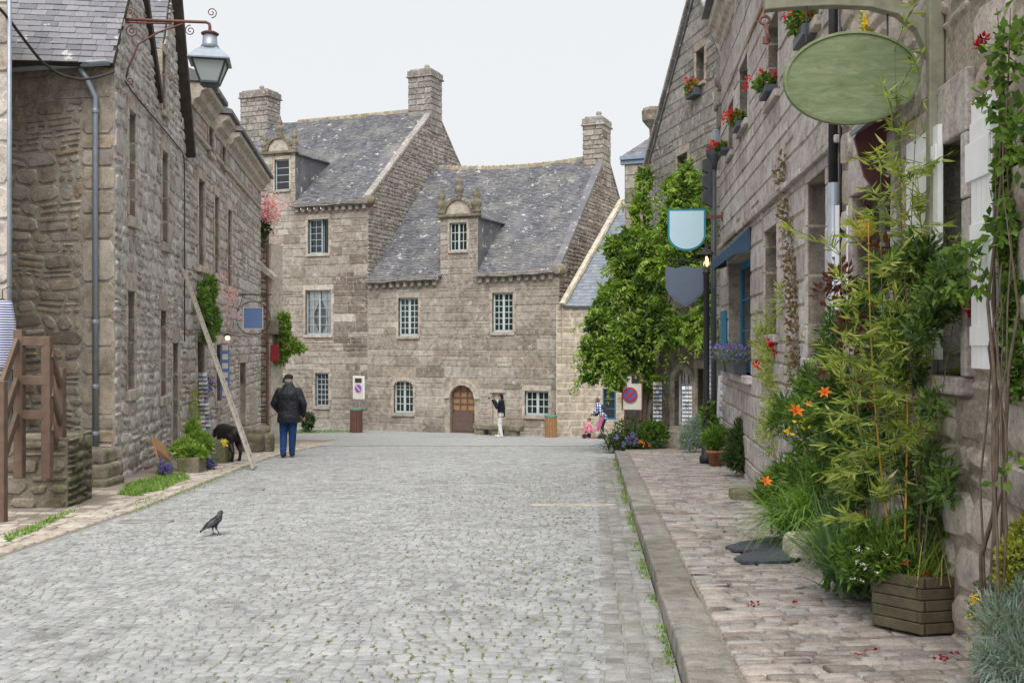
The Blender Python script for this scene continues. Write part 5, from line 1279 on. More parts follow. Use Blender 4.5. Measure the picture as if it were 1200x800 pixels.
m.lathe(lc, [(.16, gb - .05), (.21, gb - .01)], 4, M=S4); m.build('cage', 'iron_grey', sl)

# --- cables
def cable(label, pts, r, name='cable'):
    m = MB(); P2 = []
    for i in range(len(pts) - 1):
        for k in range(4): P2.append(Vector(pts[i]).lerp(Vector(pts[i + 1]), k / 4))
    P2.append(Vector(pts[-1])); P2 = [P2[0]] + [(P2[i - 1] + P2[i] * 2 + P2[i + 1]) / 4 for i in range(1, len(P2) - 1)] + [P2[-1]]
    m.tube(P2, r, 6); return tag(m.build(name, 'cable', None, True), label, 'cable')
cable('thick overhead cable drooping across the slate roof to the house corner', [P(-20, -12, 13.2), P(10, 22, 13.9), P(30, 49, 14.6), P(48, 72, 15.1), P(70, 88, 15.5), P(95, 94, 15.8), P(118, 90, 16.0), P(134, 84, 16.2)], .022)
cable('thin black cable running down the street wall past the tall windows', [LS.p(LS.hit(x, y)[0], LS.hit(x, y)[1], .06) for x, y in ((142, 95), (151, 108), (164, 124), (180, 142), (197, 162), (212, 181))] + [LS.p(LS.hit(213, y)[0], LS.hit(213, y)[1], .06) for y in (200, 240, 280, 318, 400)], .014)

# --- ladder
f = P(298, 551, 18.75); f.z = ground(18.75) + .03; t = P(215, 316, 22.0); side = Vector((LXS, 1, 0)).normalized() * .15
lad = thing('ladder', f, 'weathered grey wooden ladder leaning against the left-hand house fronts', 'ladder')
for s in (-1, 1): MB().bar(f + side * s, t + side * s * .8, .055, .035, up=side).build('ladder_rail', 'timber_grey', lad, bevel=.006)
for i in range(1, 17):
    c = f.lerp(t, i / 17); m = MB(); m.tube([c - side, c + side], .018, 6); m.build('rung', 'timber_grey', lad)

# --- striped shirt on a hanger
sh = thing('striped_shirt', P(5, 432, 13.5), 'navy and white striped sailor shirt hanging at the far left', 'shirt')
V = []; Fq = []; nx, nz = 12, 12
for j in range(nz + 1):
    t = j / nz; y = 352 + t * 82
    for i in range(nx + 1):
        s = i / nx; w = (14 + 6 * t); x = -16 + s * (26 + 5 * min(1, t * 3)) ; p = P(x, y + (4 * abs(s - .5) if j == 0 else 0), 13.55); p.y += .05 * math.sin(s * 7 + t) - .06 * math.sin(math.pi * s); V.append(tuple(p))
for j in range(nz):
    for i in range(nx): k = j * (nx + 1) + i; Fq.append((k, k + 1, k + nx + 2, k + nx + 1))
o = mesh_np('shirt_body', V, Fq, 'shirt_stripes', sh, smooth_=True); sm = o.modifiers.new('solid', 'SOLIDIFY'); sm.thickness = .05
m = MB(); c = P(3, 350, 13.55); m.tube([c + Vector((-.18, 0, -.08)), c, c + Vector((.12, 0, -.08))], .012, 6); m.tube([c, c + Vector((0, 0, .12)), c + Vector((.03, .1, .16)), c + Vector((.02, .33, .15))], .006, 6); m.build('hanger', 'iron_black', sh)

# --- stone troughs and pots along the left front
def trough(x0, y0, x1, y1, d, label, mat='stone_mossy', dep=.45):
    a, b = P(x0, y1, d), P(x1, y0, d); z0 = ground(d); t_ = thing('stone_trough', ((a.x + b.x) / 2, d, z0), label, 'trough', 'stone troughs on the left footway'); w = .07
    m = MB(); X0, X1, D0, D1, Z1 = a.x, b.x, d, d + dep, b.z
    o = [(X0, D0), (X1, D0), (X1, D1), (X0, D1)]; i_ = [(X0 + w, D0 + w), (X1 - w, D0 + w), (X1 - w, D1 - w), (X0 + w, D1 - w)]
    V = [(x + .02 * (x < (X0 + X1) / 2) - .01, y, z0 - .02) for x, y in o] + [(x, y, Z1) for x, y in o] + [(x, y, Z1) for x, y in i_] + [(x, y, Z1 - .12) for x, y in i_]
    m.add(V, [(0, 1, 5, 4), (1, 2, 6, 5), (2, 3, 7, 6), (3, 0, 4, 7), (4, 5, 9, 8), (5, 6, 10, 9), (6, 7, 11, 10), (7, 4, 8, 11), (8, 9, 13, 12), (9, 10, 14, 13), (10, 11, 15, 14), (11, 8, 12, 15)])
    m.build('basin', mat, t_, bevel=.02); MB().add([V[12], V[13], V[14], V[15]], [(0, 1, 2, 3)]).build('soil', 'earth', t_); return (X0 + X1) / 2, D0 + dep / 2, Z1
tr1 = trough(207, 536, 233, 557, 17.9, 'mossy stone trough nearest the leaning chalkboard, spilling grass-green plants')
tr2 = trough(233, 532, 246, 549, 19.0, 'small square mossy trough between the two longer stone troughs')
tr3 = trough(242, 517, 264, 541, 20.0, 'deep pale stone trough standing just in front of the black dog')
def pot(c, r, h, label, group=None, mat='terracotta', name='flower_pot'):
    t_ = thing(name, c, label, 'pot', group); m = MB(); m.lathe(c, [(r * .68, 0), (r * .95, h * .8), (r * 1.08, h * .8), (r * 1.1, h), (r * .95, h), (r * .9, h * .88)], 14); m.build('pot_body', mat, t_, True)
    m = MB(); m.lathe((c[0], c[1], c[2] + h * .82), [(r * .9, 0), (r * .2, .02)], 12); m.build('soil', 'earth', t_); return t_
p_ = P(232, 528, 19.6); pot((p_.x, p_.y, ground(19.6) + .16), .19, .26, 'round brown pot of lime-green plants beside the deep stone trough', mat='timber_redbrown')
# leaning board
m = MB(); a = P(196, 548, 17.6); a.z = ground(17.6) + .02; b = P(190, 517, 17.9); d_ = (b - a); up = Vector((.25, -.95, 0))
bd = thing('leaning_board', a, 'small orange-brown board leaning on the house wall beside the grass', 'board')
MB().bar(a, b + Vector((-.1, .1, 0)), .42, .03, up=(1, -.2, .3)).build('board_panel', 'timber_tan', bd, bevel=.01); MB().bar(a + Vector((.02, -.03, .03)), b + Vector((-.09, .07, -.03)), .32, .012, up=(1, -.2, .3)).build('board_face', 'timber_redbrown', bd)
# rough stones at the corner by the walker
for i, (x, y, w, h, d) in enumerate(((296, 522, 24, 26, 24.5), (306, 507, 16, 16, 25.2), (312, 517, 14, 18, 24.9), (289, 505, 14, 12, 26))):
    c = P(x, y, d); w_, h_ = w * d / 1200, h * d / 1200; m = MB()
    m.box((c.x - w_ / 2, d - .2, ground(d) - .03 if i != 1 else c.z - h_ / 2), (c.x + w_ / 2, d + .35, c.z + h_ / 2), tint=rng.random()); o = m.build('boulder', 'stone_mossy', None, bevel=.09)
    tag(o, ('largest mossy boulder in the pile behind the dog', 'topmost small mossy boulder of the pile beside the walking man', 'narrow mossy boulder at the right end of the pile by the walking man', 'half-hidden mossy boulder at the back of the pile by the door')[i], 'boulder', 'mossy boulders by the corner')
bp = P(297, 452, 26.5); MB
tag(MB().box((bp.x - .09, bp.y - .05, ground(26.5)), (bp.x + .09, bp.y + .05, bp.z)).build('wooden_post', 'timber_grey', None, bevel=.012), 'pale square wooden post standing behind the mossy boulders', 'post')

# --- racks of postcards
def rack(px0, px1, y0, y1, d, label, mat='postcards', lean=0.0, cols=3, rows=14, foot=None, gz=None):
    a, b = P(px0, y1, d), P(px1, y0, d); z0 = ground(d) if gz is None else gz; cx = (a.x + b.x) / 2; t_ = thing('postcard_rack', (cx, d, z0), label, 'rack'); w = b.x - a.x; hgt = b.z - a.z
    m = MB(); m.tube([(cx, d + .05, z0), (cx + lean, d + .12, b.z)], .02, 6); m.bar((cx - .2, d, z0 + .02), (cx + .2, d, z0 + .02), .04); m.bar((cx, d - .2, z0 + .02), (cx, d + .2, z0 + .02), .04); m.build('stand', 'iron_grey', t_)
    for j in range(rows):
        m = MB(); z = a.z + hgt * (j + .05) / rows; h = hgt / rows * .85; off = lean * (z - z0) / max(.1, b.z - z0)
        for i in range(cols):
            x = a.x + w * (i + .06) / cols + off; ww = w / cols * .88
            m.hexa([Vector((x, d - .02, z)), Vector((x + ww, d - .02, z)), Vector((x + ww, d, z)), Vector((x, d, z)), Vector((x, d + .03, z + h)), Vector((x + ww, d + .03, z + h)), Vector((x + ww, d + .045, z + h)), Vector((x, d + .045, z + h))], rng.random())
        m.build('card_row', mat, t_)
    return t_
rack(238, 249, 436, 524, 21.9, 'tall leaning rack of blue and white postcards against the left-hand front', cols=2, lean=-.12, rows=18)
rack(765, 776, 447, 503, 24.6, 'dark postcard rack standing at the left of the white arched window', cols=3, rows=12, gz=ground(24.6) + .1)
rack(799, 811, 452, 516, 23.2, 'pale postcard rack right in front of the white arched window', 'postcards_pale', cols=3, rows=14, gz=ground(23.2) + .1)
rack(831, 841, 398, 484, 19.6, 'tall wire rack of pale cards beside the blue shutter and black lamp post', 'postcards_pale', cols=2, rows=16, gz=pv(19.6))
c0, c1 = P(841, 502, 18.9), P(850, 440, 18.95)
pn = thing('display_panel', (c0.x, 18.9, pv(18.9)), 'narrow white display panel leaning below the blue shop window', 'panel')
MB().hexa([Vector((c0.x - .05, 18.88, pv(18.9))), Vector((c0.x + .07, 18.88, pv(18.9))), Vector((c0.x + .07, 18.92, pv(18.9))), Vector((c0.x - .05, 18.92, pv(18.9))), c1 + Vector((-.12, 0, 0)), c1, c1 + Vector((0, .04, 0)), c1 + Vector((-.12, .04, 0))]).build('panel_frame', 'white_paint', pn)
for j in range(12):
    t = (j + .5) / 12; a = Vector((c0.x, 18.86, pv(18.9))).lerp(c1 + Vector((-.06, -.02, 0)), t); MB().box((a.x - .035, a.y - .012, a.z - .03), (a.x + .045, a.y, a.z + .035), tint=rng.random()).build('card', 'postcards_pale', pn)

# --- signs on the left terrace
u_, z_ = LC.hit(277, 345); BB = Frame(LC.p(u_, 0), LC.p(u_, 0, 1.6)); d0 = LC.p(u_, 0).y
bs = thing('square_sign', BB.p(0, z_), 'plain blue square hanging sign in a round iron hoop on the left-hand terrace', 'sign')
r = BB.rect(285, 360, 308.5, 385.5); za = BB.hit(290, 345)[1]
m = MB(); m.tube([BB.p(0, za), BB.p(r[1] + .25, za)], .02, 6); m.tube([BB.p(.0, za - .5), BB.p(.12, za - .3), BB.p(.2, za)], .012, 6)
cu, cz = (r[0] + r[1]) / 2, (r[2] + r[3]) / 2; m.tube([BB.p(cu + .5 * math.cos(a), cz + .5 * math.sin(a)) for a in [2 * math.pi * i / 28 for i in range(29)]], .014, 6); m.build('sign_bracket', 'iron_black', bs, True)
MB().fbox(BB, r[0], r[1], r[2], r[3], -.02, .02).build('sign_board', 'sign_blue', bs, bevel=.006); m = MB()
for a, b, c, d_ in ((r[0], r[1], r[2], r[2] + .02), (r[0], r[1], r[3] - .02, r[3]), (r[0], r[0] + .02, r[2] + .02, r[3] - .02), (r[1] - .02, r[1], r[2] + .02, r[3] - .02)): m.fbox(BB, a, b, c, d_, .0205, .028)
m.build('sign_border', 'cream_paint', bs)
u_ = LC.hit(256, 430)[0]; r = LC.rect(252.5, 402, 259, 466)
vs_ = thing('upright_sign', LC.p(u_, r[2]), 'tall narrow blue and white panel fixed to the wall under the lit lamp', 'sign')
V2 = Frame(LC.p(u_, 0, .05), LC.p(u_, 0, .35)); a = V2.hit(252, 430)[0]
MB().fbox(V2, 0, .24, r[2], r[3], -.02, .02).build('sign_board', 'sign_blue', vs_, bevel=.005)
for k in range(6): z = r[2] + (r[3] - r[2]) * (k + .2) / 6; MB().fbox(V2, .05, .2, z, z + (r[3] - r[2]) / 10, .021, .026).build('sign_strip', 'cream_paint', vs_)
lp = V2.p(.2, V2.hit(257, 396)[1], .1)
wl = thing('wall_lamp', lp, 'small lit orange lamp above the narrow blue panel', 'lamp')
m = MB(); m.lathe(lp + Vector((0, 0, -.06)), [(.03, 0), (.06, .03), (.065, .08), (.03, .12)], 10); m.build('bulb', 'lamp_warm', wl, True)
m = MB(); m.lathe(lp + Vector((0, 0, .06)), [(.1, 0), (.09, .03), (.03, .07)], 10); m.tube([lp + Vector((0, 0, .1)), lp + Vector((-.25, 0, .14))], .012, 6); m.build('lamp_shade', 'iron_black', wl)
q = P(322, 413, 38.7)
pl = thing('red_plaque', q, 'small dark red hanging plaque below the ivy at the garden wall end', 'sign')
MB().box((q.x - .16, q.y - .02, q.z - .34), (q.x + .16, q.y + .02, q.z + .3)).build('plaque_board', 'red_plaque', pl, bevel=.01); m = MB(); m.tube([(q.x - .4, q.y + .1, q.z + .36), (q.x + .2, q.y, q.z + .34)], .015, 6); m.tube([(q.x, q.y, q.z + .28), (q.x, q.y, q.z + .36)], .01, 6); m.build('plaque_bracket', 'iron_black', pl)

# --- in the square
def bin_(px, y0, y1, d, label, mat, wpx):
    c = P(px, y1, d); c.z = ground(d) + .0; h = P(px, y0, d).z - c.z; r_ = wpx * d / 2400; t_ = thing('litter_bin', c, label, 'litter bin', 'slatted litter bins in the square')
    m = MB(); m.lathe(c, [(r_ * .86, .03), (r_ * .86, h - .08)], 14); m.build('liner', 'iron_black', t_)
    m0 = None
    for k in range(16):
        a = 2 * math.pi * k / 16; M_ = Matrix.Translation(c) @ Matrix.Rotation(a, 4, 'Z'); MB().box((r_ * .9, -r_ * .16, .02), (r_ * .99, r_ * .16, h - .07), M_, rng.random()).build('slat', mat, t_)
    m = MB(); m.lathe((c.x, c.y, c.z + h - .09), [(r_ * 1.03, 0), (r_ * 1.06, .03), (r_ * 1.06, .09), (r_ * .8, .1)], 16); m.build('rim', 'plastic_green', t_); return t_, c, h
bin_(417.5, 478, 507, 45.2, 'dark red-brown slatted bin under the no-parking sign', 'timber_redbrown', 14.5)
b2, c_, h_ = bin_(645.5, 486, 514, 41.8, 'tan slatted bin with green rim at the corner of the pale annexe', 'timber_tan', 14.5); m = MB(); m.lathe((c_.x + .18, c_.y, c_.z + h_), [(.03, 0), (.03, .1)], 8); m.build('ashtray_post', 'iron_black', b2)
SN = Frame(P(412, 450, 45.9).to_2d(), P(428, 450, 45.5).to_2d()); r = SN.rect(413.5, 440.5, 426.5, 467.5)
ns = thing('parking_sign', SN.p(.3, SQ), 'white panel with blue and red no-parking disc on the tall house front', 'sign')
MB().fbox(SN, r[0], r[1], r[2], r[3], -.06, 0).build('sign_panel', 'white_paint', ns, bevel=.01); uc = (r[0] + r[1]) / 2; zc = r[2] + (r[3] - r[2]) * .46; w = (r[1] - r[0])
MB().fbox(SN, r[0] + .04, r[1] - .04, r[2] + .04, r[3] - .04, 0, .006).build('panel_face', 'cream_paint', ns)
def disc(F, u, z, rr, n0, n1, mat, par, nm, k=24, ang=(0, 2 * math.pi)):
    MB().prism(F, [(u + rr * math.cos(2 * math.pi * i / k), z + rr * math.sin(2 * math.pi * i / k)) for i in range(k)], n0, n1).build(nm, mat, par)
disc(SN, uc, zc, w * .36, .006, .014, 'print_pink', ns, 'disc_ring'); disc(SN, uc, zc, w * .27, .014, .02, 'print_blue', ns, 'disc_face')
MB().prism(SN, [(uc - w * .2, zc + w * .12), (uc - w * .12, zc + w * .2), (uc + w * .2, zc - w * .12), (uc + w * .12, zc - w * .2)][::-1], .02, .026).build('disc_bar', 'print_pink', ns)
MB().fbox(SN, uc - w * .3, uc + w * .3, r[3] - .3, r[3] - .1, .006, .012).build('sign_plate', 'print_black', ns)
m = MB(); m.tube([SN.p(uc, SQ, -.08), SN.p(uc, r[3] - .1, -.08)], .03, 8); m.build('sign_pole', 'zinc', ns)
m = MB(); a, b = P(553, 514, 43.6), P(607, 498.5, 43.0)
BN = Frame((a.x, 43.9), (b.x, 42.6))
bn = thing('stone_bench', BN.p(.9, SQ), 'long low mossy stone bench in front of the arched brown door wall', 'bench')
MB().fbox(BN, 0, BN.L, SQ + .28, SQ + .52, -.5, 0).build('bench_slab', 'stone_mossy', bn, bevel=.05)
for u in (.15, BN.L / 2 - .2, BN.L - .55): MB().fbox(BN, u, u + .4, SQ - .02, SQ + .28, -.42, -.05).build('bench_support', 'stone_mossy', bn, bevel=.03)
a = P(692, 512, 41.2); tag(MB().box((a.x - .35, 41.0, SQ), (a.x + .35, 41.4, SQ + .2)).build('brick_block', 'brick_red', None, bevel=.01), 'low red brick block at the foot of the pale annexe', 'block')

# --- round sign on a pale board in front of the wisteria trunk
RS = Frame(P(727, 460, 24.75).to_2d(), P(765, 460, 24.45).to_2d()); r = RS.rect(730, 440, 752, 480)
rs_ = thing('notice_board', RS.p(.3, ground(24.6)), 'pale framed board with round red and blue no-stopping sign beneath the wisteria', 'sign')
MB().fbox(RS, r[0], r[1], r[2], r[3], -.04, 0).build('board', 'cream_paint', rs_, bevel=.008); m = MB()
for a, b, c, d_ in ((r[0] - .03, r[0], r[2], r[3]), (r[1], r[1] + .03, r[2], r[3]), (r[0] - .03, r[1] + .03, r[3], r[3] + .03)): m.fbox(RS, a, b, c, d_, -.05, .02)
m.build('frame', 'timber_redbrown', rs_)
for u in (r[0] + .03, r[1] - .05): MB().fbox(RS, u, u + .05, ground(24.6) - .05, r[2], -.045, -.005).build('leg', 'timber_redbrown', rs_)
uc, zc = RS.hit(738.5, 462.5); disc(RS, uc, zc, .185, .005, .03, 'print_red', rs_, 'sign_rim'); disc(RS, uc, zc, .14, .03, .036, 'print_blue', rs_, 'sign_face')
for sg in (1, -1): MB().prism(RS, [(uc - .12 * sg, zc - .08), (uc - .08 * sg, zc - .12), (uc + .12 * sg, zc + .08), (uc + .08 * sg, zc + .12)][::(1 if sg > 0 else -1)], .036, .042 + .003 * sg).build('sign_bar', 'print_red', rs_)
a, b = RS.hit(741, 444); MB().fbox(RS, a - .02, a + .3, b - .1, b + .12, 0, .01).build('small_plate', 'print_black', rs_)

# --- lamp post and the two shield signs
lx = P(828, 400, 18.55); base = pv(18.55); lpz = lambda y: P(828, y, 18.55).z
lm = thing('lamp_post', (lx.x, 18.55, base), 'slender black lamp post with small lit lantern beside the hanging shields', 'street lamp')
m = MB(); m.lathe((lx.x, 18.55, base), [(.13, 0), (.13, .12), (.09, .16), (.1, .5), (.07, .6), (.055, .9), (.05, lpz(322) - base), (.08, lpz(320) - base), (.05, lpz(316) - base)], 12); m.build('column', 'iron_black', lm, True)
m = MB(); m.lathe((lx.x, 18.55, lpz(315)), [(.05, 0), (.095, .26)], 6); m.build('pane', 'glass_clear', lm)
m = MB(); m.lathe((lx.x, 18.55, lpz(312)), [(.02, 0), (.04, .06), (.03, .14), (.01, .18)], 8); m.build('bulb', 'lamp_warm', lm, True)
m = MB(); m.lathe((lx.x, 18.55, lpz(315) + .26), [(.14, 0), (.12, .04), (.05, .1), (.03, .14), (.015, .2)], 6)
for k in range(6): a = math.pi / 3 * k; m.bar((lx.x + .05 * math.cos(a), 18.55 + .05 * math.sin(a), lpz(315)), (lx.x + .1 * math.cos(a), 18.55 + .1 * math.sin(a), lpz(315) + .26), .012)
m.build('lantern_cage', 'iron_black', lm)
def shield(px0, px1, y0, y1, d, label, kind, face, rim):
    F = Frame(P(px0, 400, d).to_2d(), P(px1, 400, d - .05).to_2d()); r = F.rect(px0, y0, px1, y1); u0, u1, z0, z1 = r; w = u1 - u0; c = (u0 + u1) / 2; t_ = thing('hanging_shield', F.p(c, z1), label, 'sign')
    def outl(e):
        if kind == 'round':
            return [(u0 + e, z1 - e)] + [(c - (w / 2 - e) * math.cos(math.pi * i / 16), (z0 + w * .42) - (w * .42 - e) * math.sin(math.pi * i / 16)) for i in range(17)] + [(u1 - e, z1 - e)]
        h = z1 - z0; lft = [(u0 + e, z1 - e * .5), (u0 + e * 1.2, z0 + h * .45), (u0 + w * .1 + e, z0 + h * .28), (u0 + w * .28 + e * .5, z0 + h * .12 + e), (c, z0 + e)]
        return lft + [(2 * c - a, b) for a, b in reversed(lft[:-1])] + [(c + w * .25, z1 - h * .07 - e), (c, z1 - e * .5), (c - w * .25, z1 - h * .07 - e)]
    MB().prism(F, outl(0), -.03, 0).build('shield_back', rim, t_); MB().prism(F, outl(.035), 0, .008).build('shield_face', face, t_); MB().prism(F, outl(.035), -.04, -.03).build('shield_face', face, t_)
    return t_, F, r
fx = RX0 + RXS * 18.7
t_, F, r = shield(782.5, 827, 245, 294, 18.75, 'pale blue rounded shield sign with teal edge hanging above the other shield', 'round', 'sign_light_blue', 'sign_teal')
z = r[3] - .14; m = MB(); m.bar((F.p(r[1] - .05, z).x, 18.74, z), (fx + .03, 18.74, z), .05, .06); m.bar((fx - .01, 18.74, z - .08), (fx - .01, 18.74, z + .08), .06, .06, up=(1, 0, 0)); m.build('bracket', 'rust', t_)
t_, F, r = shield(780, 826.5, 311, 359, 18.72, 'dark slate-blue pointed shield sign hanging just below the pale blue one', 'point', 'sign_slate', 'sign_slate')
z = r[3] + .1; m = MB(); m.tube([(F.p(r[0], z).x, 18.7, z), (fx, 18.7, z)], .014, 6)
for u in (.12, .3, .48): m.tube(spiral(F.p(u, z - .02, .01), F.U, Zv, .06, .012, 1.3, u * 9), .008, 6)
for u in (.1, r[1] - .1): m.tube([F.p(u, r[3] - .05, -.01), F.p(u, z, -.01)], .008, 6)
m.build('bracket', 'iron_black', t_, True)

# --- green oval sign on its timber gallows
PD = 6.22; pu = RN.hit(1096, 200, .05)[0]; fpt = RN.p(pu, 0, .05)
gs = thing('gallows_bracket', RN.p(pu, 1.6 + .5, .05), 'weathered green-grey timber gallows bracket curving out from the rubble house', 'bracket')
MB().bar(RN.p(pu, 1.6 + .45, .05), RN.p(pu, 1.6 + 2.6, .05), .075, .09, up=RN.N).build('upright', 'wood_sign_beam', gs, bevel=.01)
arm = [P(1094, 66, PD), P(1078, 32, PD + .01), P(1054, 12, PD + .02), P(1020, 3, PD + .03), P(975, 1, PD + .05), P(930, 3, PD + .07), P(897, 6, PD + .08)]
for i in range(len(arm) - 1):
    a, b = arm[i], arm[i + 1]; e = (b - a) * .06; MB().bar(a - e, b + e, .08, .075, up=(0, 1, 0)).build('curved_arm', 'wood_sign_beam', gs, bevel=.006)
c = P(997.5, 92, PD + .02); OF = Frame((c.x, c.y), (c.x + 1, c.y - .03)); tl = R(3.5)
ov = thing('oval_sign', c, 'blank weathered green oval wooden sign hanging from the gallows bracket', 'sign')
def oval(e, k=40): return [((.413 - e) * math.cos(2 * math.pi * i / k) * math.cos(tl) - (.283 - e) * math.sin(2 * math.pi * i / k) * math.sin(tl), c.z + (.413 - e) * math.cos(2 * math.pi * i / k) * math.sin(tl) + (.283 - e) * math.sin(2 * math.pi * i / k) * math.cos(tl)) for i in range(k)]
MB().prism(OF, oval(0), -.02, .02).build('oval_board', 'sign_green', ov, bevel=.004)
k_ = 40; o, i_ = oval(0), oval(.016); rim = MB()
for i in range(k_): j = (i + 1) % k_; rim.add([OF.p(*i_[i], .0205), OF.p(*o[i], .0205), OF.p(*o[j], .0205), OF.p(*i_[j], .0205), OF.p(*i_[i], .029), OF.p(*o[i], .026), OF.p(*o[j], .026), OF.p(*i_[j], .029)], [(4, 5, 6, 7), (0, 4, 7, 3), (1, 2, 6, 5)])
rim.build('oval_rim', 'sign_green', ov); m = MB()
for x in (945, 1040): q = P(x, 50, PD + .02); m.tube([q, P(x, 2, PD + .04)], .006, 6)
m.build('hanger', 'iron_black', ov)
ky = thing('iron_key', P(896, 50, PD + .08), 'big rusty iron key hanging from the tip of the gallows bracket', 'key')
KF = Frame(P(896, 40, PD + .08).to_2d(), (P(896, 40, PD + .08) + Vector((1, -.2, 0))).to_2d()); z = lambda y: P(896, y, PD + .08).z
m = MB(); m.tube([KF.p(.028 * math.cos(a), z(24) + .024 * math.sin(a)) for a in [2 * math.pi * i / 18 for i in range(19)]], .009, 6); m.tube([KF.p(.005, z(28)), KF.p(.025, z(50))], .011, 8); m.build('key_shaft', 'rust', ky, True)
MB().fbox(KF, -.012, .03, z(52), z(43), -.008, .008).build('key_bit', 'rust', ky, bevel=.003); m = MB(); m.tube([KF.p(0, z(21)), KF.p(0, z(8))], .005, 6); m.build('chain', 'rust', ky)
# amber lantern
al = P(1013, 268, 8.2); AL = thing('amber_lantern', al, 'round amber glass lantern glowing beside the grey downpipe', 'lamp')
m = MB(); m.lathe(al, [(.035, -.07), (.075, -.045), (.09, 0), (.085, .05), (.05, .08)], 14); m.build('globe', 'amber_glass', AL, True)
m = MB(); m.lathe(al, [(.09, .08), (.07, .12), (.03, .19)], 12); m.tube([al + Vector((0, 0, .18)), al + Vector((0, 0, .26)), al + Vector((.15, .02, .3)), Vector((RX0 + RXS * 8.2 + .02, 8.2, al.z + .3))], .012, 6); m.lathe(al, [(.055, -.12), (.06, -.085)], 10); m.build('lantern_cap', 'iron_red', AL, True)

# --- door mat, stone blocks, slab, planter
dm_ = P(850, 645, 8.55); mz = lambda x, y: ground(y) + pav_z(x, y) + .016
def ground_prism(name, mat, pts, h, label, cat, z0=None, bevel=.0):
    V = [(x, y, mz(x, y) if z0 is None else z0) for x, y in pts] + [(x, y, (mz(x, y) if z0 is None else z0) + h) for x, y in pts]; k = len(pts)
    m = MB(); m.add(V, [tuple(reversed(range(k))), tuple(range(k, 2 * k))] + [(i, (i + 1) % k, k + (i + 1) % k, k + i) for i in range(k)]); return tag(m.build(name, mat, None, bevel=bevel), label, cat)
def pave_pt(px, py):
    d = 8.0
    for _ in range(12):
        x = (px - 600) / 1200 * d; zr = EYE - (mz(x, d)); d = zr * 1200 / (py - 400)
    return ((px - 600) / 1200 * d, d)
mat_px = [(850, 642), (868, 637), (905, 631), (919, 630), (938, 656), (922, 659), (900, 660), (872, 660), (860, 656), (872, 650), (895, 647), (860, 646)]
ground_prism('door_mat', 'mat_rubber', [pave_pt(x, y) for x, y in reversed(mat_px)], .02, 'dark rubber door mat of two rounded lobes lying on the pavement', 'door mat')
def block(name, px0, px1, ytop, ybot, dep, label, cat, mat='stone_mossy', bev=.04):
    x0, d0 = pave_pt(px0, ybot); x1, _ = pave_pt(px1, ybot); x1 = (px1 - 600) / 1200 * d0; z0 = mz(x0, d0) - .03; z1 = EYE + (400 - ytop) / 1200 * (d0 + dep * .3); m = MB()
    m.hexa([Vector(q) for q in ((x0, d0, z0), (x1, d0 - .02, z0), (x1 + .03, d0 + dep, z0), (x0 + .02, d0 + dep, z0), (x0 + .02, d0 + .02, z1 - .02), (x1 - .02, d0, z1), (x1, d0 + dep, z1 + .01), (x0 + .03, d0 + dep, z1 - .01))]); return tag(m.build(name, mat, None, bevel=bev), label, cat)
block('stone_block', 927, 985, 627, 656, .4, 'squat weathered stone block beside the door mat', 'stone', 'stone_dressed', .05)
block('stone_slab', 858, 902, 573, 585, .35, 'low mossy stone slab near the small wooden flower box', 'stone', 'stone_mossy', .03)
block('stone_cube', 974, 996, 588, 618, .3, 'small upright pale stone behind the squat block among leaves', 'stone', 'stone_dressed', .03)
def planter(cx, cd, rr, h, sides, label, layers, rot=0, nm='wooden_planter'):
    z0 = mz(cx, cd); t_ = thing(nm, (cx, cd, z0), label, 'planter'); lh = h / layers
    for j in range(layers):
        for k in range(sides):
            a, b = 2 * math.pi * k / sides + rot, 2 * math.pi * (k + 1) / sides + rot; e = .03 * ((j + k) % 2)
            A = Vector((cx + math.cos(a) * rr, cd + math.sin(a) * rr, 0)); B = Vector((cx + math.cos(b) * rr, cd + math.sin(b) * rr, 0)); dr = (B - A).normalized()
            zc = z0 + lh * (j + .5) + .01; A2, B2 = A - dr * (.022 if (j + k) % 2 else -.018), B + dr * (.022 if (j + k) % 2 else -.018)
            MB().bar(A2 + Vector((0, 0, zc)), B2 + Vector((0, 0, zc)), .045, lh * .93, tint=rng.random()).build('plank', 'timber_planter', t_, bevel=.006)
    m = MB(); m.lathe((cx, cd, z0 + .015), [(rr * .9, 0), (rr * .9, h * .8)], sides); m.build('soil', 'earth', t_); return z0 + h
pcx, pcd = pave_pt(1076, 738); pcd += .16; pcx = (1076 - 600) / 1200 * pcd
ptop = planter(pcx, pcd, .275, .33, 6, 'hexagonal dark timber planter holding the yellow-stemmed bamboo', 5, R(12))
bx, bd_ = pave_pt(912, 592); planter(bx + .1, bd_ + .15, .19, .26, 4, 'small square wooden flower box at the foot of the strap-leaved grass', 3, R(45), 'flower_box')
px_, pd_ = pave_pt(839, 545); pot((px_, pd_, mz(px_, pd_)), .165, .27, 'terracotta pot with feathery green plant on the far pavement')
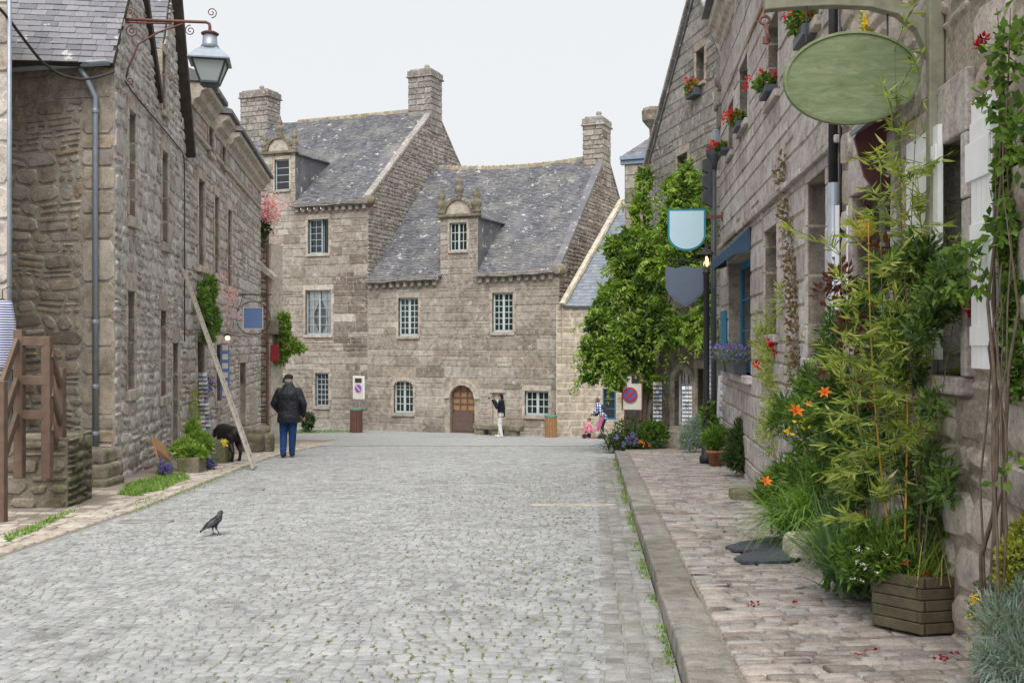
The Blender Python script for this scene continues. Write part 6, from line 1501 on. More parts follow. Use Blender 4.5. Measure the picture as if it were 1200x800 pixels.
# flower boxes on the blue shop window
r = rh[0]
for k, f in enumerate((.22, .7)):
    u = r[0] + (r[1] - r[0]) * f; t_ = thing('window_box', RF.p(u, r[2], .12), ('dark plastic window box of purple flowers nearest the blue shutter', 'nearer dark window box of purple flowers on the blue shop window')[k], 'window box', 'window boxes on the shop sill')
    w = (r[1] - r[0]) * .2; MB().hexa([RF.p(u - w * .85, r[2] + .005, .2), RF.p(u + w * .85, r[2] + .005, .2), RF.p(u + w * .85, r[2] + .005, .02), RF.p(u - w * .85, r[2] + .005, .02), RF.p(u - w, r[2] + .24, .24), RF.p(u + w, r[2] + .24, .24), RF.p(u + w, r[2] + .24, .01), RF.p(u - w, r[2] + .24, .01)]).build('box_body', 'plastic_grey', t_, bevel=.01)
    n = 350; c = RF.p(u, r[2] + .3, .12); g = np.random.default_rng(k); pts = np.array(c) + np.array(RF.U) * g.uniform(-w * 1.1, w * 1.1, (n, 1)) + np.array(RF.N) * g.uniform(-.14, .2, (n, 1)) + np.array([0, 0, 1]) * g.uniform(-.08, .14, (n, 1))
    leaf_mesh('blossom', pts, g.normal(size=(n, 3)) + [0, 0, .6], .05, 'petal_purple', t_, .8, seed=k); leaf_mesh('foliage', pts - [0, 0, .06], g.normal(size=(n, 3)), .07, 'leaf_green', t_, .4, seed=k + 9)
# ------------------------------------------------------------------ plants
nr = np.random.default_rng(7); rng = random.Random(15)
def pb(px, py, d, rx, ry=None, rd=None):
    """ellipsoid seen at (px, py), radii given in picture pixels at that distance"""
    k = d / 1200; ry = ry or rx; return (tuple(P(px, py, d)), (rx * k, (rd or (rx + ry) / 2) * k, ry * k))
def plant(name, label, cat, base, blobs, n, size, mat, seed, group=None, stems=0, stem_mat='stem_green', aspect=.42, up=.25, shell=.5, tint=None, droop=0, stem_r=.008):
    t_ = thing(name, base, label, cat, group); g = np.random.default_rng(seed); C, D = in_blobs(g, blobs, n, shell)
    dirs = D + g.normal(size=(n, 3)) * .7 + [0, 0, up - droop]; s = size * g.uniform(.6, 1.3, n)
    hz = (C[:, 2] - C[:, 2].min()) / (np.ptp(C[:, 2]) + 1e-6); tt = np.clip(g.random(n) * .75 + .25 * g.random(n), 0, 1) if tint is None else tint
    leaf_mesh('foliage', C, dirs, s, mat, t_, aspect, tt, seed)
    if stems:
        m = MB(); b = Vector(base); r_ = random.Random(seed)
        for k in range(stems):
            bl = r_.choice(blobs); c = Vector(bl[0]) + Vector([r_.uniform(-.6, .6) * q for q in bl[1]]); s0 = b + Vector((r_.uniform(-.06, .06), r_.uniform(-.06, .06), 0))
            m.tube(curve_pts(s0, c, ((c - s0).x * -.15, (c - s0).y * -.15, 0), 5), [stem_r * (1 - .13 * i) for i in range(6)], 5)
        m.build('stems', stem_mat, t_)
    return t_
def blossoms(t_, pts, size, mat, seed, per=12, spread=.05, name='blossom', aspect=.7):
    g = np.random.default_rng(seed); pts = np.repeat(np.array([tuple(p) for p in pts]), per, 0); n = len(pts); D = g.normal(size=(n, 3)); D /= np.linalg.norm(D, axis=1, keepdims=True)
    return leaf_mesh(name, pts + D * spread * g.random((n, 1)), D + [0, -.2, .2], size * g.uniform(.7, 1.2, n), mat, t_, aspect, seed=seed)
def gz_(px, d): return (((px - 600) / 1200 * d), d, ground(d))

# --- wisteria over the low wall and up the gable
bl = []
for px, py, d, rx, ry in ((752, 212, 27.6, 9, 16), (753, 245, 27.2, 11, 20), (748, 280, 26.8, 20, 20), (726, 292, 26.6, 16, 18), (735, 318, 26.2, 24, 26), (768, 300, 26.3, 22, 28), (800, 232, 26.0, 20, 26), (812, 262, 25.4, 22, 28), (790, 262, 25.8, 22, 30), (785, 218, 26.2, 10, 12), (806, 204, 26.2, 9, 12), (822, 225, 25.0, 11, 16), (790, 310, 25.2, 24, 26), (760, 345, 25.4, 26, 26), (720, 350, 25.6, 22, 22), (705, 378, 25.3, 18, 20), (694, 410, 25.1, 16, 18), (712, 418, 24.9, 22, 22), (735, 395, 24.9, 26, 26), (760, 385, 24.9, 22, 24), (690, 436, 25.0, 10, 12), (722, 442, 24.8, 16, 14), (752, 424, 24.9, 14, 14), (795, 386, 24.2, 22, 16), (815, 378, 23.9, 16, 14), (775, 372, 24.6, 18, 18), (820, 395, 23.8, 9, 9), (822, 300, 24.6, 12, 24), (806, 330, 24.6, 16, 22), (783, 398, 24.1, 12, 8), (760, 446, 25, 9, 14), (829, 350, 21.5, 6, 40)):
    d -= 1.5 * smooth(752, 800, px) * (d > 25.1)
    bl.append(pb(px + rng.uniform(-3, 3), py, d, rx * 1.06, ry * 1.06, rd=15))
wt = thing('wisteria', tuple(P(748, 505, 25.0)), 'big bright green wisteria spilling over the low wall and up the grey gable', 'climber')
n = 27000; C, D = in_blobs(nr, bl, n, .4); dirs = D * .7 + nr.normal(size=(n, 3)) * .6 + [0, 0, -.35]
cl_ = np.sin(C[:, 0] * 6.1 + C[:, 2] * 4.3) * np.sin(C[:, 2] * 5.7 - C[:, 1] * 3) * .5 + .5
leaf_mesh('crown', C, dirs, nr.uniform(.10, .19, n), 'leaf_wisteria', wt, .42, np.clip(.02 + .72 * cl_ + nr.normal(size=n) * .17, 0, 1), 70)
SC, SD = [], []                                          # hanging shoots round the edge
for k in range(260):
    c_, r_ = bl[rng.randrange(len(bl))]; v = Vector((rng.gauss(0, 1), -abs(rng.gauss(0, .8)), rng.gauss(0, 1))).normalized(); p0 = Vector(c_) + Vector((v.x * r_[0], v.y * r_[1], v.z * r_[2])) * .95; L_ = rng.uniform(.25, .65)
    for i in range(10): t = i / 10; q_ = p0 + v * L_ * t * .8 + Vector((0, 0, .12 * t - L_ * .9 * t * t)); SC += [tuple(q_)] * 2; SD += [(rng.gauss(0, .7), rng.gauss(0, .6), -.6)] * 1 + [(rng.gauss(0, .7), rng.gauss(0, .6), -.5)]
leaf_mesh('hanging_shoots', SC, SD, nr.uniform(.08, .15, len(SC)), 'leaf_wisteria', wt, .36, np.clip(nr.normal(size=len(SC)) * .2 + .65, 0, 1), 171)
m = MB(); b0 = P(752, 505, 25.0)
for pts, r0 in (([(752, 508, 25.0), (756, 470, 25.1), (764, 430, 25.1), (772, 395, 25.2), (760, 340, 25.6), (752, 280, 26.6), (753, 215, 27.4)], .11), ([(756, 500, 25.0), (765, 450, 25.0), (775, 405, 24.9), (800, 380, 24.3), (822, 372, 23.8)], .07), ([(762, 425, 25.0), (735, 400, 25), (705, 400, 25.1)], .05), ([(772, 395, 25.2), (790, 330, 25.0), (800, 250, 25.6)], .06)):
    q = [P(*p) for p in pts]; qq = []
    for i in range(len(q) - 1):
        for k in range(3): qq.append(q[i].lerp(q[i + 1], k / 3) + Vector((rng.uniform(-.04, .04), 0, 0)))
    qq.append(q[-1]); m.tube(qq, [r0 * (1 - .75 * i / len(qq)) for i in range(len(qq))], 7)
m.build('trunk', 'bark_grey', wt, True)

# --- bed in front of the wisteria
bd0 = gz_(735, 24.4)
t_ = plant('strap_leaf_clump', 'dark strap-leaved clump at the left end of the bed under the wisteria', 'plant', bd0, [pb(740, 500, 24.4, 22, 12)], 200, .1, 'leaf_dark', 71)
n = 700; a = nr.uniform(0, 2 * math.pi, n); el = nr.uniform(.35, 1.3, n); Dd = np.stack([np.cos(a) * np.cos(el), np.sin(a) * np.cos(el), np.sin(el)], 1)
blade_mesh('blades', np.array([bd0[0] + .1, 24.4, bd0[2] + .12]) + nr.normal(size=(n, 3)) * [.22, .18, .03], Dd, nr.uniform(.6, 1.15, n), .035, nr.uniform(.3, .7, n), 'leaf_dark', t_, seed=72)
t_ = plant('round_shrub', 'rounded dark green shrub right of the strap-leaved clump', 'shrub', gz_(765, 24.2), [pb(764, 506, 24.2, 17, 15), pb(773, 509, 24.1, 12, 13)], 2200, .09, 'leaf_green', 73, stems=6)
t_ = plant('flower_bed', 'low bed of purple and red flowers edging the wisteria corner', 'flowers', gz_(748, 23.8), [pb(735, 521, 23.8, 18, 5), pb(758, 521, 23.7, 18, 6), pb(722, 512, 23.9, 9, 8)], 900, .07, 'leaf_dark', 74)
blossoms(t_, [P(rng.uniform(720, 745), rng.uniform(508, 521), 23.6) for _ in range(11)], .045, 'petal_purple', 75); blossoms(t_, [P(rng.uniform(748, 768), rng.uniform(516, 522), 23.5) for _ in range(3)], .04, 'petal_orange', 76, name='red_blossom')
plant('grey_shrub', 'wispy grey-green shrub at the foot of the pale postcard rack', 'shrub', gz_(812, 21.6), [pb(812, 508, 21.6, 15, 18), pb(806, 516, 21.5, 12, 12), pb(820, 500, 21.7, 10, 16)], 1700, .10, 'leaf_silver', 77, stems=8, aspect=.2, up=.8)
plant('potted_fern', 'feathery green plant growing in the terracotta pot', 'plant', (px_, pd_, mz(px_, pd_) + .25), [pb(839, 514, pd_, 15, 13)], 1300, .13, 'leaf_grass', 78, aspect=.13, up=.9, shell=.2)
plant('conifer_shrub', 'dark feathery shrub right of the terracotta pot by the ashlar wall', 'shrub', (pave_pt(872, 552)[0], pave_pt(872, 552)[1], pv(16)), [pb(872, 520, 16.0, 20, 30), pb(868, 535, 15.8, 22, 18), pb(880, 498, 16.1, 11, 18)], 4200, .10, 'leaf_dark', 79, stems=6, aspect=.2, up=.5)
plant('low_ivy', 'ivy trailing round the foot of the black lamp post', 'ivy', (lx.x, 18.7, base), [pb(829, 488, 18.6, 7, 22), pb(836, 500, 18.6, 6, 14)], 700, .09, 'leaf_green', 80)
plant('shop_seedling', 'lanky pale plants rising in front of the niche of the ashlar house', 'plant', (pave_pt(905, 560)[0], 13.2, pv(13)), [pb(910, 430, 12.8, 22, 55), pb(895, 400, 13.2, 14, 45), pb(928, 470, 12.2, 20, 60), pb(905, 500, 12.6, 20, 40), pb(940, 420, 11.6, 16, 50), pb(965, 400, 10.6, 20, 50), pb(950, 350, 11.0, 14, 40), pb(980, 430, 9.8, 22, 50), pb(920, 350, 12, 14, 30)], 4600, .09, 'leaf_bamboo', 81, stems=12, aspect=.22, up=.4, shell=.15)
blo = thing('poppy', tuple(P(885, 425, 12.6)), 'single small red flowers floating before the ashlar house wall', 'flower'); blossoms(blo, [P(887, 427, 12.6), P(905, 407, 12.5), P(902, 400, 12.5), P(908, 412, 12.5)], .05, 'petal_red', 82, 14, .03, 'bloom')

# --- left footway greenery
def on_left(px, py, n=.05): u, z = LC.hit(px, py); return LC.p(u, z, n)
def lblob(px, py, rx, ry, n=.25): p = on_left(px, py, n); k = p.y / 1200; return (tuple(p), (rx * k, .35, ry * k))
t_ = plant('climbing_plant', 'green and pink flowering climber on the left terrace behind the ladder', 'climber', tuple(on_left(236, 400)), [lblob(232, 340, 9, 20), lblob(236, 375, 8, 22), lblob(226, 355, 6, 22), lblob(231, 395, 7, 8)], 2200, .11, 'leaf_green', 83, stems=4)
blossoms(t_, [on_left(rng.uniform(247, 262), rng.gauss(350, 22), rng.uniform(.2, .5)) for _ in range(42)], .07, 'petal_pink', 84, 6, .12)
plant('hanging_basket', 'purple flowering basket on the wall between ladder and doorway', 'plant', tuple(on_left(227, 455)), [lblob(227, 452, 6, 9)], 300, .09, 'leaf_dark', 85); blossoms(bpy.data.objects['hanging_basket'], [on_left(rng.uniform(222, 232), rng.uniform(444, 460), .35) for _ in range(14)], .05, 'petal_purple', 86)
def lawn_left(px, d): return ((px - 600) / 1200 * d, d, ground(d))
x, y, z = tr1; t_ = plant('trough_plant', 'bright green leaves overflowing the mossy trough nearest the chalkboard', 'plant', (x, y, z - .1), [((x, y, z + .04), (.3, .2, .16)), ((x - .2, y + .25, z + .1), (.25, .2, .2))], 1100, .10, 'leaf_lime', 87)
x, y, z = tr2; t_ = plant('pot_plant', 'lime-green plants heaped in the round brown pot by the troughs', 'plant', (p_.x, p_.y, p_.z), [pb(232, 515, 19.6, 15, 10), pb(226, 505, 19.8, 7, 14), pb(240, 520, 19.4, 10, 6)], 1300, .10, 'leaf_lime', 88, stems=4); blossoms(t_, [P(262, 517, 19.3), P(265, 519, 19.3)], .05, 'petal_yellow', 89, 12, .04)
plant('wall_weed', 'tall thin weeds against the wall above the brown pot', 'plant', tuple(on_left(222, 500)), [lblob(222, 490, 5, 20, .1), lblob(222, 470, 4, 16, .1)], 350, .1, 'leaf_bamboo', 90, stems=4, aspect=.2)
for k, (px, py, d, lab) in enumerate(((193, 549, 17.4, 'purple flowers at the foot of the leaning board'), (245, 540, 18.6, 'purple flowers at the roadside end of the stone troughs'))):
    t_ = plant('violet_clump', lab, 'flowers', lawn_left(px, d), [pb(px, py, d, 8, 9)], 260, .08, 'leaf_green', 91 + k, 'violet clumps by the troughs'); blossoms(t_, [P(px + rng.uniform(-6, 6), py + rng.uniform(-7, 6), d - .12) for _ in range(16)], .045, 'petal_purple', 93 + k)
# ivy and valerian on the garden wall
def gwb(px, py, rx, ry, n=.2): u, z = GWF.hit(px, py); p = GWF.p(u, z, n); k = p.y / 1200; return (tuple(p), (rx * k, .3, ry * k))
t_ = plant('valerian', 'pink valerian and dark foliage growing out of the garden wall top', 'climber', tuple(GWF.p(1, GWF.hit(300, 280)[1])), [gwb(293, 262, 9, 16), gwb(300, 275, 10, 14), gwb(310, 268, 12, 10), gwb(286, 285, 5, 18)], 1700, .16, 'leaf_dark', 95); blossoms(t_, [P(rng.gauss(316, 8), rng.gauss(248, 9), 38.6) for _ in range(80)], .10, 'petal_pink', 96, 7, .18)
plant('roof_tuft', 'small yellow-green tuft on the wall top beside the cornice', 'plant', tuple(P(291, 212, 37.6)), [pb(291, 212, 37.6, 4, 11)], 300, .14, 'leaf_lime', 97)
plant('corner_ivy', 'bright ivy bush hanging over the red plaque at the tall house', 'ivy', tuple(P(333, 400, 39.2)), [pb(331, 384, 39.2, 9, 14), pb(338, 405, 39.2, 12, 11), pb(328, 418, 39.2, 9, 9), pb(350, 408, 39.4, 8, 5), pb(334, 372, 39.2, 6, 5)], 2000, .17, 'leaf_wisteria', 98, stems=6)
plant('wall_foot_shrub', 'small dark shrub at the house foot just right of the walking man', 'shrub', lawn_left(361, 45.5), [pb(361, 494, 45.3, 7, 11)], 500, .17, 'leaf_dark', 99)
# grass verges
def grass(name, label, pts, n, h, seed, w=.012):
    g = np.random.default_rng(seed); C = []
    while len(C) < n:
        px, py = g.uniform(min(p[0] for p in pts), max(p[0] for p in pts)), g.uniform(min(p[1] for p in pts), max(p[1] for p in pts))
        ins = False; j = len(pts) - 1
        for i in range(len(pts)):
            (xi, yi), (xj, yj) = pts[i], pts[j]
            if (yi > py) != (yj > py) and px < (xj - xi) * (py - yi) / (yj - yi) + xi: ins = not ins
            j = i
        if ins:
            d = 15.0
            for _ in range(14): d = (EYE - ground(d) - .03) * 1200 / (py - 400)
            C.append(((px - 600) / 1200 * d, d, ground(d) + .01))
    C = np.array(C); D = g.normal(size=(n, 3)) * .55 + [0, 0, 1]
    o = blade_mesh(name, C, D, g.uniform(.4, 1.2, n) * h, w, .35, 'leaf_grass', None, seed=seed, segs=2); return tag(o, label, 'grass', kind='stuff')
grass('verge_grass', 'strip of green grass along the foot of the left-hand house', [(138, 578), (150, 566), (190, 556), (216, 553), (222, 560), (190, 573), (160, 581)], 4500, .10, 101)
grass('verge_grass', 'grass tufts at the foot of the stone stair block', [(2, 628), (30, 618), (78, 598), (94, 592), (80, 602), (40, 622), (10, 634)], 900, .09, 102)
grass('verge_grass', 'thin grass line along the edge of the left footway', [(150, 588), (230, 565), (300, 541), (296, 546), (235, 572), (160, 598)], 900, .035, 103)
grass('verge_grass', 'ragged grass along the foot of the tall house', [(300, 512), (345, 503), (412, 503.5), (412, 506), (345, 508), (302, 515)], 1500, .14, 104, .03)
n = 2600; d = nr.uniform(4.3, 21.5, n); C = np.stack([KX0 + KXS * d - np.abs(nr.normal(size=n)) * .035 - .005, d, np.interp(d, GD, GZ) + .005], 1)
keep = np.sin(d * 2.3) + np.sin(d * 5.1 + 1) > -.35; C = C[keep]; n = len(C)
tag(blade_mesh('kerb_weeds', C, nr.normal(size=(n, 3)) * .6 + [-.2, 0, .8], nr.uniform(.015, .07, n), .009, .3, 'leaf_grass', None, seed=105, segs=2), 'moss and weeds growing along the road side of the kerb', 'weeds', kind='stuff')
# moss cushions in the road joints
wgt = np.exp(-((KX0 + KXS * JD - JX) / 2.6) ** 2) * (JD < 18) * (JD > 4.7) * (.35 + .65 * (np.sin(JX * 2.1) * np.sin(JD * 1.7) > -.2)); wgt /= wgt.sum()
n = 1700; pick = nr.choice(len(JX), n, p=wgt); C = np.stack([JX[pick], JD[pick], np.interp(JD[pick], GD, GZ) + .004], 1)
C = np.repeat(C, 3, 0) + nr.normal(size=(n * 3, 3)) * [.004, .012, 0]; n *= 3
tag(leaf_mesh('joint_moss', C, nr.normal(size=(n, 3)) * [1, 1, .25] + [0, 0, .25], nr.uniform(.010, .022, n), 'leaf_moss', None, .8, nr.random(n), 106), 'tiny moss tufts scattered in the joints of the cobbled road', 'moss', kind='stuff')

# --- right-hand border along the near house
def blades(t_, c, n, L, W, spread, seed, mat, el0=.5, el1=1.35, dr=(.3, .8), name='blades'):
    g = np.random.default_rng(seed); a = g.uniform(0, 2 * math.pi, n); el = g.uniform(el0, el1, n); D = np.stack([np.cos(a) * np.cos(el), np.sin(a) * np.cos(el), np.sin(el)], 1)
    return blade_mesh(name, np.array(c) + g.normal(size=(n, 3)) * [spread, spread, .01], D, g.uniform(L * .6, L * 1.15, n), W, g.uniform(*dr, n), mat, t_, seed=seed, segs=6)
gd_ = 9.15; gx = (957 - 600) / 1200 * gd_; c = (gx, gd_, mz(gx, gd_) + .1)
t_ = thing('strap_leaf_clump', c, 'fountain of arching bright green strap leaves beside the stone block', 'plant'); blades(t_, c, 800, 1.08, .021, .13, 111, 'leaf_grass', .6, 1.4, (.45, .9))
gd_ = 8.0; gx = (985 - 600) / 1200 * gd_; c = (gx, gd_, mz(gx, gd_) + .1)
t_ = thing('strap_leaf_clump', c, 'smaller arching green clump between the stone block and the sword leaves', 'plant'); blades(t_, c, 300, .66, .017, .09, 1111, 'leaf_grass', .6, 1.4, (.4, .9))
gd_ = 6.95; gx = (1008 - 600) / 1200 * gd_; c = (gx, gd_, mz(gx, gd_) + .05)
t_ = thing('iris_clump', c, 'stiff grey-green sword leaves between the arching grass and the planter', 'plant'); blades(t_, c, 230, .80, .026, .11, 112, 'leaf_iris', .55, 1.4, (.08, .35))
def facade_pt(px, n):
    d = (RX0 - n) / ((px - 600) / 1200 - RXS); return Vector(((px - 600) / 1200 * d, d, 0))
def fb(px, py, rx, ry, n=.35, rd=None): p = facade_pt(px, n); d = p.y; c = P(px, py, d); k = d / 1200; return ((c.x, c.y, c.z), (rx * k, (rd or (rx + ry) / 2) * k, ry * k))
sb = lambda px, n=.3: (facade_pt(px, n).x, facade_pt(px, n).y, pv(facade_pt(px, n).y))
_eb = []
for k in range(54):
    px, py = rng.uniform(965, 1122), rng.uniform(290, 640)
    if px < 1030 and py < 330: continue
    _eb.append(fb(px, py, rng.uniform(12, 24), rng.uniform(14, 30), rng.uniform(.1, .26)))
t_ = plant('evergreen_shrub', 'large dark evergreen shrub with reddish young leaves in front of the white shutters', 'shrub', sb(1080, .15), _eb, 10500, .07, 'leaf_mid', 113, stems=12, stem_mat='bark', aspect=.33, shell=.1, stem_r=.006)
C, D = in_blobs(nr, [fb(1040, 290, 14, 12, .3), fb(985, 330, 22, 26, .3), fb(1000, 385, 22, 30, .3), fb(965, 345, 14, 12, .3), fb(1000, 440, 16, 20, .3), fb(1012, 470, 12, 16, .35), fb(970, 425, 12, 16, .3), fb(1010, 610, 10, 8, .4)], 420, .2); leaf_mesh('red_leaves', C, D + nr.normal(size=(420, 3)) * .5, nr.uniform(.05, .09, 420), 'leaf_red', t_, .4, seed=114)
_lb = []
for k in range(44):
    px = rng.uniform(900, 1015); py = rng.uniform(440 + abs(px - 965) * .5, 585); _lb.append(fb(px, py, rng.uniform(10, 20), rng.uniform(12, 24), rng.uniform(.08, .22)))
t_ = plant('lily_bed', 'mixed green border with orange lilies and yellow flowers by the ashlar house', 'flowers', sb(960, .15), _lb, 6800, .10, 'leaf_green', 115, stems=14, aspect=.24, up=.5, shell=.1, stem_r=.005)
def lily(t_, p, s, seed):
    m = MB(); r_ = random.Random(seed); ax = Vector((r_.uniform(-.4, .1), -.7, r_.uniform(.2, .7))).normalized(); x = ax.cross(Zv).normalized(); y = x.cross(ax)
    for k in range(6):
        a = math.pi / 3 * k; d_ = x * math.cos(a) + y * math.sin(a); sd = ax.cross(d_)
        q = [p, p + ax * s * .3 + d_ * s * .16, p + ax * s * .55 + d_ * s * .45, p + ax * s * .48 + d_ * s * .85]; w = [.02, .15, .17, .01]; V = []
        for c_, ww in zip(q, w): V += [c_ - sd * s * ww, c_ + sd * s * ww]
        m.add(V, [(0, 1, 3, 2), (2, 3, 5, 4), (4, 5, 7, 6)], r_.random())
    for k in range(4): m.tube([p, p + ax * s * .6 + x * s * .12 * math.cos(k * 1.6) + y * s * .12 * math.sin(k * 1.6)], s * .012, 4)
    m.build('lily', 'petal_orange', t_, True)
for k, (px, py, d, s) in enumerate(((932, 484, 8.6, .095), (967, 462, 7.5, .07), (897, 566, 10.2, .09), (948, 474, 8.1, .04))): lily(t_, P(px, py, d), s * .95, k)
blossoms(t_, [P(x_, y_, 9.4) for x_, y_ in ((945, 497), (960, 462), (938, 494), (925, 505), (950, 492), (971, 470))], .045, 'petal_yellow', 116, 8, .04); blossoms(t_, [P(x_, y_, 9.2) for x_, y_ in ((952, 513), (987, 503), (944, 528), (1048, 530), (1075, 540), (1077, 560))], .035, 'petal_pink', 117, 7, .03, 'pink_blossom')
m = MB(); m.tube(curve_pts(P(897, 580, 10.7), P(897, 566, 10.6), (0, 0, .03), 4), .006, 5); m.tube(curve_pts(P(945, 565, 8.7), P(932, 486, 8.62), (.03, 0, 0), 6), .006, 5); m.build('lily_stalk', 'stem_green', t_)

# bamboo in the hexagonal planter
bb = thing('bamboo', (pcx, pcd, ptop - .06), 'tall bamboo with golden yellow canes and narrow pale leaves in the hexagonal planter', 'bamboo')
LPTS = []; LD = []
for k, (xb, xt, yt, bend) in enumerate(((1050, 1018, 250, -8), (1058, 1058, 215, 6), (1075, 1090, 150, -6), (1066, 1040, 330, 10), (1044, 1000, 400, -10), (1082, 1075, 205, 8), (1056, 1032, 190, -6), (1070, 1110, 230, 5), (1062, 1075, 120, -5), (1048, 985, 300, -8), (1066, 1048, 60, 6))):
    d0 = pcd + rng.uniform(-.1, .08); a = P(xb, 690, d0); a.z = ptop - .08; b = P(xt, yt, d0 + rng.uniform(-.1, .2)); q = curve_pts(a, b, (bend * .005, rng.uniform(-.04, .04), 0), 12)
    thick = .0085 if k < 3 else .005; m = MB(); m.tube(q, [thick * (1 - .05 * i) for i in range(13)], 7)
    for i in range(1, 12): m.lathe(q[i], [(thick * 1.0, -.006), (thick * 1.25, 0), (thick * 1.0, .006)], 7)
    m.build('cane', 'cane_yellow' if k < 4 else 'stem_green', bb, True)
    tw = MB()
    for i in range(4 if k < 3 else 3, 13):
        for s in range(2):
            dv = Vector((rng.uniform(-1, 1), rng.uniform(-.8, .8), rng.uniform(.1, .7))).normalized(); L_ = rng.uniform(.12, .42); e = q[i] + dv * L_ + Vector((0, 0, -.04)); tw.tube([q[i], q[i].lerp(e, .5) + Vector((0, 0, .02)), e], .0022, 4)
            for c in range(15 if i > 5 else 26):
                f_ = rng.uniform(.15, 1.1); LPTS.append(tuple(q[i].lerp(e, f_))); v = dv + Vector((rng.uniform(-.9, .9), rng.uniform(-.9, .9), rng.uniform(-.9, .3))); LD.append(tuple(v))
    tw.build('twigs', 'stem_green', bb)['kind'] = 'stuff'
leaf_mesh('foliage', LPTS, LD, nr.uniform(.055, .12, len(LPTS)), 'leaf_bamboo', bb, .17, seed=121, fold=.15)
t_ = plant('planter_herbs', 'mixed low herbs and grass filling the hexagonal timber planter', 'plant', (pcx, pcd, ptop - .05), [((pcx, pcd, ptop + .04), (.26, .26, .12)), ((pcx - .2, pcd - .02, ptop + .1), (.17, .17, .2)), ((pcx + .05, pcd + .05, ptop + .2), (.24, .2, .22))], 2600, .055, 'leaf_green', 122, aspect=.3, up=.6)
blades(t_, (pcx + .04, pcd, ptop - .04), 700, .42, .006, .11, 123, 'leaf_bamboo', .7, 1.45, (.1, .5)); blossoms(t_, [P(1085, 672, pcd - .2), P(1060, 660, pcd - .2)], .02, 'petal_red', 124, 10, .012); blossoms(t_, [P(1000 + rng.uniform(-6, 60), rng.uniform(640, 680), pcd - .22) for _ in range(10)], .012, 'petal_white', 125, 6, .01, 'white_blossom')
t_ = plant('side_herbs', 'low leafy herbs spilling onto the pavement left of the hexagonal planter', 'plant', (pave_pt(1010, 680)[0], pave_pt(1010, 680)[1], pv(6.5)), [pb(1012, 640, 6.25, 26, 34), pb(1035, 655, 6.1, 26, 26), pb(1000, 668, 6.2, 15, 16), pb(990, 650, 6.6, 16, 20)], 2300, .055, 'leaf_green', 126, stems=6, aspect=.3)
# climbing rose and ivy at the right margin
ro = thing('climbing_rose', sb(1165, .12), 'woody climbing rose with dark red blooms at the right margin', 'climber'); m = MB()
for k in range(8):
    x0 = rng.uniform(1146, 1182); x1 = x0 + rng.uniform(-12, 26); n0 = rng.uniform(.06, .2); q = []
    for i in range(9):
        t = i / 8; px = x0 + (x1 - x0) * t + 7 * math.sin(t * 9 + k * 2.1) + 3 * math.sin(t * 21 + k); p = P(px, 700 - t * (690 - (k % 3) * 150), facade_pt(px, n0).y); q.append(p)
    q[0].z = pv(5.3); m.tube(q, [(.013 if k < 4 else .007) * (1 - .1 * i) for i in range(9)], 6)
m.build('stems', 'bark', ro, True)
C, D = in_blobs(nr, [fb(1180, 60, 18, 60, .15), fb(1160, 110, 14, 40, .18), fb(1190, 160, 14, 60, .12), fb(1172, 260, 16, 40, .14), fb(1130, 300, 20, 26, .2), fb(1150, 330, 14, 20, .18), fb(1172, 560, 12, 12, .25), fb(1185, 540, 12, 14, .2), fb(1120, 340, 20, 14, .25)], 520, .1); leaf_mesh('foliage', C, D + nr.normal(size=(520, 3)) + [0, -.3, -.2], nr.uniform(.04, .075, 520), 'leaf_green', ro, .6, seed=127)
blossoms(ro, [P(x_, y_, 5.2) for x_, y_ in ((1186, 5), (1146, 55), (1187, 88), (1152, 46))], .034, 'petal_rose', 128, 26, .016); blossoms(ro, [P(1136, 350, 5.45), P(1137, 362, 5.45)], .045, 'petal_rose', 129, 40, .025, 'large_bloom')
t_ = plant('ivy', 'glossy dark ivy climbing the wall beside the nearest white shutter', 'ivy', sb(1178, .05), [fb(1176, 200, 10, 60, .06, 8), fb(1180, 280, 11, 60, .06, 8), fb(1184, 360, 10, 60, .06, 8), fb(1190, 430, 8, 50, .06, 8), fb(1170, 140, 7, 40, .05, 8)], 2600, .038, 'leaf_green', 131, aspect=.85, shell=.1)
plant('dry_creeper', 'half-dead brown creeper running up the ashlar house between its niches', 'climber', tuple(RF.p(*RF.hit(935, 420), .02)), [((RF.p(*RF.hit(px, py), .04)), (.10, .12, .35)) for px, py in ((922, 210), (926, 250), (930, 285), (933, 320), (935, 350), (936, 390), (938, 430))], 900, .06, 'leaf_dry', 132, aspect=.6, shell=.1)
# silver and yellow bushes, bottom right
c1 = pave_pt(1185, 800); t_ = thing('silver_bush', (2.42, 4.75, pv(4.7)), 'dense silver-green bush in the bottom right corner', 'shrub')
bl_ = [pb(1180, 748, 4.75, 44, 56, 60), pb(1196, 712, 4.8, 40, 44, 50), pb(1205, 780, 4.6, 50, 50, 50), pb(1165, 775, 4.65, 24, 30, 30)]
C, D = in_blobs(nr, bl_, 5200, .35); blade_mesh('foliage', C, D + nr.normal(size=(5200, 3)) * .35 + [0, 0, .25], nr.uniform(.035, .07, 5200), .0045, .1, 'leaf_silver', t_, seed=133, segs=2)
t_ = plant('golden_bush', 'golden yellow-green bush behind the silver one at the right margin', 'shrub', (2.36, 4.85, pv(4.85)), [pb(1190, 655, 4.85, 24, 30, 12), pb(1200, 630, 4.88, 20, 26, 12), pb(1180, 676, 4.85, 14, 16, 10)], 2600, .03, 'leaf_yellow', 134, aspect=.5)
